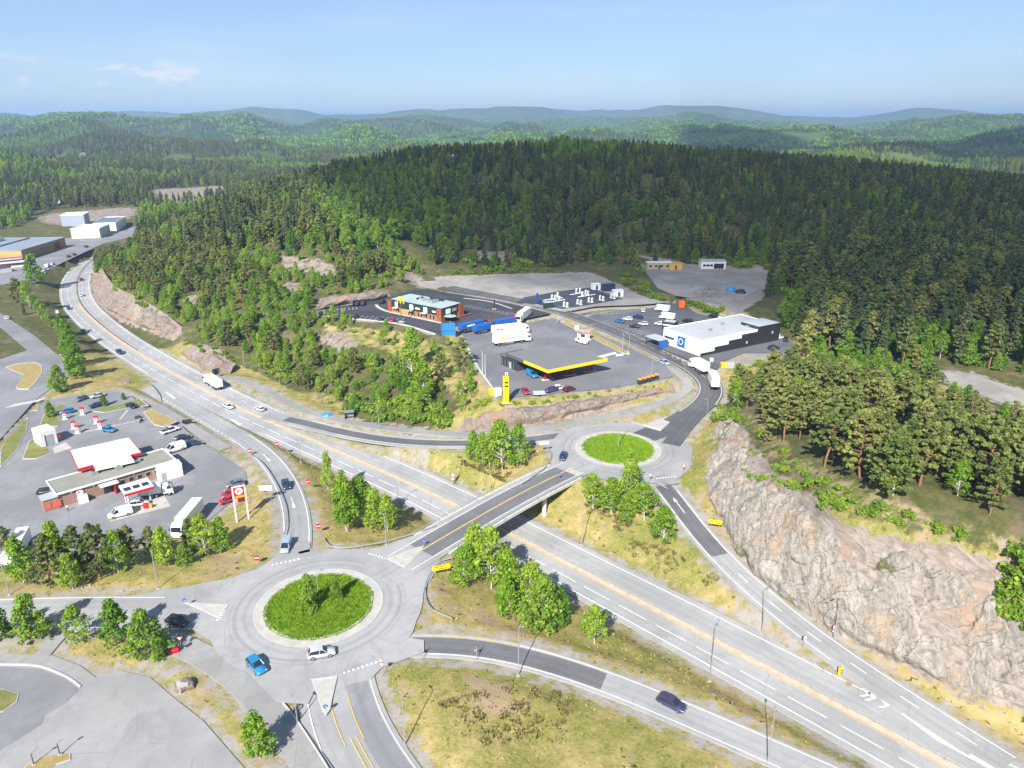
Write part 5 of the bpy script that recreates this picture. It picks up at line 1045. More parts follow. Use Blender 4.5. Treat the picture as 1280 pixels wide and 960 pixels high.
def car_parts(style, colour):
    k = (style, colour)
    if k in CARC: return CARC[k]
    L_, W, H_, low, cab = STY[style]; hw = W/2; pm = PAINT[colour]
    body = MB().loft([rrect(x, hw*(.93 if abs(x) > L_*.47 else 1), z0, z1, .14, .93) for x, z0, z1 in low]).mesh('body', pm, True)
    gl = MB(); rings = []
    for i, (x, zb, zt) in enumerate(cab):
        inset = .06+.20*min(1, (zt-zb)/.45); rings.append([(x, -hw+.05, zb-.05), (x, hw-.05, zb-.05), (x, hw-inset*.95, zt-.035), (x, hw-inset-.12, zt-.01), (x, -hw+inset+.12, zt-.01), (x, -hw+inset*.95, zt-.035)])
    gl.loft(rings); glass = gl.mesh('windows', M_GLASS, False)
    rf = MB(); c = cab
    if style == 'van': rf.loft([[(x, -hw+.02, zb-.02), (x, hw-.02, zb-.02), (x, hw-.12, zt+.01), (x, -hw+.12, zt+.01)] for x, zb, zt in (c[0], c[1], c[2], (.35, 1.28, 2.07))])
    rr = []
    for x, zb, zt in (c[1], c[2], c[3]): rr.append([(x, -hw+.27, zt-.02), (x, hw-.27, zt-.02), (x, hw-.25, zt), (x, hw-.38, zt+.03), (x, -hw+.38, zt+.03), (x, -hw+.25, zt)])
    rf.loft(rr)
    for sg in (-1, 1):                                       # pillars
        for (a, b) in ((c[0], c[1]), (c[4], c[3])): rf.cyl((a[0], sg*(hw-.08), a[1]), (b[0], sg*(hw-.27), b[2]-.01), .05, 5)
        xm = c[2][0]+.35; rf.cyl((xm, sg*(hw-.05), c[2][1]-.02), (xm, sg*(hw-.255), c[2][2]-.02), .05, 5); rf.tube([(c[1][0], sg*(hw-.25), c[1][2]-.01), (c[2][0], sg*(hw-.25), c[2][2]-.01), (c[3][0], sg*(hw-.25), c[3][2]-.01)], .045, 5)
    roof = rf.mesh('roof', pm, False); wr = .33 if style not in ('suv', 'van') else .37
    tyre = MB().cyl((0, -.11, 0), (0, .11, 0), wr, 14).mesh('tyre', M_TYRE); rim = MB().cyl((0, -.12, 0), (0, .12, 0), wr*.62, 10).mesh('rim', M_RIM)
    hl = MB().box((0, 0, 0), (.20, .36, .14), bev=.03).mesh('headlight', M_LAMP); tl = MB().box((0, 0, 0), (.14, .30, .17), bev=.03).mesh('taillight', M_TAIL); mi = MB().box((0, 0, 0), (.14, .22, .13), bev=.03).mesh('mirror', pm)
    CARC[k] = (body, glass, roof, tyre, rim, hl, tl, mi, wr); return CARC[k]
def put(parent, nm, me, loc=(0, 0, 0)):
    o = link(nm, me, parent); o.location = loc; return o
def car(style, colour, label, c, f, z=None, group=None, small=False, scale=1.0):
    g = G(*c) if z is None else P(c[0], c[1], z); q = P(f[0], f[1], g[2]); rz = math.atan2(q[1]-g[1], q[0]-g[0]); zz = g[2]+.10
    t = thing('parked_car' if group and 'parked' in group else ('van' if style == 'van' else 'car'), label, 'van' if style == 'van' else 'car', (g[0], g[1], zz), rz, group); t.scale = (scale,)*3
    body, glass, roof, tyre, rim, hl, tl, mi, wr = car_parts(style, colour); L_, W, H_, low, cab = STY[style]; hw = W/2
    put(t, 'body', body); put(t, 'windows', glass); put(t, 'roof', roof)
    for sx in (-1, 1):
        for sy in (-1, 1):
            o = put(t, 'wheel', tyre, (sx*L_*.295, sy*(hw-.10), wr)); 
            if not small: put(o, 'rim', rim)
    for sy in (-1, 1):
        put(t, 'headlight', hl, (L_/2-.14, sy*(hw-.30), low[5][2]-.10)); put(t, 'taillight', tl, (-L_/2+.06, sy*(hw-.26), low[1][2]-.13))
        if not small: put(t, 'mirror', mi, (cab[4][0]-.22, sy*(hw+.06), cab[4][2]+.02))
    return t
gR = 'cars driving on the motorway'
car('suv', 'silver', 'silver estate car with dark roof driving round the lawn of the larger roundabout', (402, 820), (418, 817), ZR)
car('suv', 'cyan', 'bright blue car leaving the larger roundabout towards the south road', (321, 836), (331, 847), ZR)
car('wagon', 'navy', 'dark violet-blue car alone on the slip road at the lower right', (839, 883), (855, 891), 2.8)
car('van', 'lightblue', 'light grey-blue van waiting at the end of the slip road above the larger roundabout', (358, 686), (355, 696), 6.3, scale=.92)
car('hatch', 'darkblue', 'dark blue car in the bend of the slip road beside the white sign', (358, 609), (361, 618), 4.6, scale=1.1)
car('hatch', 'black', 'black car entering the larger roundabout in the shade of the widest tree', (222, 780), (236, 783), ZR)
car('sedan', 'darkblue', 'dark blue car with pale windscreen on the smaller roundabout', (704, 573), (701, 580), ZR)
car('sedan', 'white', 'white car with blue flanks in the motorway lane facing the white lorry', (286, 510), (296, 515), 0, gR)
car('hatch', 'white', 'small white car following the white lorry up the motorway', (325, 513), (316, 508.5), 0, gR)
car('suv', 'darkblue', 'dark blue car on the motorway beside the shadows of the tree row', (150, 442), (158, 447), 0, gR, True); car('suv', 'black', 'black car on the motorway bend below the white road sign', (105, 416.5), (111, 422), 0, gR, True); car('hatch', 'darkblue', 'dark car on the motorway bend level with the white road sign', (86, 386.5), (89, 392), 0, gR, True)
car('sedan', 'darkred', 'dark red car farthest up the motorway bend beside the rock wall', (102, 350.5), (103.5, 346), 0, gR, True); car('hatch', 'white', 'white car below the dark red one on the motorway bend', (102, 370), (101, 366), 0, gR, True)
car('hatch', 'white', 'white car on the side road at the left picture edge', (8.5, 399), (4, 396), None, None, True)
gK = 'cars parked at the red and white fuel station'
for st, cl, c, f, lb in [('hatch', 'grey', (102, 500.5), (98, 502), 'dark grey car left in the top row of fuel station bays'), ('sedan', 'silver', (122, 496.5), (116, 498), 'silver car right in the top row of fuel station bays'), ('hatch', 'darkblue', (120, 509), (114, 510.5), 'dark blue car beside the small round tree in the bays'), ('hatch', 'blue', (84, 516.5), (78, 517.5), 'blue car behind the red pumps next to the low tree'), ('hatch', 'black', (165, 509.5), (171, 511), 'black car at the lawn end nearest the motorway exit'), ('hatch', 'cyan', (137, 539.5), (143, 540.5), 'bright blue car at the right pump island'), ('sedan', 'black', (229, 549.5), (239, 548), 'black car parked between the white pickup and the white van'), ('wagon', 'darkblue', (241, 556.5), (250, 555), 'dark blue car beside the white van near the lawn strip'), ('wagon', 'black', (60, 617), (72, 615.5), 'black car left of the brick building'), ('suv', 'grey', (294, 608), (285, 610), 'grey car uppermost beside the tall red price sign'), ('hatch', 'red', (287, 619.5), (279, 622), 'red car with dark glass in the middle beside the tall red price sign'), ('hatch', 'red', (284, 628), (275, 631), 'red car with white nose lowest beside the tall red price sign')]: car(st, cl, lb, c, f, 2.2, gK, True)
car('van', 'white', 'large white van on the yard by the brick building', (219, 564), (209, 567), 2.2, None, scale=1.12)
car('van', 'white', 'white van on the concrete pad in front of the brick building', (151, 645), (139, 648), 2.2); car('wagon', 'silver', 'silver car with open rack on the pad behind the white van', (174, 632), (186, 630), 2.2)
gP = 'cars parked on the shop car park'
for st, cl, c, f, lb in [('sedan', 'blue', (774, 403), (769, 402), 'blue car leftmost on the shop car park'), ('hatch', 'white', (784.5, 400.5), (780, 400), 'white car right of the blue one on the shop car park'), ('suv', 'darkblue', (797, 398), (793, 397), 'dark blue car in the upper row of the shop car park'), ('hatch', 'black', (793, 409.5), (788, 409), 'black car nearest the road on the shop car park'), ('hatch', 'silver', (804, 406.5), (799, 406), 'pale car right of the black one on the shop car park'), ('hatch', 'white', (804, 390), (804, 387), 'white car below the grass strip on the shop car park'), ('sedan', 'white', (825, 406.5), (820, 406), 'white car beside the black kiosk'), ('suv', 'black', (859, 403), (854, 402), 'black car between the kiosk and the shop roof'), ('suv', 'black', (892, 397), (887, 396), 'black car behind the shop roof edge'), ('wagon', 'white', (901, 398), (896, 397.5), 'white car behind the shop roof edge beside the black one')]: car(st, cl, lb, c, f, 12.05, gP, True)
car('suv', 'darkblue', 'dark blue car on the gravel behind the black end of the shop', (967, 437), (974, 436), None, None, True); car('van', 'white', 'white van against the back of the shop by the dark wood', (972, 424), (980, 423), None, None, True, .9); car('wagon', 'black', 'black car beside the white van behind the shop', (982, 426), (983, 421), None, None, True)
car('sedan', 'lightblue', 'light blue car driving down the access road past the shop', (830, 455), (835, 457), 11.45, None, True)
gM = 'cars parked at the restaurant'
for st, cl, c, f, lb in [('hatch', 'black', (402, 393.5), (404, 392), 'black car alone at the far left end of the restaurant car park'), ('hatch', 'darkblue', (435, 397), (436, 394), 'dark blue car left of a pair by the restaurant edge'), ('hatch', 'black', (445, 397.5), (446, 395), 'black car right of a pair by the restaurant edge'), ('hatch', 'darkblue', (475, 400), (476, 397), 'dark car left of the magenta one'), ('hatch', 'magenta', (490, 401.5), (491, 398), 'magenta car below the yellow arches sign'), ('suv', 'grey', (440, 381.5), (442, 379), 'grey car leftmost under the orange rock bank'), ('suv', 'black', (447, 381.5), (449, 379), 'black car in the middle under the orange rock bank'), ('suv', 'darkblue', (454, 381), (456, 378), 'dark car rightmost under the orange rock bank'), ('suv', 'black', (478, 378.5), (480, 376), 'black car at the drive-in corner of the restaurant')]: car(st, cl, lb, c, f, 13.5, gM, True)
gF = 'cars parked on the truck stop forecourt'
car('hatch', 'red', 'red car parked right of the yellow price tower', (657, 491.5), (660, 495), 12.05, gF, True); car('sedan', 'purple', 'dark purple car in the row at the forecourt edge', (689, 489.5), (683, 491), 12.05, gF, True); car('hatch', 'white', 'white car behind the purple one at the forecourt edge', (699, 487), (705, 486), 12.05, gF, True); car('hatch', 'darkred', 'dark red car at the right end of the forecourt edge row', (711, 488.5), (717, 487), 12.05, gF, True)
car('van', 'cyan', 'bright blue van beside the dark station building under the canopy edge', (665, 470.5), (669, 473), 12.05, gF, True); car('van', 'white', 'white van at the open pump island with the pink roof', (727, 429), (721, 427), 12.05, gF, True)
gI = 'cars parked by the long warehouse'
for st, cl, c, lb in [('sedan', 'black', (108, 309), 'black car farthest along the warehouse yard'), ('hatch', 'darkblue', (93, 319), 'dark blue car in the middle of the warehouse yard'), ('hatch', 'black', (86, 321.5), 'black car beside the dark blue one in the warehouse yard'), ('van', 'white', (60, 334), 'white van near the large dark tree by the warehouse'), ('hatch', 'white', (66, 331), 'white car next to the white van by the warehouse'), ('hatch', 'silver', (56, 339), 'silver car nearest the motorway by the warehouse')]: car(st, cl, lb, c, (c[0]+4, c[1]-2), 4.05, gI, True)
# ---- lorries
def axle(t, x, w, r=.5):
    me = MATS.setdefault(('truck_wheel', r), MB().cyl((0, -.16, 0), (0, .16, 0), r, 14).mesh('wheel', M_TYRE)); ri = MATS.setdefault(('truck_rim', r), MB().cyl((0, -.175, 0), (0, .175, 0), r*.55, 10).mesh('rim', M_RIM))
    for sy in (-1, 1): put(put(t, 'wheel', me, (x, sy*(w/2-.18), r)), 'rim', ri)
def cab(t, x0, col, length_=2.3, h=3.5, w=2.45):
    """tractor cab with its back at x0, facing +x"""
    x1 = x0+length_; mb = MB(); mb.loft([[(x, -w/2, .75), (x, w/2, .75), (x, w/2, zt-.25), (x, w/2-.2, zt), (x, -w/2+.2, zt), (x, -w/2, zt-.25)] for x, zt in ((x0, h), (x0+length_*.55, h+.05), (x1-.25, h-.55), (x1-.05, 2.2), (x1, 1.1))]); mb.box((x1-.05, 0, .65), (.35, w, .45), bev=.06); c = mb.build('cab', col, t)
    MB().loft([[(xx, -w/2+.15, zz), (xx, w/2-.15, zz), (xx+.03, w/2-.15, zz+.01), (xx+.03, -w/2+.15, zz+.01)] for xx, zz in ((x1-.005, 1.75), (x1-.0, 2.2), (x1-.21, 2.85))]).build('windscreen', M_GLASS, c)
    for sy in (-1, 1): MB().box((x0+length_*.62, sy*(w/2+.01), 2.25), (.9, .04, .75)).build('side_window', M_GLASS, c); MB().box((x1+.06, sy*(w/2-.32), .95), (.12, .4, .2), bev=.03).build('headlight', M_LAMP, c); MB().box((x1-.15, sy*(w/2+.2), 2.3), (.12, .3, .7), bev=.04).build('mirror', M_TRIM, c)
    MB().box((x0+length_/2, 0, .62), (length_*.9, w*.8, .4)).build('bumper_and_steps', M_CHASSIS, t)
def lorry(label, c, f, z, box_len=10.0, box_h=2.75, box_w=2.5, colour='white', boxm=None, group=None, tractor=True, cabh=3.5, nm='lorry', marks=None, semi=True):
    g = P(c[0], c[1], z); q = P(f[0], f[1], z); rz = math.atan2(q[1]-g[1], q[0]-g[0]); t = thing(nm, label, 'lorry' if tractor else 'trailer', (g[0], g[1], z+.08), rz, group)
    xb0, xb1 = -box_len/2-1.3, box_len/2-1.3; boxm = boxm or M_TRAIL
    MB().box(((xb0+xb1)/2, 0, 1.15+box_h/2), (box_len, box_w, box_h), bev=.05).build('cargo_box', boxm, t); MB().box(((xb0+xb1)/2, 0, .98), (box_len, 1.1, .3)).build('chassis', M_CHASSIS, t)
    for sy in (-1, 1): MB().box((xb0-.02, sy*.62, 1.15+box_h/2), (.05, 1.16, box_h-.2)).build('rear_door', boxm, t); MB().box((xb0-.03, sy*.95, .98), (.06, .4, .16)).build('taillight', M_TAIL, t); MB().box((xb0+box_len*.45, sy*(box_w/2-.1), .75), (box_len*.35, .06, .5)).build('side_guard', M_STEEL, t)
    for k in range(3 if semi else 2): axle(t, xb0+1.5+k*1.32, box_w)
    if tractor: cab(t, xb1+.25, PAINT[colour], h=cabh); axle(t, xb1+1.55, 2.4); axle(t, xb1-1.3, 2.4)
    else:
        for sy in (-.7, .7): MB().cyl((xb1-1.5, sy, 0), (xb1-1.5, sy, 1.1), .07, 6).build('landing_leg', M_CHASSIS, t)
    if marks: marks(t, xb0, xb1, box_w, box_h)
    return t
def logo(cols):
    def f(t, a, b, w, h):
        for (u0, u1, v0, v1, m) in cols: MB().box((a+(b-a)*(u0+u1)/2, -w/2-.012, 1.15+h*(v0+v1)/2), ((b-a)*(u1-u0), .02, h*(v1-v0))).build('livery', m, t)
    return f
C_YEL = mat('livery_yellow', (.70, .55, .03), .5); C_GRY = mat('livery_grey', (.35, .36, .37), .5); C_RED = mat('sign_red', (.52, .012, .02), .45, noise=(2, .05)); C_WHT = mat('sign_white', (.80, .80, .79), .5, noise=(2, .04)); C_BLU = mat('container_blue', (.015, .10, .36), .5, noise=(.8, .15)); C_LBL = mat('container_light_blue', (.03, .22, .48), .5, noise=(.8, .15))
lorry('white semi-trailer lorry driving away up the motorway', (267, 483), (252, 473.5), 0.02, 9.2, 2.7, marks=None)
gT = 'lorries parked at the truck stop'
lorry('white lorry with yellow emblem in front of another white one at the truck stop', (640, 429.5), (662, 426.5), 12.03, 12.2, 2.9, group=gT, marks=logo([(.23, .32, .25, .75, C_YEL), (.36, .85, .42, .60, C_GRY)])); lorry('white lorry with small red lettering behind the one with the yellow emblem', (638, 418), (660, 415.5), 12.03, 12.4, 2.9, group=gT, marks=logo([(.12, .17, .4, .65, C_RED), (.19, .24, .4, .65, C_RED), (.26, .31, .4, .65, C_RED)])); lorry('white lorry turned with its cab towards the other lorries, farthest back', (654, 400), (647, 405), 13.0, 10.5, 2.9, group=gT)
lorry('blue box trailer left behind the white lorries', (607, 415), (616, 413), 12.03, 8.5, 2.2, boxm=C_BLU, group=gT, tractor=False, nm='trailer'); lorry('blue box trailer right behind the white lorries', (635, 408), (644, 406.5), 12.6, 8.5, 2.2, boxm=C_BLU, group=gT, tractor=False, nm='trailer'); lorry('dark blue swap body with white lettering near the restaurant', (592, 412), (601, 410), 12.5, 11, 2.1, boxm=C_BLU, group=gT, tractor=False, nm='trailer', marks=logo([(.25, .6, .4, .7, C_WHT)]))
fl = thing('flatbed_lorry', 'rusty red timber lorry with empty bunks behind the blue trailers', 'lorry', P(628, 403, 12.8), math.radians(14), gT); MB().box((-1, 0, 1.1), (10, 2.3, .3)).build('flatbed', mat('rusty_red', (.22, .06, .045), .7), fl); cab(fl, 4.3, PAINT['red'], h=3.2)
for x in (-5.2, -3, -.8, 1.4, 3.6):
    o = MB().box((x, -1.1, 2.1), (.12, .12, 1.9)).box((x, 1.1, 2.1), (.12, .12, 1.9)).box((x, 0, 1.3), (.14, 2.3, .14)).build('bunk', mat('rusty_red', (.22, .06, .045), .7), fl)
for x in (-4.5, -3.2, 3.2, 5.6): axle(fl, x, 2.4)
lorry('white rigid lorry pulling a trailer round the bend below the shop', (873, 463.5), (862, 457.5), 10.85, 6.4, 2.9, semi=False); lorry('white trailer with pinkish rear doors towed round the bend below the shop', (890.5, 481), (886, 471), 10.15, 8.0, 2.9, tractor=False, nm='trailer', boxm=mat('trailer_pinkish', (.74, .70, .69), .5))
lorry('white box lorry half hidden by birches below the fuel station', (236, 657), (222, 674), 2.25, 9.5, 2.8, semi=False); lorry('white articulated lorry behind the trees at the left picture edge', (22, 700), (8, 726), 2.25, 11.5, 2.8)
lorry('small white box lorry under the red edged lorry canopy', (196, 620), (207, 618), 2.25, 5.2, 2.0, semi=False, cabh=2.6)
# camper vans
def camper(label, c, f, z, group):
    g = P(*c, z); q = P(*f, z); t = thing('camper_van', label, 'camper van', (g[0], g[1], z+.08), math.atan2(q[1]-g[1], q[0]-g[0]), group)
    MB().box((-.6, 0, 1.75), (5.0, 2.2, 2.3), bev=.18).box((1.9, 0, 2.45), (1.4, 2.1, .9), bev=.2).build('living_box', M_TRAIL, t); MB().loft([rrect(x, .98, .4, zt, .14, .9) for x, zt in ((1.7, 1.9), (2.3, 1.85), (2.9, 1.25), (3.4, 1.0), (3.5, .8))]).build('cab', PAINT['white'], t); MB().box((2.62, 0, 1.55), (.1, 1.6, .55), ry=-.75).build('windscreen', M_GLASS, t)
    for x in (-1.6, .1): MB().box((x, -1.11, 1.9), (1.0, .03, .5)).build('window', M_GLASS, t)
    for x in (-1.9, 2.5): axle(t, x, 2.1, .36)
camper('white camper van parked alone high on the shop car park', (828, 389.5), (820, 388), 12.05, None); camper('white camper van behind the black kiosk', (834, 399.5), (826, 398), 12.05, None)
# pickup, motorcycles
pk = thing('pickup_truck', 'white pickup with an open bed parked by the lawn strip of the fuel station', 'pickup', P(213, 540, 2.28), math.atan2(*(lambda d: (d[1], d[0]))(P(222, 537, 2)-P(213, 540, 2)))); body_, glass_, roof_, tyre_, rim_, hl_, tl_, mi_, wr_ = car_parts('suv', 'white')
MB().loft([rrect(x, .93, .4, zt, .12, .93) for x, zt in ((-2.7, .95), (-2.65, 1.05), (.2, 1.05), (1.6, 1.02), (2.5, .85), (2.6, .6))]).build('body', PAINT['white'], pk); MB().box((-1.6, 0, 1.06), (1.9, 1.5, .06)).build('cargo_bed', M_CHASSIS, pk); MB().loft([[(x, -.85, 1.0), (x, .85, 1.0), (x, .68, zt), (x, -.68, zt)] for x, zt in ((-.55, 1.5), (-.4, 1.72), (.6, 1.72), (1.25, 1.05))]).build('windows', M_GLASS, pk); MB().box((.1, 0, 1.74), (1.1, 1.3, .06), bev=.02).build('roof', PAINT['white'], pk)
for sx in (-1.7, 1.7):
    for sy in (-.85, .85): put(pk, 'wheel', tyre_, (sx, sy, wr_))
for i, (x, y, lb) in enumerate([(173, 523, 'left motorcycle of the pair at the yard edge by the motorway exit'), (177, 527.5, 'right motorcycle of the pair at the yard edge by the motorway exit'), (214, 614, 'black motorcycle behind the small white box lorry')]):
    t = thing('motorcycle', lb, 'motorcycle', P(x, y, 2.25), .5+i, 'parked motorcycles')
    for sx in (-.72, .72): put(t, 'wheel', MATS.setdefault('bike_wheel', MB().cyl((0, -.07, 0), (0, .07, 0), .32, 12).mesh('wheel', M_TYRE)), (sx, 0, .32))
    MB().loft([[(x2, -w2, z0), (x2, w2, z0), (x2, w2*.7, z1), (x2, -w2*.7, z1)] for x2, w2, z0, z1 in ((-.8, .1, .6, .75), (-.3, .18, .35, .85), (.2, .2, .3, 1.0), (.55, .1, .6, .95))]).build('body', M_TRIM, t); MB().tube([(.75, 0, .32), (.5, 0, 1.0)], .05).tube([(.5, -.4, 1.05), (.5, .4, 1.05)], .03).build('fork', M_STEEL, t); MB().box((-.35, 0, .9), (.7, .28, .1), bev=.03).build('saddle', M_CHASSIS, t)
# ---------------------------------------------------------------- lamp posts and signs
M_POLE = mat('galvanised_pole', (.42, .43, .43), .5, .5, noise=(1.5, .1)); M_DPOLE = mat('dark_pole', (.10, .11, .12), .6, .2)
M_SIGNBACK = mat('sign_back_grey', (.33, .34, .35), .5, .4); M_SBLUE = mat('sign_blue', (.015, .10, .42), .4); M_SYEL = mat('sign_yellow', (.85, .58, .01), .4, noise=(3, .03)); M_BLK = mat('sign_black', (.015, .015, .015), .5)
LP = {}
def lamp(label, base, top_y, z=None, rz=0.0, arm=1.2, double=False, dark=False):
    g = G(*base) if z is None else P(base[0], base[1], z); lo, hi = 2.0, 18.0
    for _ in range(30):
        m = (lo+hi)/2; y = proj(g[0], g[1], g[2]+m)[1]
        if y > top_y: lo = m
        else: hi = m
    h = round(lo*2)/2; t = thing('street_lamp', label, 'street lamp', g, rz, 'street lamps along the roads'); m = M_DPOLE if dark else M_POLE
    k = (h, dark)
    if k not in LP: LP[k] = (MB().cyl((0, 0, -.4), (0, 0, h), .10, 8, .06).mesh('pole', m), MB().box((0, 0, .06), (.5, .5, .16)).mesh('base', M_CONC))
    link('pole', LP[k][0], t); link('base', LP[k][1], t)
    for sg in ((1, -1) if double else (1,)):
        MB().tube([(0, 0, h-.05), (sg*arm*.55, 0, h+.18), (sg*arm, 0, h+.22)], .04, 6).build('arm', m, t); MB().box((sg*(arm+.3), 0, h+.22), (.75, .28, .12), bev=.03).build('lamp_head', mat('lamp_head_grey', (.30, .31, .33), .45, .3), t)
for lb, b, ty, z, rz, arm in [
 ('tall street lamp standing alone in the dry meadow south of the larger roundabout', (506, 932), 871, None, 2.2, .6), ('street lamp on the inner verge of the dark slip road', (648, 845), 788, None, 1.2, .6), ('dark lamp post between motorway and slip road at the lower right', (887, 852), 781, None, 1.0, 1.0), ('street lamp on the narrow verge between motorway and ramp below the rock cut', (952, 791), 731, None, .5, .8), ('street lamp nearest the bottom edge of the picture beside the slip road', (959, 955), 893, None, 1.2, 1.0), ('street lamp standing against the grey rock cut', (1042, 799), 746, None, 3.6, 1.0),
 ('street lamp on the rocky mound below the fuel station', (198, 736), 686, None, -1.0, .8), ('street lamp at the left picture edge above the west road', (12, 744), 703, None, -1.0, .8), ('lamp mast in the middle of the smaller roundabout lawn', (773, 560), 518, ZR+.8, .7, .9), ('lamp mast between the two trees of the larger roundabout lawn', (398, 742), 716, ZR+.8, .7, .9), ('street lamp at the bridge edge on the far meadow', (608.6, 626), 589, None, .5, .8), ('street lamp beside the speed sign on the far meadow', (566, 607), 569, None, .5, .8), ('street lamp in the heather below the smaller roundabout', (727, 681), 628, None, .5, .8), ('street lamp on the wedge verge beside the motorway', (376, 578), 552, None, .5, .8), ('street lamp behind the wedge birches beside the motorway', (498, 632), 604, None, .5, .8), ('street lamp at the foot of the wedge above the larger roundabout', (483, 681), 645, None, 2.5, .8),
 ('street lamp on the verge of the access road before the bend', (883, 524), 499, None, 2.6, 1.0), ('lamp post at the crossing by the charging yard', (697, 402), 384, 13.0, 0, .8), ('lamp post on the grass strip beside the pink roofed pumps', (737, 424), 407, 12.3, 0, .8), ('lamp post left of a pair near the end of the grass strip', (778, 441), 416, 12, 0, .8), ('lamp post right of a pair near the end of the grass strip', (786, 440), 418, 12, 3.1, .8), ('lamp post by the row of recycling bins', (814, 474), 452, 11.6, 0, .8), ('lamp post at the road below the shop front', (855, 469), 456, 11.2, 2, .8),
 ('street lamp on the heart-shaped dry lawn at the junction', (29, 468), 445, 3.3, 0, .8), ('street lamp near the exit lane by the upper bays', (139, 464), 450, None, .5, .8), ('street lamp by the stream on the slope foot', (306, 462), 440, None, .5, .8), ('street lamp beside the cycle path below the leafy slope', (351, 493), 468, None, .5, .8), ('street lamp along the cycle path near the dark slip lane', (474, 538), 505, None, 3.4, .8), ('street lamp at the lower left yard entrance', (372, 905), 875, None, 2.3, .4), ('lamp post at the rim of the restaurant slope', (410, 424), 405, None, 0, .5)]: lamp(lb, b, ty, z, rz, arm)
def yardlamp(lb, b, ty): lamp(lb, b, ty, 6.2, .8, .1, dark=True)
yardlamp('short dark lamp with an oval head on the dry kerb island, left one', (42.5, 956), 942); yardlamp('short dark lamp with an oval head on the dry kerb island, right one', (75, 943.5), 933)
for lb, b, ty in (('left flagpole on the kerb of the truck stop yard', (603, 467), 443), ('right flagpole on the kerb of the truck stop yard', (606.5, 471), 447)):
    g = P(b[0], b[1], 12.0); t = thing('flagpole', lb, 'flagpole', g, 0, 'flagpoles'); h = 7.4; MB().cyl((0, 0, -.3), (0, 0, h), .08, 8, .045).build('pole', C_WHT, t); MB().cyl((0, 0, h), (0, 0, h+.16), .09, 8).build('finial', C_WHT, t); MB().box((0, 0, .06), (.5, .5, .16)).build('base', M_CONC, t)
def disc_mesh(r, m, th=.03, n=24, y=0): return MB().cyl((0, y-th/2, 0), (0, y+th/2, 0), r, n)
def sign(label, base, face, kind, h=2.4, z=None, size=.45, cat='road sign', face_to=None, group=None, nm='road_sign'):
    """post(s) and a plate that faces the photo point face_to (default: the camera side)"""
    g = G(*base) if z is None else P(base[0], base[1], z); rz = face; t = thing(nm, label, cat, g, rz, group)
    if kind in ('board', 'yellow', 'white', 'blackback'):
        w, hh = size; 
        for sx in (-w*.32, w*.32): MB().cyl((sx, .06, -.4), (sx, .06, h+hh*.4), .05, 6).build('post', M_POLE, t)
        m = {'board': C_WHT, 'yellow': M_SYEL, 'white': C_WHT, 'blackback': M_BLK}[kind]; p = MB().box((0, 0, h), (w, .05, hh)).build('panel', m, t); MB().box((0, .034, h), (w*.98, .012, hh*.96)).build('panel_back', M_SIGNBACK if kind != 'blackback' else M_BLK, t)
        if kind == 'yellow':
            MB().box((-w*.08, -.030, h+hh*.22), (w*.62, .008, hh*.13)).box((w*.05, -.030, h-hh*.2), (w*.5, .008, hh*.13)).build('writing', M_BLK, p); MB().box((0, -.029, h+hh*.46), (w*.97, .006, .04)).box((0, -.029, h-hh*.46), (w*.97, .006, .04)).build('border', M_BLK, p)
        if kind == 'white': MB().box((-w*.1, -.030, h+hh*.2), (w*.55, .008, hh*.12)).box((-w*.16, -.030, h-hh*.15), (w*.42, .008, hh*.12)).build('writing', C_GRY, p)
    else:
        MB().cyl((0, .05, -.4), (0, .05, h+.1), .035, 6).build('post', M_POLE, t); s = size
        if kind == 'noentry': disc_mesh(s, C_RED).build('disc', C_RED, t).location = (0, 0, h); MB().box((0, -.025, h), (s*1.35, .012, s*.34)).build('bar', C_WHT, t)
        elif kind == 'blue': disc_mesh(s, M_SBLUE).build('disc', M_SBLUE, t).location = (0, 0, h); MB().box((.02, -.025, h-.03), (s*.22, .012, s*1.0), ry=-.75).box((.14, -.025, h-.16), (s*.5, .012, s*.18)).build('arrow', C_WHT, t)
        elif kind == 'yield':
            a = [(-s, 0, h+s*.6), (s, 0, h+s*.6), (0, 0, h-s*1.1)]; f = lambda k, y: [(p[0]*k, y, h-.05+(p[2]-h+.05)*k) for p in a]
            MB().loft([f(1, .02), f(1, -.02)]).build('triangle', C_RED, t); MB().loft([f(.68, -.022), f(.68, -.03)]).build('inner_triangle', C_WHT, t)
        elif kind == 'round': disc_mesh(s, C_RED).build('rim', C_RED, t).location = (0, 0, h); disc_mesh(s*.78, C_WHT, .012, y=-.024).build('face', C_WHT, t).location = (0, 0, h)
        elif kind == 'speed': disc_mesh(s, C_RED).build('rim', C_RED, t).location = (0, 0, h); disc_mesh(s*.78, C_WHT, .012, y=-.024).build('face', C_WHT, t).location = (0, 0, h); MB().box((0, 0, h-s*1.7), (s*1.4, .03, s*.8)).build('plate', C_WHT, t)
        elif kind == 'marker':
            MB().cyl((0, 0, .3), (0, 0, 1.75), .32, 12).build('marker_body', M_SYEL, t)
            for zz in (.62, 1.0, 1.4): MB().box((0, -.27, zz), (.5, .14, .14), ry=.5).build('stripe', M_BLK, t)
            disc_mesh(.3, M_SBLUE, .04, y=-.3).build('arrow_disc', M_SYEL, t).location = (0, 0, 2.0)
    return t
sign('yellow direction sign on two legs beside the bridge rail above the dense birch', (552, 722), .35, 'yellow', 2.3, None, (3.6, 1.15), 'direction sign', nm='direction_sign'); sign('yellow direction sign on a post at the foot of the grey rock cut', (893, 664), -.3, 'yellow', 2.3, None, (2.8, 1.1), 'direction sign', nm='direction_sign')
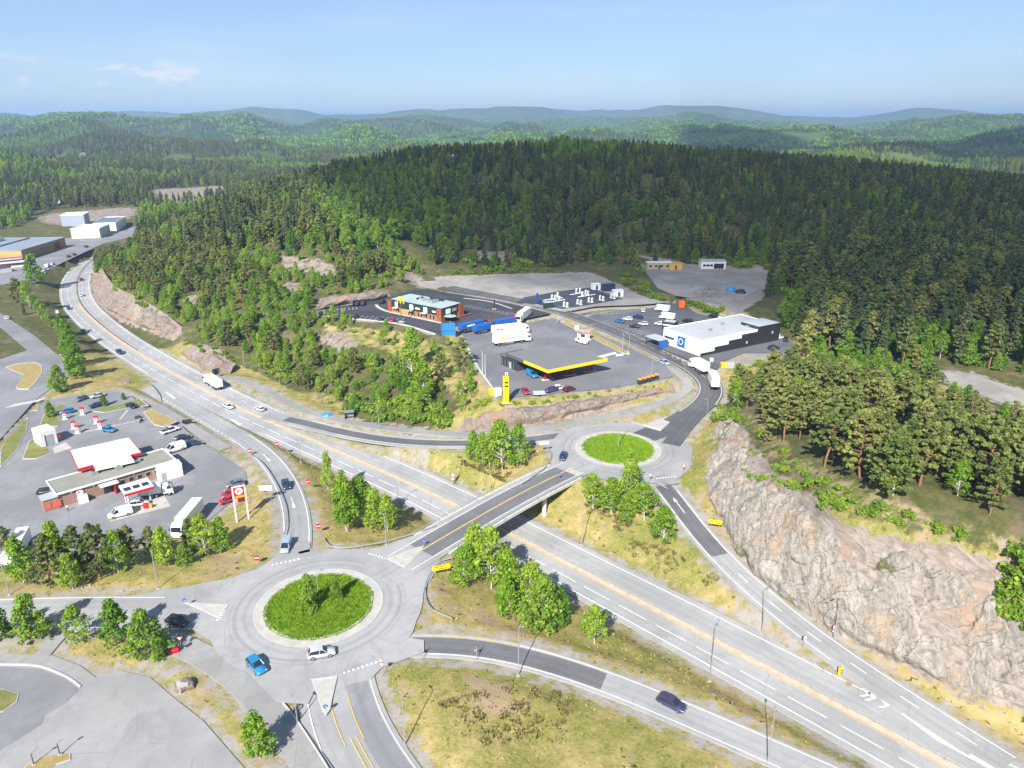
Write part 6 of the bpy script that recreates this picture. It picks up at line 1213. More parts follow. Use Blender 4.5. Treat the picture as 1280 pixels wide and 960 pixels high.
sign('white direction sign at the entry of the smaller roundabout', (680, 567), .2, 'white', 3.0, 6.5, (2.6, .75), 'direction sign', nm='direction_sign'); sign('white motorway sign on legs beside the upper bend of the tree row', (72, 398), -.6, 'white', 3.2, None, (4.6, 2.0), 'direction sign', nm='direction_sign'); sign('white sign board beside the red disc on the bank of the slip road', (334, 627), .1, 'board', 3.6, None, (3.0, 1.3), 'sign board', nm='sign_board')
sign('black back of a large road sign behind the rail by the white lorry', (271, 473), 3.9, 'blackback', 2.6, None, (2.6, 2.4), 'direction sign', nm='direction_sign')
gN = 'red no-entry signs on the slip road'
for lb, b, h in (('red no-entry sign on the grass left of the waiting light van', (322, 706), 1.6), ('red no-entry sign at the lower tip of the wedge beside the pale rail', (399, 668), 2.0), ('red no-entry disc at the middle of the wedge verge', (386, 613), 2.4), ('red no-entry disc at the upper tip of the wedge', (347, 564), 2.2), ('red no-entry disc beside the white board on the bank', (333, 626), 2.9), ('small red no-entry sign at the rail start by the yard corner', (313, 570), 1.6)): sign(lb, b, .15, 'noentry', h, None, .62, group=gN)
sign('round white sign with red rim on the verge tip between motorway and ramp', (1004, 812), .4, 'round', 2.6, None, .45); sign('round white sign with red rim under the rock cut beside the lamp', (1041, 796), .5, 'speed', 2.2, None, .5); sign('yellow and black striped marker at the nose of the merging lanes', (1049, 845), .4, 'marker', 2, None, .4, cat='marker post', nm='marker_post')
sign('speed sign with a plate below in front of the far meadow lamp', (566.5, 605), .3, 'speed', 2.6, None, .62)
for lb, b in (('blue arrow sign on the pointed island of the south road', (408, 893)), ('blue arrow sign on the bridge island at the larger roundabout', (530, 684)), ('blue arrow sign on the bridge island at the smaller roundabout', (699, 600)), ('blue arrow sign on the island of the access road', (846, 520)), ('blue arrow sign on the west road island behind the black car', (232, 759))): sign(lb, b, .2, 'blue', 1.5, ZR+.2 if b[1] > 530 else 7.2, .36, group='blue arrow signs on the islands')
for lb, b, z in (('give way sign at the south road mouth, by the meadow corner', (478, 845), ZR-.1), ('give way sign on the outer kerb of the smaller roundabout near the rock cut', (854, 592), ZR), ('give way sign at the ramp exit of the smaller roundabout', (812, 604), ZR), ('give way sign at the west road mouth by the widest tree', (227, 812), ZR-.1)): sign(lb, b, .15, 'yield', 2.3, z, .5, group='give way signs')
for lb, b in (('thin marker pole left on the verge above the dry meadow', (527, 827)), ('thin marker pole right on the verge above the dry meadow', (596, 826))):
    g = G(*b); t = thing('marker_pole', lb, 'marker pole', g, 0, 'marker poles above the meadow'); MB().cyl((0, 0, -.3), (0, 0, 3.0), .05, 6).build('pole', M_POLE, t); MB().box((-.25, 0, 2.1), (.4, .04, .5)).build('plate', M_SIGNBACK, t)
# ---- small things by the roads
def lump(name, label, cat, c, rad, m, h=.6, z=None, seed=0):
    g = G(*c) if z is None else P(*c, z); r = np.random.default_rng(seed); mb = MB(); n = 12; rings = []
    for k, (zz, s) in enumerate(((-.3, 1.0), (h*.4, .92), (h*.85, .6), (h, .2))): rings.append([(math.cos(2*PI*i/n)*rad*s*(.75+.5*r.random()), math.sin(2*PI*i/n)*rad*s*(.75+.5*r.random())*.8, zz+.15*r.random()) for i in range(n)])
    o = mb.loft(rings).build(name, m); o.location = tuple(g); return tag(o, label, cat)
lump('boulder', 'pale boulder heap on the verge at the corner of the lower left yard', 'boulder', (233, 858), 1.7, M_ROCKP, 1.2, None, 3); lump('boulder', 'pale rock outcrop on the grass beside the exit lane', 'boulder', (157, 478), 1.9, M_ROCKP, .8, None, 4)
lump('tarpaulin', 'blue tarpaulin in the gully beside the cycle path', 'tarpaulin', (408, 520), 1.7, C_LBL, 1.1, None, 5)
g = G(229, 862); t = thing('culvert_head', 'square concrete culvert head at the corner of the lower left yard', 'culvert', g, .6); MB().box((-.55, 0, .3), (.25, 1.6, 1.5)).box((.55, 0, .3), (.25, 1.6, 1.5)).box((0, 0, 1.15), (1.5, 1.7, .25)).build('frame', M_CONC, t); MB().box((0, .4, .3), (.84, .1, 1.4)).build('shade_plate', M_BLK, t)  # solid black plate stands in for the shade inside the culvert
g = G(437, 523); t = thing('bus_shelter', 'small grey shelter beside the cycle path next to the gully', 'shelter', g, .2); MB().box((0, 0, 2.35), (3.0, 1.6, .14)).build('roof', M_SIGNBACK, t)
for sx in (-1.35, 1.35): MB().box((sx, 0, 1.15), (.08, 1.4, 2.3)).build('side_wall', M_GLASS, t)
MB().box((0, .66, 1.15), (2.7, .08, 2.3)).build('back_wall', M_SIGNBACK, t); MB().box((0, .3, .45), (2.2, .4, .08)).build('bench', M_CHASSIS, t)
g = P(219, 816, ZR-.1); t = thing('grit_box', 'red grit box on the verge behind the widest tree of the row', 'grit box', g, .4); MB().box((0, 0, .4), (1.3, .8, .8), bev=.08).build('bin', C_RED, t); MB().box((0, 0, .86), (1.4, .9, .14), bev=.05).build('lid', C_RED, t)
g = P(234, 530, 3.2); t = thing('verge_object', 'unidentified black object, built as an open trailer, on the verge between the yard and the exit lane', 'trailer', G(234, 530), .3); MB().box((0, 0, .7), (2.6, 1.5, .15)).build('bed', M_CHASSIS, t); MB().box((-1.25, 0, 1.0), (.08, 1.5, .5)).box((1.25, 0, 1.0), (.08, 1.5, .5)).box((0, .72, 1.0), (2.5, .06, .5)).build('sides', M_TRIM, t); MB().tube([(1.3, 0, .6), (2.4, 0, .55)], .05).build('drawbar', M_STEEL, t)  # unclear dark object; its trailer form is assumed
for sy in (-.85, .85): put(t, 'wheel', MATS.setdefault('small_wheel', MB().cyl((0, -.09, 0), (0, .09, 0), .33, 12).mesh('wheel', M_TYRE)), (0, sy, .33))
# person on the yard
def person(label, c, z, shirt, trousers, rz=0.0):
    g = P(*c, z); t = bpy.data.meshes.new('person'); J = [(0, 0, .95), (0, 0, 1.2), (0, .01, 1.43), (0, .02, 1.52), (0, .04, 1.66), (.10, 0, .9), (.13, .14, .5), (.14, .05, .08), (.15, .2, .03), (-.10, 0, .9), (-.12, -.10, .5), (-.13, -.24, .1), (-.13, -.10, .04), (.20, 0, 1.40), (.26, -.06, 1.13), (.25, .10, .92), (-.20, 0, 1.40), (-.26, .08, 1.13), (-.24, .22, .95)]
    E = [(0, 1), (1, 2), (2, 3), (3, 4), (0, 5), (5, 6), (6, 7), (7, 8), (0, 9), (9, 10), (10, 11), (11, 12), (2, 13), (13, 14), (14, 15), (2, 16), (16, 17), (17, 18)]; R_ = [.15, .15, .15, .06, .105, .10, .07, .05, .045, .10, .07, .05, .045, .07, .05, .04, .07, .05, .04]
    t.from_pydata(J, E, []); o = link('person', t); o.location = (g[0], g[1], z+.05); o.rotation_euler = (0, 0, rz); tag(o, label, 'person')
    o.modifiers.new('skin', 'SKIN')
    for i, r in enumerate(R_): t.skin_vertices[0].data[i].radius = (r, r*.85); 
    t.skin_vertices[0].data[0].use_root = True; sb_ = o.modifiers.new('sub', 'SUBSURF'); sb_.levels = 1; sb_.render_levels = 2
    sk = NB('clothed_figure_'+str(len(MATS))); tc_ = sk.n('TexCoord'); zz = sk.sep(tc_.outputs['Object'])[2]; cc = sk.mix(sk.rng(zz, .93, .95), trousers, shirt); cc = sk.mix(sk.rng(zz, 1.47, 1.49), cc, (.55, .36, .27)); cc = sk.mix(sk.rng(zz, 1.66, 1.68), cc, (.06, .04, .025)); sk.col(cc); sk.b.inputs['Roughness'].default_value = .8; t.materials.append(sk.m)
    return o
person('person in a white top and dark trousers walking on the yard below the brick building', (85, 639), 2.2, (.75, .75, .74), (.03, .03, .04), .8)
# lawns of the roundabouts: a low mound thick with long grass
M_LUSH = NB('lush_grass'); p_ = M_LUSH.geo(); c_ = M_LUSH.mix(M_LUSH.rng(M_LUSH.noise(p_, .35, 5, .7), .35, .65), (.13, .25, .012), (.22, .34, .018)); c_ = M_LUSH.mix(M_LUSH.rng(M_LUSH.noise(p_, 2.2, 5, .7), .5, .75, 0, .6), c_, (.23, .31, .03)); M_LUSH.col(c_); M_LUSH.b.inputs['Roughness'].default_value = .9; M_LUSH.bump(M_LUSH.noise(p_, 3, 5, .7), .9, .4); M_LUSH = M_LUSH.m
L_GRASS = leaf_mat('grass_blades', (.15, .25, .014), (.24, .34, .024), .3); L_LIME = leaf_mat('lush_blades', (.16, .29, .012), (.24, .37, .02), .35); L_HAY = leaf_mat('dry_grass_blades', (.30, .25, .07), (.44, .36, .13), .2); L_HEATH = leaf_mat('heather_sprigs', (.115, .10, .036), (.19, .155, .06), .1)
def tuft(seed, m, n=26, h=.5, r=.35, w=.05):
    rg = np.random.default_rng(seed); V = []; T = []
    for i in range(n):
        a = rg.random()*6.28; rr = r*rg.random()**.5; b = np.array([math.cos(a)*rr, math.sin(a)*rr, -.05]); d = np.array([math.cos(a), math.sin(a), 0])*rg.random()*.4*h; s = np.array([-math.sin(a+rg.random()), math.cos(a), 0])*w*(.7+.6*rg.random()); hh = h*(.6+.5*rg.random()); q = rg.random()
        V += [b-s, b+s, b+d+s*.5+(0, 0, hh), b+d-s*.5+(0, 0, hh)]; T += [(q, .5, 0, 1)]*4
    return crown_mesh('tuft', np.array(V), np.array(T), m)
def spots_disc(c, r, z, n, rg):
    a = rg.random(n)*6.28; q = r*rg.random(n)**.5; x = c[0]+np.cos(a)*q; y = c[1]+np.sin(a)*q; return np.column_stack([x, y, z+.9*(1-(q/r)**2)+.15, .8+.5*rg.random(n)])
rg = np.random.default_rng(5); pts = []
for k in 'SN':
    c, z, r = RINGS[k]; V = []; n = 64; K = 7
    for j in range(K):
        q = 9.7*j/(K-1)
        for i in range(n): a = 2*PI*i/n; V.append((c[0]+q*math.cos(a), c[1]+q*math.sin(a), z+.15+.9*(1-(q/9.7)**2)+(.12*(fbm(np.array([c[0]+q*math.cos(a)]), np.array([c[1]+q*math.sin(a)]), 2, 9)[0]-.5) if 0 < j < K-1 else 0)))
    f = [(j*n+i, (j+1)*n+i, (j+1)*n+(i+1) % n, j*n+(i+1) % n) for j in range(K-1) for i in range(n)]; tag(link('roundabout_lawn', mkmesh('roundabout_lawn', np.array(V), f, M_LUSH, smooth_=True)), kind='structure'); pts.append(spots_disc(c, 9.5, z, 3600, rg))
scatter('grass', [tuft(1, L_LIME, 22, .34, .32, .07), tuft(2, L_LIME, 22, .42, .32, .07)], 1.0, np.vstack(pts))
# tufts of hay-coloured grass over the meadows and heather in patches
x, y = cells(-120, 120, 60, 260, 1.15, rg); z = hz(x, y); px, py, fz = proj(x, y, z); ok = (px > -60) & (px < 1340) & (py < 1010) & (rd(x, y) > 1.2) & (look(ROCKG, x, y) < .4) & (look(mead.reshape(GX.shape), x, y) > .5); x, y, z = x[ok], y[ok], z[ok]; dn = fbm(x/9, y/9, 3, 91); ok = (rg.random(len(x)) < smooth(.30, .62, dn)*.9); x, y, z = x[ok], y[ok], z[ok]
sel = rg.random(len(x)) < .55
scatter('dry_grass', [tuft(3, L_HAY, 18, .32, .4, .06), tuft(4, L_HAY, 18, .4, .45, .06)], 1.0, np.column_stack([x, y, z, .6+.6*rg.random(len(x))])[sel]); scatter('meadow_grass', [tuft(6, L_GRASS, 18, .3, .4, .06), tuft(7, L_GRASS, 18, .36, .45, .06)], 1.0, np.column_stack([x, y, z, .5+.6*rg.random(len(x))])[~sel])
HEATH = [[(592, 570), (612, 573), (640, 588), (632, 612), (612, 604), (588, 596), (570, 582)], [(732, 622), (770, 640), (765, 652), (735, 642)], [(788, 676), (820, 684), (850, 696), (855, 712), (830, 722), (800, 706), (780, 690)], [(872, 726), (895, 738), (910, 752), (885, 744)], [(545, 880), (640, 855), (720, 872), (700, 925), (600, 935)], [(770, 640), (800, 655), (790, 672), (765, 660)], [(640, 560), (652, 566), (640, 574)], [(716, 628), (730, 636), (722, 642)]]
hp = []
for pl in HEATH:
    a = np.array(pl, float)
    for _ in range(int(np.ptp(a[:, 0])*np.ptp(a[:, 1])*(.017 if a[:, 1].min() > 850 else .085))):
        q = a.min(0)+rg.random(2)*(a.max(0)-a.min(0))
        if in_poly(np.array([q[0]]), np.array([q[1]]), pl)[0] and fbm(np.array([q[0]/9]), np.array([q[1]/6]), 2, 33)[0] > .40: g = P(q[0], q[1], 3.0); g[2] = hz(g[0], g[1]); d_ = ray(*q); t_ = (g[2]-CAMH)/d_[2]; hp.append((d_[0]*t_, d_[1]*t_, float(hz(d_[0]*t_, d_[1]*t_)), .7+.7*rg.random()))
scatter('heather', [tuft(8, L_HEATH, 26, .42, .5, .09), tuft(9, L_HEATH, 26, .5, .5, .09)], 1.0, np.array(hp))
# ---------------------------------------------------------------- buildings
def letters(parent, txt, size, m, loc, rot=(PI/2, 0, 0), nm='lettering', depth=.02):
    cu = bpy.data.curves.new('txt', 'FONT'); cu.body = txt; cu.size = size; cu.extrude = depth; cu.align_x = 'CENTER'; cu.align_y = 'CENTER'; tmp = bpy.data.objects.new('txt', cu); COL.objects.link(tmp)
    me = bpy.data.meshes.new_from_object(tmp.evaluated_get(bpy.context.evaluated_depsgraph_get())); bpy.data.objects.remove(tmp); me.materials.clear(); me.materials.append(m); me.name = nm
    o = link(nm, me, parent); o.location = loc; o.rotation_euler = rot; return o
def frame(A, B, z, C=None):
    """origin at A, x along A-B, y to the left (away from the viewer); lengths along x and (to C from B) along y"""
    a, b = P(*A, z), P(*B, z); rz = math.atan2(b[1]-a[1], b[0]-a[0]); lx = float(np.linalg.norm(b-a)); ly = None
    if C is not None: c = P(*C, z); ly = float((c-b) @ np.array([-math.sin(rz), math.cos(rz), 0]))
    return a, rz, lx, ly
def roof_flat(t, x0, x1, y0, y1, z, m, par=.35, parm=None, nm='roof'):
    MB().box(((x0+x1)/2, (y0+y1)/2, z-.1), (x1-x0-.2, y1-y0-.2, .2)).build(nm, m, t); pm = parm or m; mb = MB()
    for (c, d) in ((((x0+x1)/2, y0+.12, z+par/2-.1), (x1-x0, .24, par+.2)), (((x0+x1)/2, y1-.12, z+par/2-.1), (x1-x0, .24, par+.2)), ((x0+.12, (y0+y1)/2, z+par/2-.1), (.24, y1-y0-.48, par+.2)), ((x1-.12, (y0+y1)/2, z+par/2-.1), (.24, y1-y0-.48, par+.2))): mb.box(c, d)
    mb.build('parapet', pm, t)
def walls(t, x0, x1, y0, y1, z0, z1, m, nm='wall'): 
    mb = MB(); mb.prism([(x0+.02, y0+.02), (x1-.02, y0+.02), (x1-.02, y1-.02), (x0+.02, y1-.02)], z0, z1); return mb.build(nm, m, t)
def panel(t, nm, x0, x1, z0, z1, y, m, th=.06, parent=None): return MB().box(((x0+x1)/2, y, (z0+z1)/2), (x1-x0, th, z1-z0)).build(nm, m, parent or t)
def panelx(t, nm, y0, y1, z0, z1, x, m, th=.06): return MB().box((x, (y0+y1)/2, (z0+z1)/2), (th, y1-y0, z1-z0)).build(nm, m, t)
def win(t, x0, x1, z0, z1, y, nm='window', fm=None):
    f = MB(); w = .09; f.box(((x0+x1)/2, y, z0+w/2), (x1-x0, .10, w)).box(((x0+x1)/2, y, z1-w/2), (x1-x0, .10, w)).box((x0+w/2, y, (z0+z1)/2), (w, .10, z1-z0-2*w)).box((x1-w/2, y, (z0+z1)/2), (w, .10, z1-z0-2*w)); o = f.build(nm, fm or C_GRY, t)
    MB().box(((x0+x1)/2, y, (z0+z1)/2), (x1-x0-2*w, .05, z1-z0-2*w)).build('pane', M_GLASS, o); return o
W_WHITE = mat('white_cladding', (.74, .74, .73), .6, noise=(.25, .05)); W_BLACK = mat('black_cladding', (.022, .023, .028), .55, noise=(.3, .2)); R_GREY = mat('grey_roof_felt', (.36, .385, .41), .85, noise=(.12, .10)); R_DARK = mat('dark_roof_felt', (.10, .105, .115), .85, noise=(.15, .15)); W_GREEN = mat('dark_green_cladding', (.016, .035, .03), .5); W_WOOD = mat('orange_timber', (.36, .13, .035), .7, noise=(.8, .2)); R_MINT = mat('pale_green_roof', (.34, .41, .41), .8, noise=(.12, .08)); W_BRICKRED = mat('red_brown_tiles', (.27, .07, .03), .75, noise=(1.5, .25)); C_ARCH = mat('arches_yellow', (.90, .60, .005), .35, noise=(2, .03)); C_CANY = mat('canopy_yellow', (.85, .55, .01), .4, noise=(2, .03)); C_MAG = mat('pump_magenta', (.30, .01, .07), .45)
def brick_mat():
    g = NB('red_brick'); tc = g.n('TexCoord'); sp = g.sep(tc.outputs['Object']); cx = g.n('CombineXYZ'); g.set(cx, 0, g.math('ADD', sp[0], sp[1])); g.set(cx, 1, sp[2]); br = g.n('TexBrick'); g.L.new(cx.outputs[0], br.inputs['Vector']); br.inputs['Scale'].default_value = 1; br.inputs['Brick Width'].default_value = .25; br.inputs['Row Height'].default_value = .085; br.inputs['Mortar Size'].default_value = .012; br.inputs['Color1'].default_value = (.30, .12, .07, 1); br.inputs['Color2'].default_value = (.21, .085, .055, 1); br.inputs['Mortar'].default_value = (.36, .31, .27, 1); g.col(br.outputs['Color']); g.b.inputs['Roughness'].default_value = .9; return g.m
W_BRICK = brick_mat()
def hvac(t, x, y, z, d, nm='roof_unit'):
    o = MB().box((x, y, z+d[2]/2), d, bev=.05).build(nm, M_STEEL, t); MB().cyl((x, y, z+d[2]), (x, y, z+d[2]+.12), min(d[0], d[1])*.36, 12).build('fan', M_CHASSIS, o)
# --- the white shop with the stepped black side
a, rz, lx, ly = frame((875, 445.5), (973, 425), 12.0, None); ly = float((P(823.5, 429.5, 12)-a) @ np.array([-math.sin(rz), math.cos(rz), 0])); Hs = 5.6
t = thing('shop_building', 'large white flat-roofed shop with a stepped black side and blue emblem on its front', 'shop', a, rz); walls(t, 0, lx, 0, ly, -.3, Hs, W_WHITE); roof_flat(t, 0, lx, 0, ly, Hs+.02, R_GREY, .3, W_WHITE)
mb = MB()
for k, (x0, zt) in enumerate(((0, 1.0), (.17, 2.4), (.34, 3.7), (.50, 5.0))): x1 = (.17, .34, .50, .70)[k]; mb.box(((x0+x1)/2*lx, -.05, zt/2-.1), ((x1-x0)*lx-.01, .12, zt+.2))
mb.box((.85*lx, -.05, (Hs+.9)/2-.1), (.30*lx, .12, Hs+1.1)); mb.build('black_cladding', W_BLACK, t)
MB().box((.855*lx, ly*.22, Hs+.55), (.29*lx, ly*.44, 1.1)).build('raised_block', W_BLACK, t); MB().box((.855*lx, ly*.22, Hs+1.13), (.28*lx, ly*.42, .08)).build('raised_roof', R_GREY, t)
panelx(t, 'emblem_panel', ly*.36, ly*.60, .9, 4.7, -.05, M_SBLUE, .1); o = MB().cyl((-.11, ly*.51, 2.9), (-.13, ly*.51, 2.9), 1.15, 24).build('emblem_ring', C_WHT, t); MB().cyl((-.14, ly*.51, 2.9), (-.15, ly*.51, 2.9), .85, 24).build('emblem_disc', M_SBLUE, o); panelx(t, 'emblem_stripe', ly*.37, ly*.40, 1.2, 4.4, -.115, C_WHT, .02)
panelx(t, 'lettering_band', ly*.70, ly*.96, 2.5, 3.2, -.05, M_BLK, .06)
for k in range(4): panelx(t, 'cladding_joint', ly*(.1+.2*k), ly*(.1+.2*k)+.06, 0, Hs, -.012, C_GRY, .02)
for x, y in ((.3, .4), (.55, .6), (.7, .25)): hvac(t, lx*x, ly*y, Hs+.03, (1.4, 1.0, .7))
MB().cyl((lx*.42, ly*.3, Hs), (lx*.42, ly*.3, Hs+.9), .15, 8).build('vent_pipe', M_STEEL, t)
for x in (.57, .9): MB().cyl((lx*x, -.13, 3.6 if x > .8 else 1.7), (lx*x, -.17, 3.6 if x > .8 else 1.7), .55, 16).build('round_sign', C_GRY, t)
a2 = P(806, 430, 12.0); t = thing('entrance_canopy', 'blue shelter with flat grey roof joined to the left end of the white shop', 'shelter', a2, rz-PI/2); L_ = 7.5
MB().box((L_/2, 2.4, 3.1), (L_, 4.8, .3)).build('roof', R_GREY, t); MB().box((L_/2, 4.5, 1.4), (L_-.4, .2, 2.8)).box((L_-.3, 2.4, 1.4), (.2, 4.0, 2.8)).build('wall', C_BLU, t)
for x in (.3, L_-.5):
    MB().cyl((x, .3, 0), (x, .3, 3), .1, 8).build('column', M_CHASSIS, t)
a2, rz2, lx2, _ = frame((827, 411.5), (843, 413.5), 12.05); t = thing('kiosk', 'black kiosk with a white lettered band between camper van and shop roof', 'kiosk', a2, rz2); walls(t, 0, lx2, 0, 5, -.1, 2.9, W_BLACK); roof_flat(t, 0, lx2, 0, 5, 2.95, R_GREY, .2, W_BLACK); panel(t, 'lettering_band', .5, lx2-.5, 1.7, 2.2, -.03, C_WHT); panel(t, 'door', lx2*.6, lx2*.6+1, 0, 1.6, -.03, M_GLASS)
# --- restaurant
a, rz, lx, _ = frame((486, 389.5), (552, 403), 13.4); ly = 13.5
t = thing('restaurant', 'restaurant of orange timber below dark green cladding with a pale flat roof', 'restaurant', a, rz); Hs = 5.2; walls(t, 0, lx, 0, ly, -.3, Hs, W_WOOD); walls(t, -.12, lx+.12, -.12, ly+.12, 2.55, Hs+.1, W_GREEN, 'upper_cladding'); roof_flat(t, -.14, lx+.14, -.14, ly+.14, Hs+.14, R_MINT, .30, W_GREEN)
MB().box((lx-1.1, .25, Hs/2), (2.4, 1.0, Hs+.5)).build('corner_pillar', W_BRICKRED, t); MB().box((.9, .25, Hs/2), (2.2, 1.0, Hs+.4)).build('corner_pillar', W_BRICKRED, t); MB().box((lx+.15, ly-1.5, Hs/2), (.7, 2.8, Hs+.3)).build('corner_pillar', W_BRICKRED, t)
for x0, x1, z0, z1 in ((.14, .19, 2.9, 4.9), (.42, .49, 2.9, 5.0), (.68, .75, 2.9, 5.0)): panel(t, 'white_panel', lx*x0, lx*x1, z0, z1, -.20, C_WHT, .12)
for x0, x1 in ((.53, .61), (.84, .90)): panel(t, 'lettering', lx*x0, lx*x1, 3.5, 4.2, -.16, C_WHT, .04)
panel(t, 'pale_timber_panel', lx*.23, lx*.39, .6, 2.4, -.03, mat('light_timber', (.55, .27, .06), .6), .06)  # paler orange timber on part of the front wall
for x in (.2, .47, .58, .63, .73, .80, .86): win(t, lx*x-.6, lx*x+.6, .5, 2.3, -.03)
for x in (.16, .44, .70): MB().box((lx*x, -.8, 2.55), (2.4, 1.5, .16)).build('awning', C_WHT, t)
panelx(t, 'white_panel', 2.6, 5.4, 2.8, 4.8, lx+.16, C_WHT, .1); panelx(t, 'window', 6.5, 9.2, 3.2, 4.4, lx+.15, C_GRY, .06); panelx(t, 'glass_front', 2.0, 9.5, .2, 2.3, lx+.02, M_GLASS, .08)
MB().box((lx*.60, ly*.45, Hs+.75), (5.0, 2.2, 1.1), bev=.05).build('roof_unit', M_STEEL, t); hvac(t, lx*.42, ly*.55, Hs+.15, (2.0, 1.6, 1.1)); hvac(t, lx*.66, ly*.62, Hs+.15, (1.6, 1.6, 1.3)); MB().box((lx*.6, ly*.8, Hs+.65), (8, .12, 1.1)).box((lx*.35, ly*.62, Hs+.55), (.12, 4, .9)).build('roof_screen', W_GREEN, t)
def arches(parent, z, s, m, y=0.0):
    for sx in (-1, 1): MB().tube([(sx*s*(.48-.48*math.cos(q)), y, z+s*1.5*math.sin(q)**.8) for q in np.linspace(.02, PI-.02, 15)], s*.15, 8).build('arch', m, parent)
g = P(502, 402.5, 13.4); t = thing('arches_sign', 'tall dark pole carrying the big yellow double arches by the restaurant', 'sign', g, rz); MB().cyl((0, 0, -.3), (0, 0, 8.2), .16, 10).build('pole', M_DPOLE, t); MB().box((0, 0, .1), (2.4, 1.6, .4), bev=.1).build('base', M_CONC, t); arches(t, 7.6, 1.7, C_ARCH)
g = P(545, 406.5, 13.4)+0; g = P(563, 402, 13.4); t = thing('parasol', 'pale green parasol on the restaurant terrace', 'parasol', g, rz); MB().cyl((0, 0, 0), (0, 0, 2.6), .05, 8).build('pole', M_DPOLE, t); MB().cyl((0, 0, 2.35), (0, 0, 2.8), 2.7, 8, .1).build('canopy', mat('parasol_green', (.28, .42, .36), .8), t); MB().cyl((0, 0, 0), (0, 0, .12), .4, 12).build('base', M_CONC, t)
tb = None
for i, (x, y) in enumerate(((572, 399), (577, 397), (582, 395.5), (587, 394))):
    g = P(x, y, 13.4)
    if tb is None:
        tb = thing('picnic_table', 'brown table on the restaurant terrace by the bays', 'table', g, rz, 'tables on the restaurant terrace'); MB().box((0, 0, .74), (1.8, .8, .07)).build('tabletop', W_BRICKRED, tb)
        for sy in (-.7, .7): MB().box((0, sy, .44), (1.8, .3, .06)).build('seat', W_BRICKRED, tb)
        for sx in (-.6, .6): MB().box((sx, 0, .37), (.08, 1.4, .7)).build('leg', M_DPOLE, tb)
    else: c_ = copy_tree(tb); c_.location = tuple(g)
# blue stacked containers at the rim
for k in (0, 1):
    g = P(560.5, 420.5, 12.6); t = thing('shipping_container', ('lower' if k == 0 else 'upper')+' blue container of the stack of two at the rim by the restaurant bays', 'container', (g[0], g[1], 12.4+2.62*k), .35, 'blue containers'); mb = MB(); mb.box((0, 0, 1.3), (5.0, 2.4, 2.5)); 
    for i in range(18): mb.box((-2.4+i*.28, -1.215, 1.3), (.12, .05, 2.3)).box((-2.4+i*.28, 1.215, 1.3), (.12, .05, 2.3))
    mb.build('body', C_LBL, t); 
    for sy in (-.58, .58): MB().box((2.53, sy, 1.3), (.06, 1.1, 2.3)).build('door', C_LBL, t)
    for sx in (-2.42, 2.42): MB().box((sx, -1.1, 1.3), (.2, .25, 2.6)).box((sx, 1.1, 1.3), (.2, .25, 2.6)).build('corner_post', C_BLU, t)
# --- truck stop: canopy, low building, price tower
zc = 17.4; Fp, Rp, Kp, Lp = P(685, 463, zc), P(758.5, 448.5, zc), P(691, 431, zc), P(632, 441.5, zc); ctr = (Fp+Rp+Kp+Lp)/4; t = thing('fuel_canopy', 'wide grey canopy with a bright yellow edge over red pumps at the truck stop', 'canopy', (ctr[0], ctr[1], 12.0)); loc = lambda p: (p[0]-ctr[0], p[1]-ctr[1])
quad_ = [loc(p) for p in (Fp, Rp, Kp, Lp)]; MB().prism(quad_, 4.7, 5.38, 0, 0).build('roof', mat('canopy_roof_grey', (.165, .168, .172), .85, noise=(.15, .1)), t)
def fascia(nm, p, q, m, h0=4.55, h1=5.55, th=.18):
    d = np.array(q)-np.array(p); L_ = np.linalg.norm(d); c = (np.array(p)+np.array(q))/2; n = np.array([d[1], -d[0]])/L_; return MB().box((c[0]+n[0]*th*.55, c[1]+n[1]*th*.55, (h0+h1)/2), (L_+th*2, th, h1-h0), rz=math.atan2(d[1], d[0])).build(nm, m, t)
mid = [quad_[3][i]+(quad_[0][i]-quad_[3][i])*.45 for i in (0, 1)]; fascia('yellow_fascia', quad_[0], quad_[1], C_CANY); fascia('yellow_fascia', mid, quad_[0], C_CANY); fascia('yellow_fascia', quad_[1], [quad_[1][i]+(quad_[2][i]-quad_[1][i])*.15 for i in (0, 1)], C_CANY); fascia('dark_fascia', quad_[3], mid, M_DPOLE)
for px_, py_ in ((684, 473), (711, 468), (735, 463)):
    g = P(px_, py_, 12.05); MB().cyl((g[0]-ctr[0], g[1]-ctr[1], 0), (g[0]-ctr[0], g[1]-ctr[1], 4.8), .28, 10).build('column', C_MAG, t)
gp = 'pumps under the yellow edged canopy'
for (px_, py_), lb in zip(((685, 474.5), (712.5, 469), (737, 464.5)), ('left', 'middle', 'right')):
    g = P(px_, py_, 12.05); p = thing('fuel_pump', f'{lb} red pump of the three on pale plinths under the yellow edged canopy', 'fuel pump', g, math.radians(20), gp); MB().box((0, 0, .1), (4.2, 1.4, .22), bev=.06).build('plinth', mat('plinth_cream', (.62, .55, .40), .8), p)
    for sx in (-.9, .7): MB().box((sx, 0, 1.15), (.8, .6, 1.9), bev=.06).build('cabinet', C_MAG, p); MB().box((sx, -.31, 1.6), (.5, .03, .4)).build('display', M_GLASS, p)
a, rz, lx, _ = frame((626.5, 455.5), (646.5, 464.5), 12.02); t = thing('station_building', 'low dark station building with grey roof left of the yellow edged canopy', 'building', a, rz); walls(t, 0, lx, 0, 8.5, -.2, 3.4, mat('dark_cladding', (.05, .052, .058), .6)); roof_flat(t, -.5, lx+.5, -.5, 9, 3.5, mat('mid_roof_felt', (.17, .175, .185), .85, noise=(.2, .1)), .25, M_DPOLE); panel(t, 'glass_front', .8, lx-.5, .2, 2.5, -.03, M_GLASS, .08); panel(t, 'door', lx*.5, lx*.5+1.4, .1, 2.3, -.06, C_GRY, .04)
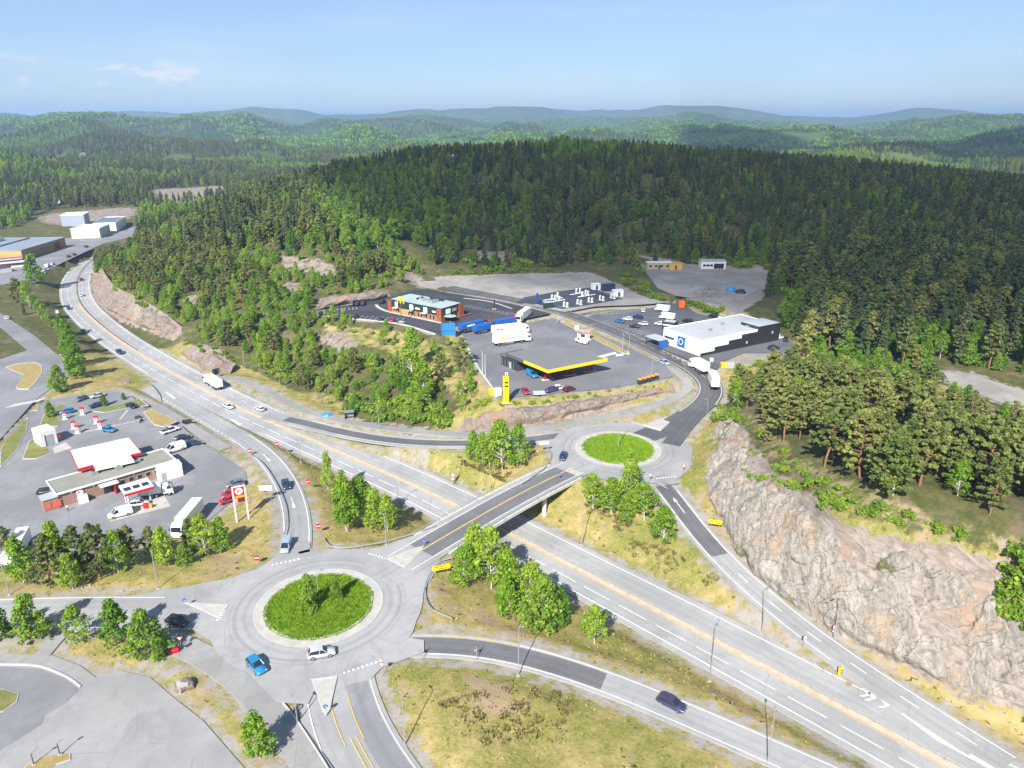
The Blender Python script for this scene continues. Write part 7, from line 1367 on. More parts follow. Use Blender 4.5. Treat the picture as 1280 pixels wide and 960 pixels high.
for k in range(5): panel(t, 'mullion', .8+k*1.6, .9+k*1.6, .2, 2.5, -.08, C_GRY, .05)
g = P(632.5, 504, 11.8); t = thing('price_tower', 'tall narrow yellow price tower at the rim of the truck stop', 'price sign', g, .1); MB().box((0, 0, 4.25), (1.75, .7, 8.5), bev=.08).build('tower', C_CANY, t); MB().box((.12, 0, 9.2), (1.35, .6, 1.3)).build('top_box', mat('tower_top_purple', (.12, .06, .14), .5), t)
for sx in (-.28, .30): MB().box((.12+sx, -.32, 9.2), (.26, .05, 1.0)).build('top_glyph', C_WHT, t)
MB().box((.30, -.32, 9.58), (.5, .05, .22), ry=.2).build('top_glyph', C_WHT, t)
for zz in (5.4, 6.5): MB().box((.1, -.37, zz), (1.05, .05, .5)).build('price_display', M_BLK, t)
MB().box((0, 0, .05), (2.6, 1.4, .25)).build('base', M_CONC, t)
def bin_(nm, lb, cat, c, z, d, m, lidm, grp=None, rz=0.0):
    g = P(*c, z); t = thing(nm, lb, cat, g, rz, grp); MB().loft([[(-d[0]/2*s, -d[1]/2*s, q), (d[0]/2*s, -d[1]/2*s, q), (d[0]/2*s, d[1]/2*s, q), (-d[0]/2*s, d[1]/2*s, q)] for s, q in ((.86, 0), (1, d[2]*.75), (.97, d[2]*.8))]).build('bin', m, t); MB().box((0, 0, d[2]*.88), (d[0]*.98, d[1]*.98, d[2]*.16), bev=.05).build('lid', lidm, t); return t
C_ORG = mat('lid_orange', (.80, .32, .05), .5)
for i in range(5):
    bin_('recycling_bin', 'dark recycling bin with an orange lid in the row of five at the forecourt corner', 'bin', (799.5+5.2*i, 480.2-1.5*i), 11.95, (1.25, 1.2, 1.9), M_TRIM, C_ORG, 'recycling bins at the forecourt corner', .25)
bin_('skip', 'yellow small skip left of the white one at the rim by the price tower', 'skip', (616, 493), 11.9, (2.6, 1.6, 1.8), C_CANY, C_CANY, None, .3); bin_('waste_container', 'white container between the yellow skip and the price tower', 'container', (622, 494), 11.9, (2.2, 1.6, 2.3), C_WHT, C_WHT, None, .3)
g = P(674, 494, 12.05); t = thing('car_trailer', 'low blue and white car trailer between the red car and the purple one', 'trailer', g, .1); MB().box((0, 0, .55), (3.4, 1.7, .14)).build('bed', C_LBL, t); MB().box((0, -.85, .8), (3.4, .06, .4)).box((0, .85, .8), (3.4, .06, .4)).build('side_board', C_WHT, t)
for sy in (-.9, .9): MB().cyl((0, sy-.09, .32), (0, sy+.09, .32), .32, 12).build('wheel', M_TYRE, t)
MB().tube([(1.7, 0, .5), (2.8, 0, .45)], .05).build('drawbar', M_STEEL, t)
g = P(729, 424, 12.1); t = thing('pump_island', 'open pump island under a small pink roof beside the grass strip', 'pump island', g, -.35); MB().box((0, 0, 3.4), (6.0, 2.2, .35)).build('roof', mat('pink_roof', (.62, .28, .28), .6), t)
for sx in (-2.2, 2.2): MB().cyl((sx, 0, 0), (sx, 0, 3.3), .14, 8).build('column', C_WHT, t)
MB().box((0, 0, .1), (6.4, 1.6, .22)).build('plinth', M_CONC, t); MB().box((-1.4, 0, 1.0), (.9, .6, 1.8)).box((1.2, 0, 1.0), (.9, .6, 1.8)).build('pump', C_WHT, t); MB().box((-2.6, 0, 4.3), (1.5, .3, 1.5)).build('sign_box', C_WHT, t)
bin_('waste_container', 'orange-red container standing at the green strip above the shop car park', 'container', (851.5, 384.5), 12.4, (2.6, 2.2, 3.2), mat('signal_orange', (.75, .13, .03), .5), mat('signal_orange', (.75, .13, .03), .5)); bin_('waste_container', 'yellow container on the gravel at the bend below the shop', 'container', (905, 461.5), 11.2, (2.4, 1.8, 2.4), C_CANY, C_CANY); bin_('waste_container', 'grey container beside the yellow one at the bend', 'container', (912, 461.5), 11.4, (2.4, 1.8, 2.6), C_GRY, C_GRY); bin_('waste_container', 'white bin on the gravel left of the yellow container', 'container', (889, 453), 11.6, (1.2, 1.0, 1.6), C_WHT, C_WHT)
# --- charging yard
ch = None
for i, (x, y) in enumerate(((690, 374), (697, 371), (699, 376), (705, 383), (709, 384), (720.5, 366), (725, 365.5), (732, 368), (735, 369), (722, 380), (726, 381), (736, 377.5), (740, 378), (750, 375), (754, 376), (764, 372.5), (768, 373.5), (694, 374.5), (728, 370))):
    g = P(x, y, 13.66)
    if ch is None:
        ch = thing('charging_post', 'white charging post on the blue-black charging yard', 'charging post', g, .4, 'white charging posts'); MB().box((0, 0, 1.05), (.85, .55, 2.1), bev=.12).build('cabinet', C_WHT, ch); MB().box((0, -.29, 1.1), (.28, .03, 1.3)).build('front_panel', M_TRIM, ch); MB().box((0, 0, .06), (1.5, 1.0, .14)).build('plinth', M_CONC, ch)
    else: c_ = copy_tree(ch); c_.location = tuple(g)
for pts in ([(679, 375.5), (703, 372.2)], [(685, 378), (706, 374.5)], [(712, 368.5), (728, 366.2)], [(722, 371.5), (744, 368)]): kerb_line(pts, 13.66, .7, .14, C_WHT)
def box_hut(nm, lb, cat, c, z, d, m, rm, rz=.35, door=True):
    g = P(*c, z); t = thing(nm, lb, cat, g, rz); walls(t, -d[0]/2, d[0]/2, -d[1]/2, d[1]/2, -.2, d[2], m); MB().box((0, 0, d[2]+.08), (d[0]+.3, d[1]+.3, .18)).build('roof', rm, t)
    if door: panel(t, 'door', -.5, .5, .05, min(2.1, d[2]-.2), -d[1]/2-.02, M_TRIM if m is not W_BLACK else C_GRY)
    return t
box_hut('transformer_hut', 'white transformer hut left of the dark container at the charging yard', 'hut', (744.5, 361.5), 13.6, (4.0, 2.6, 2.6), C_WHT, C_WHT); box_hut('transformer_hut', 'white transformer hut at the right corner of the charging yard', 'hut', (772, 370), 13.6, (4.6, 2.8, 2.8), C_WHT, C_WHT); box_hut('site_container', 'dark blue container between the two white huts of the charging yard', 'container', (760, 362.5), 13.7, (6.2, 2.8, 2.8), mat('navy_steel', (.02, .04, .085), .5), mat('navy_steel', (.02, .04, .085), .5)); box_hut('info_shelter', 'dark green shelter at the lower kerb of the charging yard', 'shelter', (685, 385), 13.4, (4.0, 2.0, 2.6), W_GREEN, R_MINT)
g = P(671.5, 381, 13.5); t = thing('sign_pylon', 'slim blue pylon at the left of the charging yard', 'sign', g); MB().box((0, 0, 2.6), (.9, .3, 5.4), bev=.04).build('pylon', mat('pylon_blue', (.012, .04, .20), .4), t); MB().box((0, 0, .05), (1.6, 1.0, .2)).build('base', M_CONC, t); g = P(618, 386, 13.5); t = thing('sign_pylon', 'slim black pylon on the island beside the restaurant bays', 'sign', g); MB().box((0, 0, 2.0), (.6, .25, 4.0), bev=.04).build('pylon', M_BLK, t); MB().box((0, 0, .05), (1.6, 1.0, .2)).build('base', M_CONC, t)
# --- quarry yard sheds
t = box_hut('site_cabin', 'long tan cabin at the far edge of the quarry yard', 'cabin', (823, 335.5), 15.3, (13, 4, 3.4), mat('tan_cladding', (.46, .36, .22), .7), C_WHT, 0.05)
for k in range(4): win(t, -5.5+k*3, -4+k*3, 1.0, 2.2, -2.05)
box_hut('site_cabin', 'short yellow cabin beside the long tan one in the quarry yard', 'cabin', (843.5, 336), 15.3, (7, 4, 3.0), mat('yellow_cladding', (.62, .38, .08), .6), mat('yellow_cladding', (.62, .38, .08), .6), .05)
a, rz, lx, _ = frame((876, 336), (907, 336), 15.2); t = thing('machine_shed', 'long white shed with a black panel as shaded bays at the far edge of the quarry yard', 'shed', a, rz); walls(t, 0, lx, 0, 6, -.2, 4.0, W_WHITE); MB().box((lx/2, 3, 4.1), (lx+.4, 6.4, .25)).build('roof', R_GREY, t); panel(t, 'bay_shade_panel', lx*.52, lx*.92, .1, 2.8, -.03, M_BLK)  # black panel stands in for the shade inside the open bays
for k in range(3): win(t, lx*(.08+.14*k), lx*(.08+.14*k)+1.6, 1.2, 2.4, -.03)
lump('tarpaulin', 'blue tarpaulin heap on the quarry yard', 'tarpaulin', (914, 364), 2.6, C_LBL, 2.2, 15.0, 8); lump('scrap_heap', 'dark scrap heap beside the blue tarpaulin on the quarry yard', 'scrap heap', (926, 366), 2.6, M_CHASSIS, 1.6, 15.0, 9)
for i in range(16): lump('rubble_pile', 'low pile of rubble on the quarry yard', 'rubble', (868+3.2*i+4*math.sin(i*2.1), 366+5*math.sin(i*1.3)), .8+.5*abs(math.sin(i*1.7)), M_ROCKP, .5+.4*abs(math.sin(i)), 15.0, 30+i)['group'] = 'rubble piles on the quarry yard'
# --- the red and white fuel station
a, rz, lx, _ = frame((75, 634.5), (221, 590.5), 2.2); t = thing('station_shop', 'long low red brick shop with a white edged flat roof at the fuel station', 'shop', a, rz); D_ = 9.0; Hb = 3.6; walls(t, 0, lx, 0, D_, -.2, Hb, W_BRICK); roof_flat(t, -.3, lx+.3, -.5, D_+.2, Hb+.1, mat('olive_roof_felt', (.23, .235, .20), .9, noise=(.3, .12)), .22, C_WHT); MB().box((-1.6, 1.4, 1.5), (3.2, 3.2, 3.0)).build('side_annexe', W_BRICK, t); MB().box((-1.6, 1.4, 3.1), (3.5, 3.6, .25)).build('annexe_roof', R_GREY, t)
for x0, x1 in ((-2.9, -1.7), (-1.2, .4)): panel(t, 'poster', x0, x1, .5, 2.3, -.25, mat('poster_red', (.62, .12, .08), .5), .06)
o = MB().cyl((lx*.17, -.05, 2.4), (lx*.17, -.12, 2.4), 1.0, 24).build('round_sign', C_RED, t); MB().cyl((lx*.17, -.13, 2.4), (lx*.17, -.15, 2.4), .78, 24).build('inner_disc', C_WHT, o); letters(o, 'K', 1.25, C_RED, (lx*.17, -.17, 2.4))
MB().box((lx*.18, -.9, .9), (2.0, 1.4, 1.8)).build('lean_to', C_WHT, t)
panel(t, 'glass_front', lx*.36, lx*.44, .1, 2.7, -.04, M_GLASS, .1); MB().box((lx*.40, -1.0, 2.9), (4.2, 2.2, .2)).build('porch_roof', C_WHT, t); MB().box((lx*.44, -1.2, 1.4), (.2, 1.6, 2.8)).build('porch_wall', C_RED, t)
for k in range(6): win(t, lx*(.50+.075*k), lx*(.50+.075*k)+1.3, 1.3, 2.5, -.03)
for x in (.10, .28, .62, .86): panel(t, 'wall_lamp', lx*x, lx*x+.35, 2.9, 3.2, -.1, C_WHT, .15)
for x, y in ((.72, .6), (.55, .5), (.35, .6)): hvac(t, lx*x, D_*y, Hb+.12, (1.8, 1.3, .9))
zc = 7.5; cp = [P(*p, zc) for p in ((97.6, 586), (115.5, 581), (119, 585), (166.5, 574.5), (162.5, 568.5), (176, 565.5), (161, 547.5), (88, 563.5))]; cen = sum(cp)/len(cp); t = thing('fuel_canopy', 'bright white canopy with red edges over the pumps of the fuel station', 'canopy', (cen[0], cen[1], 2.2)); q_ = [(p[0]-cen[0], p[1]-cen[1]) for p in cp]; MB().prism(q_, 4.6, 5.3).build('roof', mat('canopy_white', (.80, .79, .78), .6, noise=(.2, .03)), t)
for i, m in ((0, C_RED), (1, C_RED), (2, C_WHT), (3, C_RED), (4, C_RED), (5, C_RED), (6, C_WHT), (7, C_RED)): fascia('fascia', q_[i], q_[(i+1) % 8], m, 4.5, 5.36, .14)
for u, v in ((.2, .25), (.2, .75), (.75, .25), (.75, .75)):
    p = np.array(q_[7])*(1-u)*(1-v)+np.array(q_[6])*u*(1-v)+np.array(q_[5])*u*v+np.array(q_[0])*(1-u)*v; MB().cyl((p[0], p[1], 0), (p[0], p[1], 4.6), .22, 10).build('column', C_WHT, t)
zc = 6.6; cp = [P(*p, zc) for p in ((156, 618), (191.5, 608), (183, 597), (148, 607))]; cen = sum(cp)/4; t = thing('fuel_canopy', 'small red edged canopy with glazed roof for lorries in front of the brick shop', 'canopy', (cen[0], cen[1], 2.2)); q_ = [(p[0]-cen[0], p[1]-cen[1]) for p in cp]; MB().prism(q_, 3.9, 4.35).build('roof', C_WHT, t); fascia('fascia', q_[0], q_[1], C_RED, 3.8, 4.45, .14); fascia('fascia', q_[1], q_[2], C_WHT, 3.8, 4.45, .14)
for k in range(3):
    f = lambda u, v: tuple(np.array(q_[0])*(1-u)*(1-v)+np.array(q_[1])*u*(1-v)+np.array(q_[2])*u*v+np.array(q_[3])*(1-u)*v); o = [f(.06+.32*k, .28), f(.30+.32*k, .28), f(.30+.32*k, .62), f(.06+.32*k, .62)]; MB().prism(o, 4.34, 4.40).build('roof_light', M_GLASS, t)
for u, v in ((.12, .3), (.88, .3), (.12, .8), (.88, .8)): p = f(u, v); MB().cyl((p[0], p[1], 0), (p[0], p[1], 3.95), .16, 8).build('column', C_WHT, t)
poly_sheet('concrete_pad', [P(*p, 2.235) for p in ((142, 636), (205, 618), (213, 633), (138, 652))], M_CONC); poly_sheet('concrete_pad', [P(*p, 2.235) for p in ((66, 560), (82, 553), (90, 560), (68, 567))], M_CONC)
bin_('rubbish_bin', 'red bin on the concrete pad in front of the brick shop', 'bin', (183, 635), 2.25, (1.1, .8, 1.3), C_RED, C_RED); bin_('rubbish_bin', 'orange bin beside the red one on the concrete pad', 'bin', (189, 634.5), 2.25, (.8, .7, 1.1), C_ORG, C_ORG)
a, rz, lx, _ = frame((200, 602.5), (229.5, 594.5), 2.2); t = thing('white_container', 'white container building at the right end of the brick shop', 'container', a, rz); walls(t, 0, lx, 0, 3.4, -.1, 3.4, C_WHT); MB().box((lx/2, 1.7, 3.46), (lx+.1, 3.5, .12)).build('roof', W_WHITE, t); panel(t, 'door', -.0+lx*.1, lx*.1+1.1, .05, 2.2, -.03, C_GRY)
a, rz, lx, _ = frame((53.5, 559.5), (73, 553.5), 2.2); t = thing('car_wash', 'small white car wash box with a grey gate left of the big canopy', 'car wash', a, rz); walls(t, 0, lx, 0, 5.5, -.1, 4.2, W_WHITE); roof_flat(t, 0, lx, 0, 5.5, 4.3, C_WHT, .25, C_WHT); panel(t, 'gate', lx*.3, lx*.75, .1, 3.2, -.04, C_GRY); panel(t, 'frame', lx*.24, lx*.3, .1, 3.4, -.06, M_TRIM); disc_mesh(.5, C_RED).build('round_sign', C_RED, t).location = (lx+.4, -.3, 1.9)
gk = 'red and white pumps of the fuel station'
for (x, y), lb in zip(((81.5, 524), (103.5, 518.5), (92.5, 536), (97.5, 541.5), (121, 529.5), (125.5, 536)), ('single pump in front of the blue car', 'single pump right of the one by the blue car', 'far pump of the left open island', 'near pump of the left open island', 'far pump of the right open island', 'near pump of the right open island, beside the bright blue car')):
    g = P(x, y, 2.25); p = thing('fuel_pump', 'red and white '+lb, 'fuel pump', g, .3, gk); MB().box((0, 0, 1.0), (.9, .7, 1.9), bev=.06).build('cabinet', C_WHT, p); MB().box((0, 0, 2.25), (1.2, .6, .7), bev=.05).build('head_sign', C_RED, p); MB().box((0, 0, .08), (1.8, 1.2, .2)).build('plinth', M_CONC, p); MB().box((0, -.37, 1.4), (.5, .03, .4)).build('display', M_GLASS, p)
# tall price sign with the letter K
gb, gb2 = P(296.5, 656, 3.6), P(311.5, 652.5, 3.6); rz = math.atan2(*(gb2-gb)[[1, 0]]); w_ = float(np.linalg.norm(gb2-gb)); lo_, hi_ = 3., 16.
for _ in range(30):
    m_ = (lo_+hi_)/2
    if proj(gb[0], gb[1], gb[2]+m_)[1] > 610: lo_ = m_
    else: hi_ = m_
h_ = lo_; t = thing('price_sign', 'tall price sign with a white K in a red square on two white legs', 'price sign', gb, rz)
for x in (0, w_): MB().box((x, 0, h_/2-.2), (.28, .3, h_+.4)).build('leg', C_WHT, t)
pw = w_-.3; o = MB().box((w_/2, 0, h_-pw*.46), (pw, .24, pw*.92)).build('logo_panel', C_RED, t); MB().cyl((w_/2, -.13, h_-pw*.46), (w_/2, -.16, h_-pw*.46), pw*.36, 28).build('logo_disc', C_WHT, o); letters(o, 'K', pw*.62, C_RED, (w_/2, -.19, h_-pw*.46)); MB().box((w_/2, 0, h_-pw*1.05), (pw, .24, pw*.24)).build('orange_band', C_ORG, t); o = MB().box((w_/2, 0, h_-pw*1.42), (pw, .24, pw*.48)).build('price_panel', C_RED, t)
for zz in (1.30, 1.52): MB().box((w_/2+pw*.14, -.13, h_-pw*zz), (pw*.56, .03, pw*.13)).build('price_display', M_BLK, o); MB().box((w_/2-pw*.34, -.13, h_-pw*zz), (pw*.2, .03, pw*.13)).build('fuel_name', C_WHT, o)
MB().box((w_/2, 0, h_+.08), (w_+.3, .3, .18)).build('top_bar', C_WHT, t)
# --- industrial estate to the north-west
def hall(nm, lb, A, B, z, depth, h, wm, rm, par=.3, parm=None, cat='warehouse'):
    a, rz, lx, _ = frame(A, B, z); t = thing(nm, lb, cat, a, rz); walls(t, 0, lx, 0, depth, -.4, h, wm); roof_flat(t, -.15, lx+.15, -.15, depth+.15, h+.12, rm, par, parm or rm); return t, lx
W_TAN = mat('tan_timber', (.40, .24, .11), .7, noise=(.2, .15)); W_CREAM = mat('cream_cladding', (.55, .52, .40), .7); W_BLUEG = mat('blue_grey_cladding', (.30, .34, .42), .6); R_BLUE = mat('blue_grey_roof', (.22, .26, .31), .8, noise=(.06, .1)); R_BLUED = mat('dark_blue_roof', (.12, .16, .22), .8, noise=(.06, .12))
t, lx = hall('warehouse', 'long warehouse with tan walls and a blue-grey roof at the left picture edge', (29, 326), (83, 308.5), 4.0, 46, 6.5, W_TAN, R_BLUE); MB().box((lx*.5, 23, 6.9), (lx*.9, 1.2, .9)).build('roof_ridge', R_BLUED, t); hvac(t, lx*.75, 38, 6.6, (8, 5, 2.2)); panel(t, 'red_gate', lx*.72, lx*.86, .2, 4.8, -.08, mat('gate_red', (.30, .03, .035), .6), .2)
for k in range(6): win(t, lx*(.08+.1*k), lx*(.08+.1*k)+4, 2.6, 4.4, -.05)
panelx(t, 'orange_gable', 0, 20, 3.6, 6.2, -.06, mat('gable_orange', (.58, .30, .08), .6), .12); panelx(t, 'loading_bay', 22, 44, .2, 3.0, -.06, M_CHASSIS, .12)
t, lx = hall('warehouse', 'long white hall with cream lower walls behind the tan warehouse', (90, 298.5), (126, 297.5), 4.0, 26, 7.0, W_CREAM, C_WHT, .5, C_WHT); t, lx = hall('warehouse', 'blue-grey hall with a white roof edge behind the white hall', (78, 284), (107, 283), 5.0, 18, 9.5, W_BLUEG, C_WHT, .5, C_WHT); t, lx = hall('warehouse', 'wide hall with a dark blue roof and white wall near the forest edge', (118, 290), (146, 289), 4.5, 42, 6.5, W_WHITE, R_BLUED, .5, C_WHT)
panel(t, 'dark_gate', lx*.5, lx*.62, .2, 4.5, -.08, M_CHASSIS, .2); t, lx = hall('workshop', 'low white workshop with a dark red roof line left of the large dark tree', (-8, 337), (31, 333), 4.0, 10, 4.2, W_WHITE, R_GREY, .5, mat('roof_edge_red', (.16, .03, .04), .6), 'workshop')
for k in range(8): win(t, lx*(.06+.115*k), lx*(.06+.115*k)+3, 1.2, 2.8, -.05)
t, lx = hall('workshop', 'small dark red roofed building at the left picture edge before the white workshop', (-10, 344), (15, 340), 3.8, 8, 3.2, W_WHITE, mat('maroon_roof', (.13, .03, .045), .7), .2, None, 'workshop')
# far houses
def house(lb, c, w, d, h, wm, rm, rz=.2, z=None):
    g = G(*c); t = thing('house', lb, 'house', g, rz, None); walls(t, -w/2, w/2, -d/2, d/2, -2, h, wm); MB().loft([[(x, -d/2-.4, h-.1), (x, d/2+.4, h-.1), (x, 0, h+d*.38)] for x in (-w/2-.4, w/2+.4)]).build('roof', rm, t)
    for k in (-.3, .05, .3): win(t, w*k-.7, w*k+.7, 1.0, 2.3, -d/2-.03)
    return t
R_TILE = mat('grey_tiles', (.14, .14, .15), .8)
for lb, c, w, h, rm in (('white house at the wood edge beyond the industrial halls', (70, 253), 11, 3.5, R_TILE), ('grey house with a light roof alone on the shaded ridge', (569, 206), 9, 6, R_GREY), ('white farmhouse far off on the left hills', (106, 197), 16, 5, R_TILE), ('white house far down the middle valley', (338, 212), 11, 4, R_TILE), ('white house beside the far road bend in the valley', (355, 208), 10, 4, R_GREY)): house(lb, c, w, w*.7, h, C_GRY if 'shaded ridge' in lb else C_WHT, rm)
# ---------------------------------------------------------------- clouds that lie outside the picture and shade parts of the land
def cloud_mat():
    m = bpy.data.materials.new('cloud'); m.use_nodes = True; N, L = nt(m); N.remove(N['Principled BSDF']); d = N.new('ShaderNodeBsdfDiffuse'); d.inputs[0].default_value = (.9, .9, .92, 1); tr = N.new('ShaderNodeBsdfTransparent'); mx = N.new('ShaderNodeMixShader')
    g = N.new('ShaderNodeNewGeometry'); n = N.new('ShaderNodeTexNoise'); n.inputs['Scale'].default_value = .012; n.inputs['Detail'].default_value = 5; n.inputs['Roughness'].default_value = .65; L.new(g.outputs['Position'], n.inputs['Vector'])
    at = N.new('ShaderNodeAttribute'); at.attribute_name = 'thick'; s = N.new('ShaderNodeMath'); s.operation = 'ADD'; L.new(at.outputs['Fac'], s.inputs[0]); L.new(n.outputs['Fac'], s.inputs[1]); r = N.new('ShaderNodeMapRange'); r.interpolation_type = 'SMOOTHSTEP'; L.new(s.outputs[0], r.inputs[0]); r.inputs[1].default_value = .62; r.inputs[2].default_value = 1.12; r.inputs[4].default_value = CLOUD_OP
    L.new(r.outputs[0], mx.inputs[0]); L.new(tr.outputs[0], mx.inputs[1]); L.new(d.outputs[0], mx.inputs[2]); L.new(mx.outputs[0], N['Material Output'].inputs['Surface']); return m
CM = cloud_mat()
_el = math.radians(38.5); _s = np.array([-.302, -.953]); _s /= np.linalg.norm(_s)
def cloud(poly, h, ground, soft=60, step=14):
    """a shallow heap of cloud whose shadow falls on the given stretch of ground (world polygon)"""
    off = _s*(h-ground)/math.tan(_el); a = np.array(poly, float); x0, y0 = a.min(0)-soft*1.5; x1, y1 = a.max(0)+soft*1.5
    xs = np.arange(x0, x1, step); ys = np.arange(y0, y1, step); X, Y = np.meshgrid(xs, ys); f = np.column_stack([a, np.zeros(len(a))]); d, _ = seg_dist(X.ravel(), Y.ravel(), f, True); ins = in_poly(X.ravel(), Y.ravel(), a); sd = np.where(ins, d, -d); th = smooth(-soft, soft, sd)
    n = fbm(X.ravel()/90, Y.ravel()/90, 4, 51); nx, ny = len(xs), len(ys); V = np.column_stack([X.ravel()+off[0], Y.ravel()+off[1], h+th*(26+60*n)]); q = (np.arange(ny-1)[:, None]*nx+np.arange(nx-1)[None, :]).ravel(); Fc = np.stack([q, q+1, q+1+nx, q+nx], 1); keep = th[Fc].max(1) > .01; T = np.column_stack([th, th, th, th*0+1])
    V2 = V.copy(); V2[:, 2] = h-th*(6+8*n)     # flatter underside
    Vt = np.vstack([V, V2]); Ft = np.vstack([Fc[keep], Fc[keep][:, ::-1]+len(V)])
    tag(link('cloud', mkmesh('cloud', Vt, Ft, CM, smooth_=True, attrs={'thick': np.vstack([T, T])})), kind='structure')
W2 = lambda px, py, z: tuple(P(px, py, z)[:2])
edge = [W2(410, 215, 40), W2(452, 262, 32), W2(520, 318, 20), W2(600, 352, 15), W2(650, 366, 14), W2(720, 378, 14), W2(800, 392, 13), W2(880, 398, 13), W2(985, 425, 14), W2(1090, 440, 20), W2(1200, 446, 20), W2(1300, 452, 22), W2(1500, 470, 24)]
edge = [PY(400, 214, 640)[:2].tolist()]+[PY(432, 250, 520)[:2].tolist()]+[list(e) for e in edge[2:]]
cloud(edge+[[700, 330], [760, 760], [420, 900], [40, 900], [-120, 820]], 640, 40, 48)
cloud([PY(860, 195, 1700)[:2].tolist(), PY(960, 200, 1650)[:2].tolist(), PY(1005, 180, 2300)[:2].tolist(), PY(900, 165, 2900)[:2].tolist(), PY(860, 168, 2700)[:2].tolist()], 900, 50, 90, 30)
cloud([PY(1010, 205, 1600)[:2].tolist(), PY(1330, 222, 1300)[:2].tolist(), PY(1350, 160, 2900)[:2].tolist(), PY(1170, 172, 2500)[:2].tolist(), PY(1030, 190, 2000)[:2].tolist()], 900, 60, 90, 30)
# ---------------------------------------------------------------- camera, sun, sky, air
cam = bpy.data.cameras.new('camera'); co = bpy.data.objects.new('camera', cam); COL.objects.link(co)
co.location = (0, 0, CAMH); co.rotation_euler = (PI/2-PITCH, 0, 0)
cam.sensor_fit = 'HORIZONTAL'; cam.sensor_width = 36; cam.lens = 36*F/1280; cam.clip_start = .5; cam.clip_end = 30000
SC.camera = co
SUN_EL = math.radians(38.5); sv = np.array([-.302, -.953, 0]); sv /= np.linalg.norm(sv)
SUNV = Vector((sv[0]*math.cos(SUN_EL), sv[1]*math.cos(SUN_EL), math.sin(SUN_EL)))
sl = bpy.data.lights.new('sun', 'SUN'); sl.energy = SUN_E; sl.angle = math.radians(.5); sl.color = (1.0, .955, .88)
so = bpy.data.objects.new('sun', sl); COL.objects.link(so); so.rotation_euler = (-SUNV).to_track_quat('-Z', 'Y').to_euler(); so.location = (0, 0, 3000)
w = bpy.data.worlds.new('World'); SC.world = w; w.use_nodes = True; N, L = w.node_tree.nodes, w.node_tree.links
sky = N.new('ShaderNodeTexSky'); sky.sky_type = 'NISHITA'; sky.sun_disc = False; sky.sun_elevation = SUN_EL; sky.sun_rotation = math.atan2(SUNV.x, SUNV.y)
sky.altitude = 50; sky.air_density = 1.0; sky.dust_density = SKY_DUST; sky.ozone_density = 1.6
bg = N['Background']; bg.inputs['Strength'].default_value = SKY_S
# low far cumulus and thin streaks as part of the sky itself
tc = N.new('ShaderNodeTexCoord'); sp = N.new('ShaderNodeSeparateXYZ'); L.new(tc.outputs['Generated'], sp.inputs[0])
def wn(t, op, a, b):
    x = N.new('ShaderNodeMath'); x.operation = op
    for i, v in ((0, a), (1, b)):
        if hasattr(v, 'is_output'): L.new(v, x.inputs[i])
        else: x.inputs[i].default_value = v
    return x.outputs[0]
def wr(v, a, b, c=0., d=1.):
    x = N.new('ShaderNodeMapRange'); x.interpolation_type = 'SMOOTHSTEP'; L.new(v, x.inputs[0])
    for i, q in enumerate((a, b, c, d)): x.inputs[i+1].default_value = q
    return x.outputs[0]
def wnoise(scale, sc3, det, seed):
    mp = N.new('ShaderNodeMapping'); L.new(tc.outputs['Generated'], mp.inputs[0]); mp.inputs['Scale'].default_value = sc3; mp.inputs['Location'].default_value = (seed, seed*.7, 0)
    x = N.new('ShaderNodeTexNoise'); L.new(mp.outputs[0], x.inputs['Vector']); x.inputs['Scale'].default_value = scale; x.inputs['Detail'].default_value = det; x.inputs['Roughness'].default_value = .62; return x.outputs['Fac']
cum = wn(0, 'MULTIPLY', wr(wnoise(15, (1, 1, 2.0), 7, 2.3), (.47), .58), wn(0, 'MULTIPLY', wr(sp.outputs[2], .030, .043), wr(sp.outputs[2], .072, .052)))
cum = wn(0, 'MULTIPLY', cum, wr(sp.outputs[0], -.22, -.42))
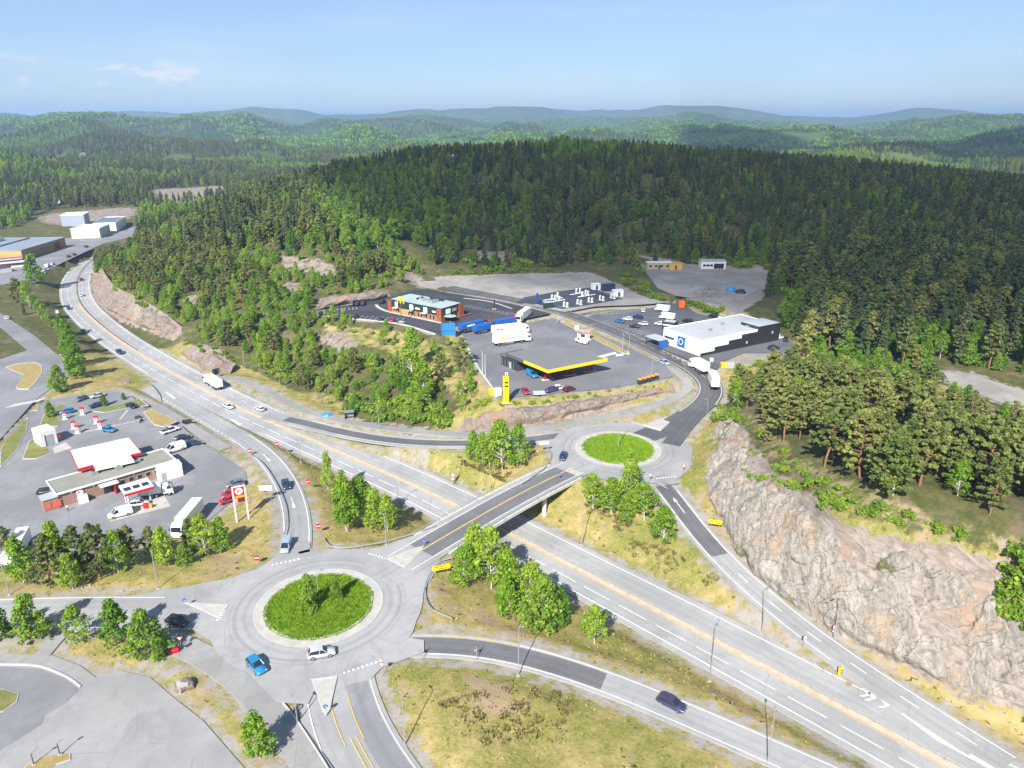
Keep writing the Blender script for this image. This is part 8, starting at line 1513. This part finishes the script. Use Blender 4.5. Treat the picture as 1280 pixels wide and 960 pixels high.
thin = wn(0, 'MULTIPLY', wr(wnoise(3, (1, 1, 9), 6, 5.1), .45, .8), wr(sp.outputs[2], .28, .04, 0, .35))
tot = wn(0, 'MAXIMUM', wn(0, 'MULTIPLY', cum, .8), wn(0, 'MULTIPLY', thin, .6))
mx = N.new('ShaderNodeMix'); mx.data_type = 'RGBA'; L.new(tot, mx.inputs['Factor']); tn = N.new('ShaderNodeMix'); tn.data_type = 'RGBA'; tn.blend_type = 'MULTIPLY'; tn.inputs[0].default_value = 1; L.new(sky.outputs[0], tn.inputs[6]); tn.inputs[7].default_value = SKY_TINT; m2 = N.new('ShaderNodeMix'); m2.data_type = 'RGBA'; m2.inputs[0].default_value = .46; L.new(tn.outputs[2], m2.inputs[6]); m2.inputs[7].default_value = SKY_BASE; L.new(m2.outputs[2], mx.inputs[6]); mx.inputs[7].default_value = SKY_CLOUD; L.new(mx.outputs[2], bg.inputs['Color'])
# the air
hm = bpy.data.materials.new('haze_air'); hm.use_nodes = True; N2, L2 = nt(hm); N2.remove(N2['Principled BSDF'])
pv = N2.new('ShaderNodeVolumePrincipled'); pv.inputs['Color'].default_value = (.47, .69, 1.0, 1); pv.inputs['Density'].default_value = HAZE_D; pv.inputs['Anisotropy'].default_value = .1
L2.new(pv.outputs[0], N2['Material Output'].inputs['Volume'])
zmin, zmax = float(ZZ.min())-1.0, max(float(ZZ.max()), CAMH)+22
hb = MB().box((0, 9000, (zmin+zmax)/2), (60000, 18600, zmax-zmin)).build('haze', hm); tag(hb, kind='stuff')
SC.render.engine = 'CYCLES'; SC.cycles.use_denoising = True; SC.cycles.use_adaptive_sampling = True; SC.cycles.adaptive_threshold = .02; SC.cycles.max_bounces = 6; SC.cycles.diffuse_bounces = 2; SC.cycles.glossy_bounces = 2; SC.cycles.transparent_max_bounces = 12; SC.cycles.volume_bounces = 0; SC.cycles.sample_clamp_indirect = 6
try: SC.cycles.use_light_tree = True
except Exception: pass
SC.view_settings.view_transform = 'Standard'; SC.view_settings.look = 'None'; SC.view_settings.gamma = 1; SC.view_settings.exposure = EXPOSURE
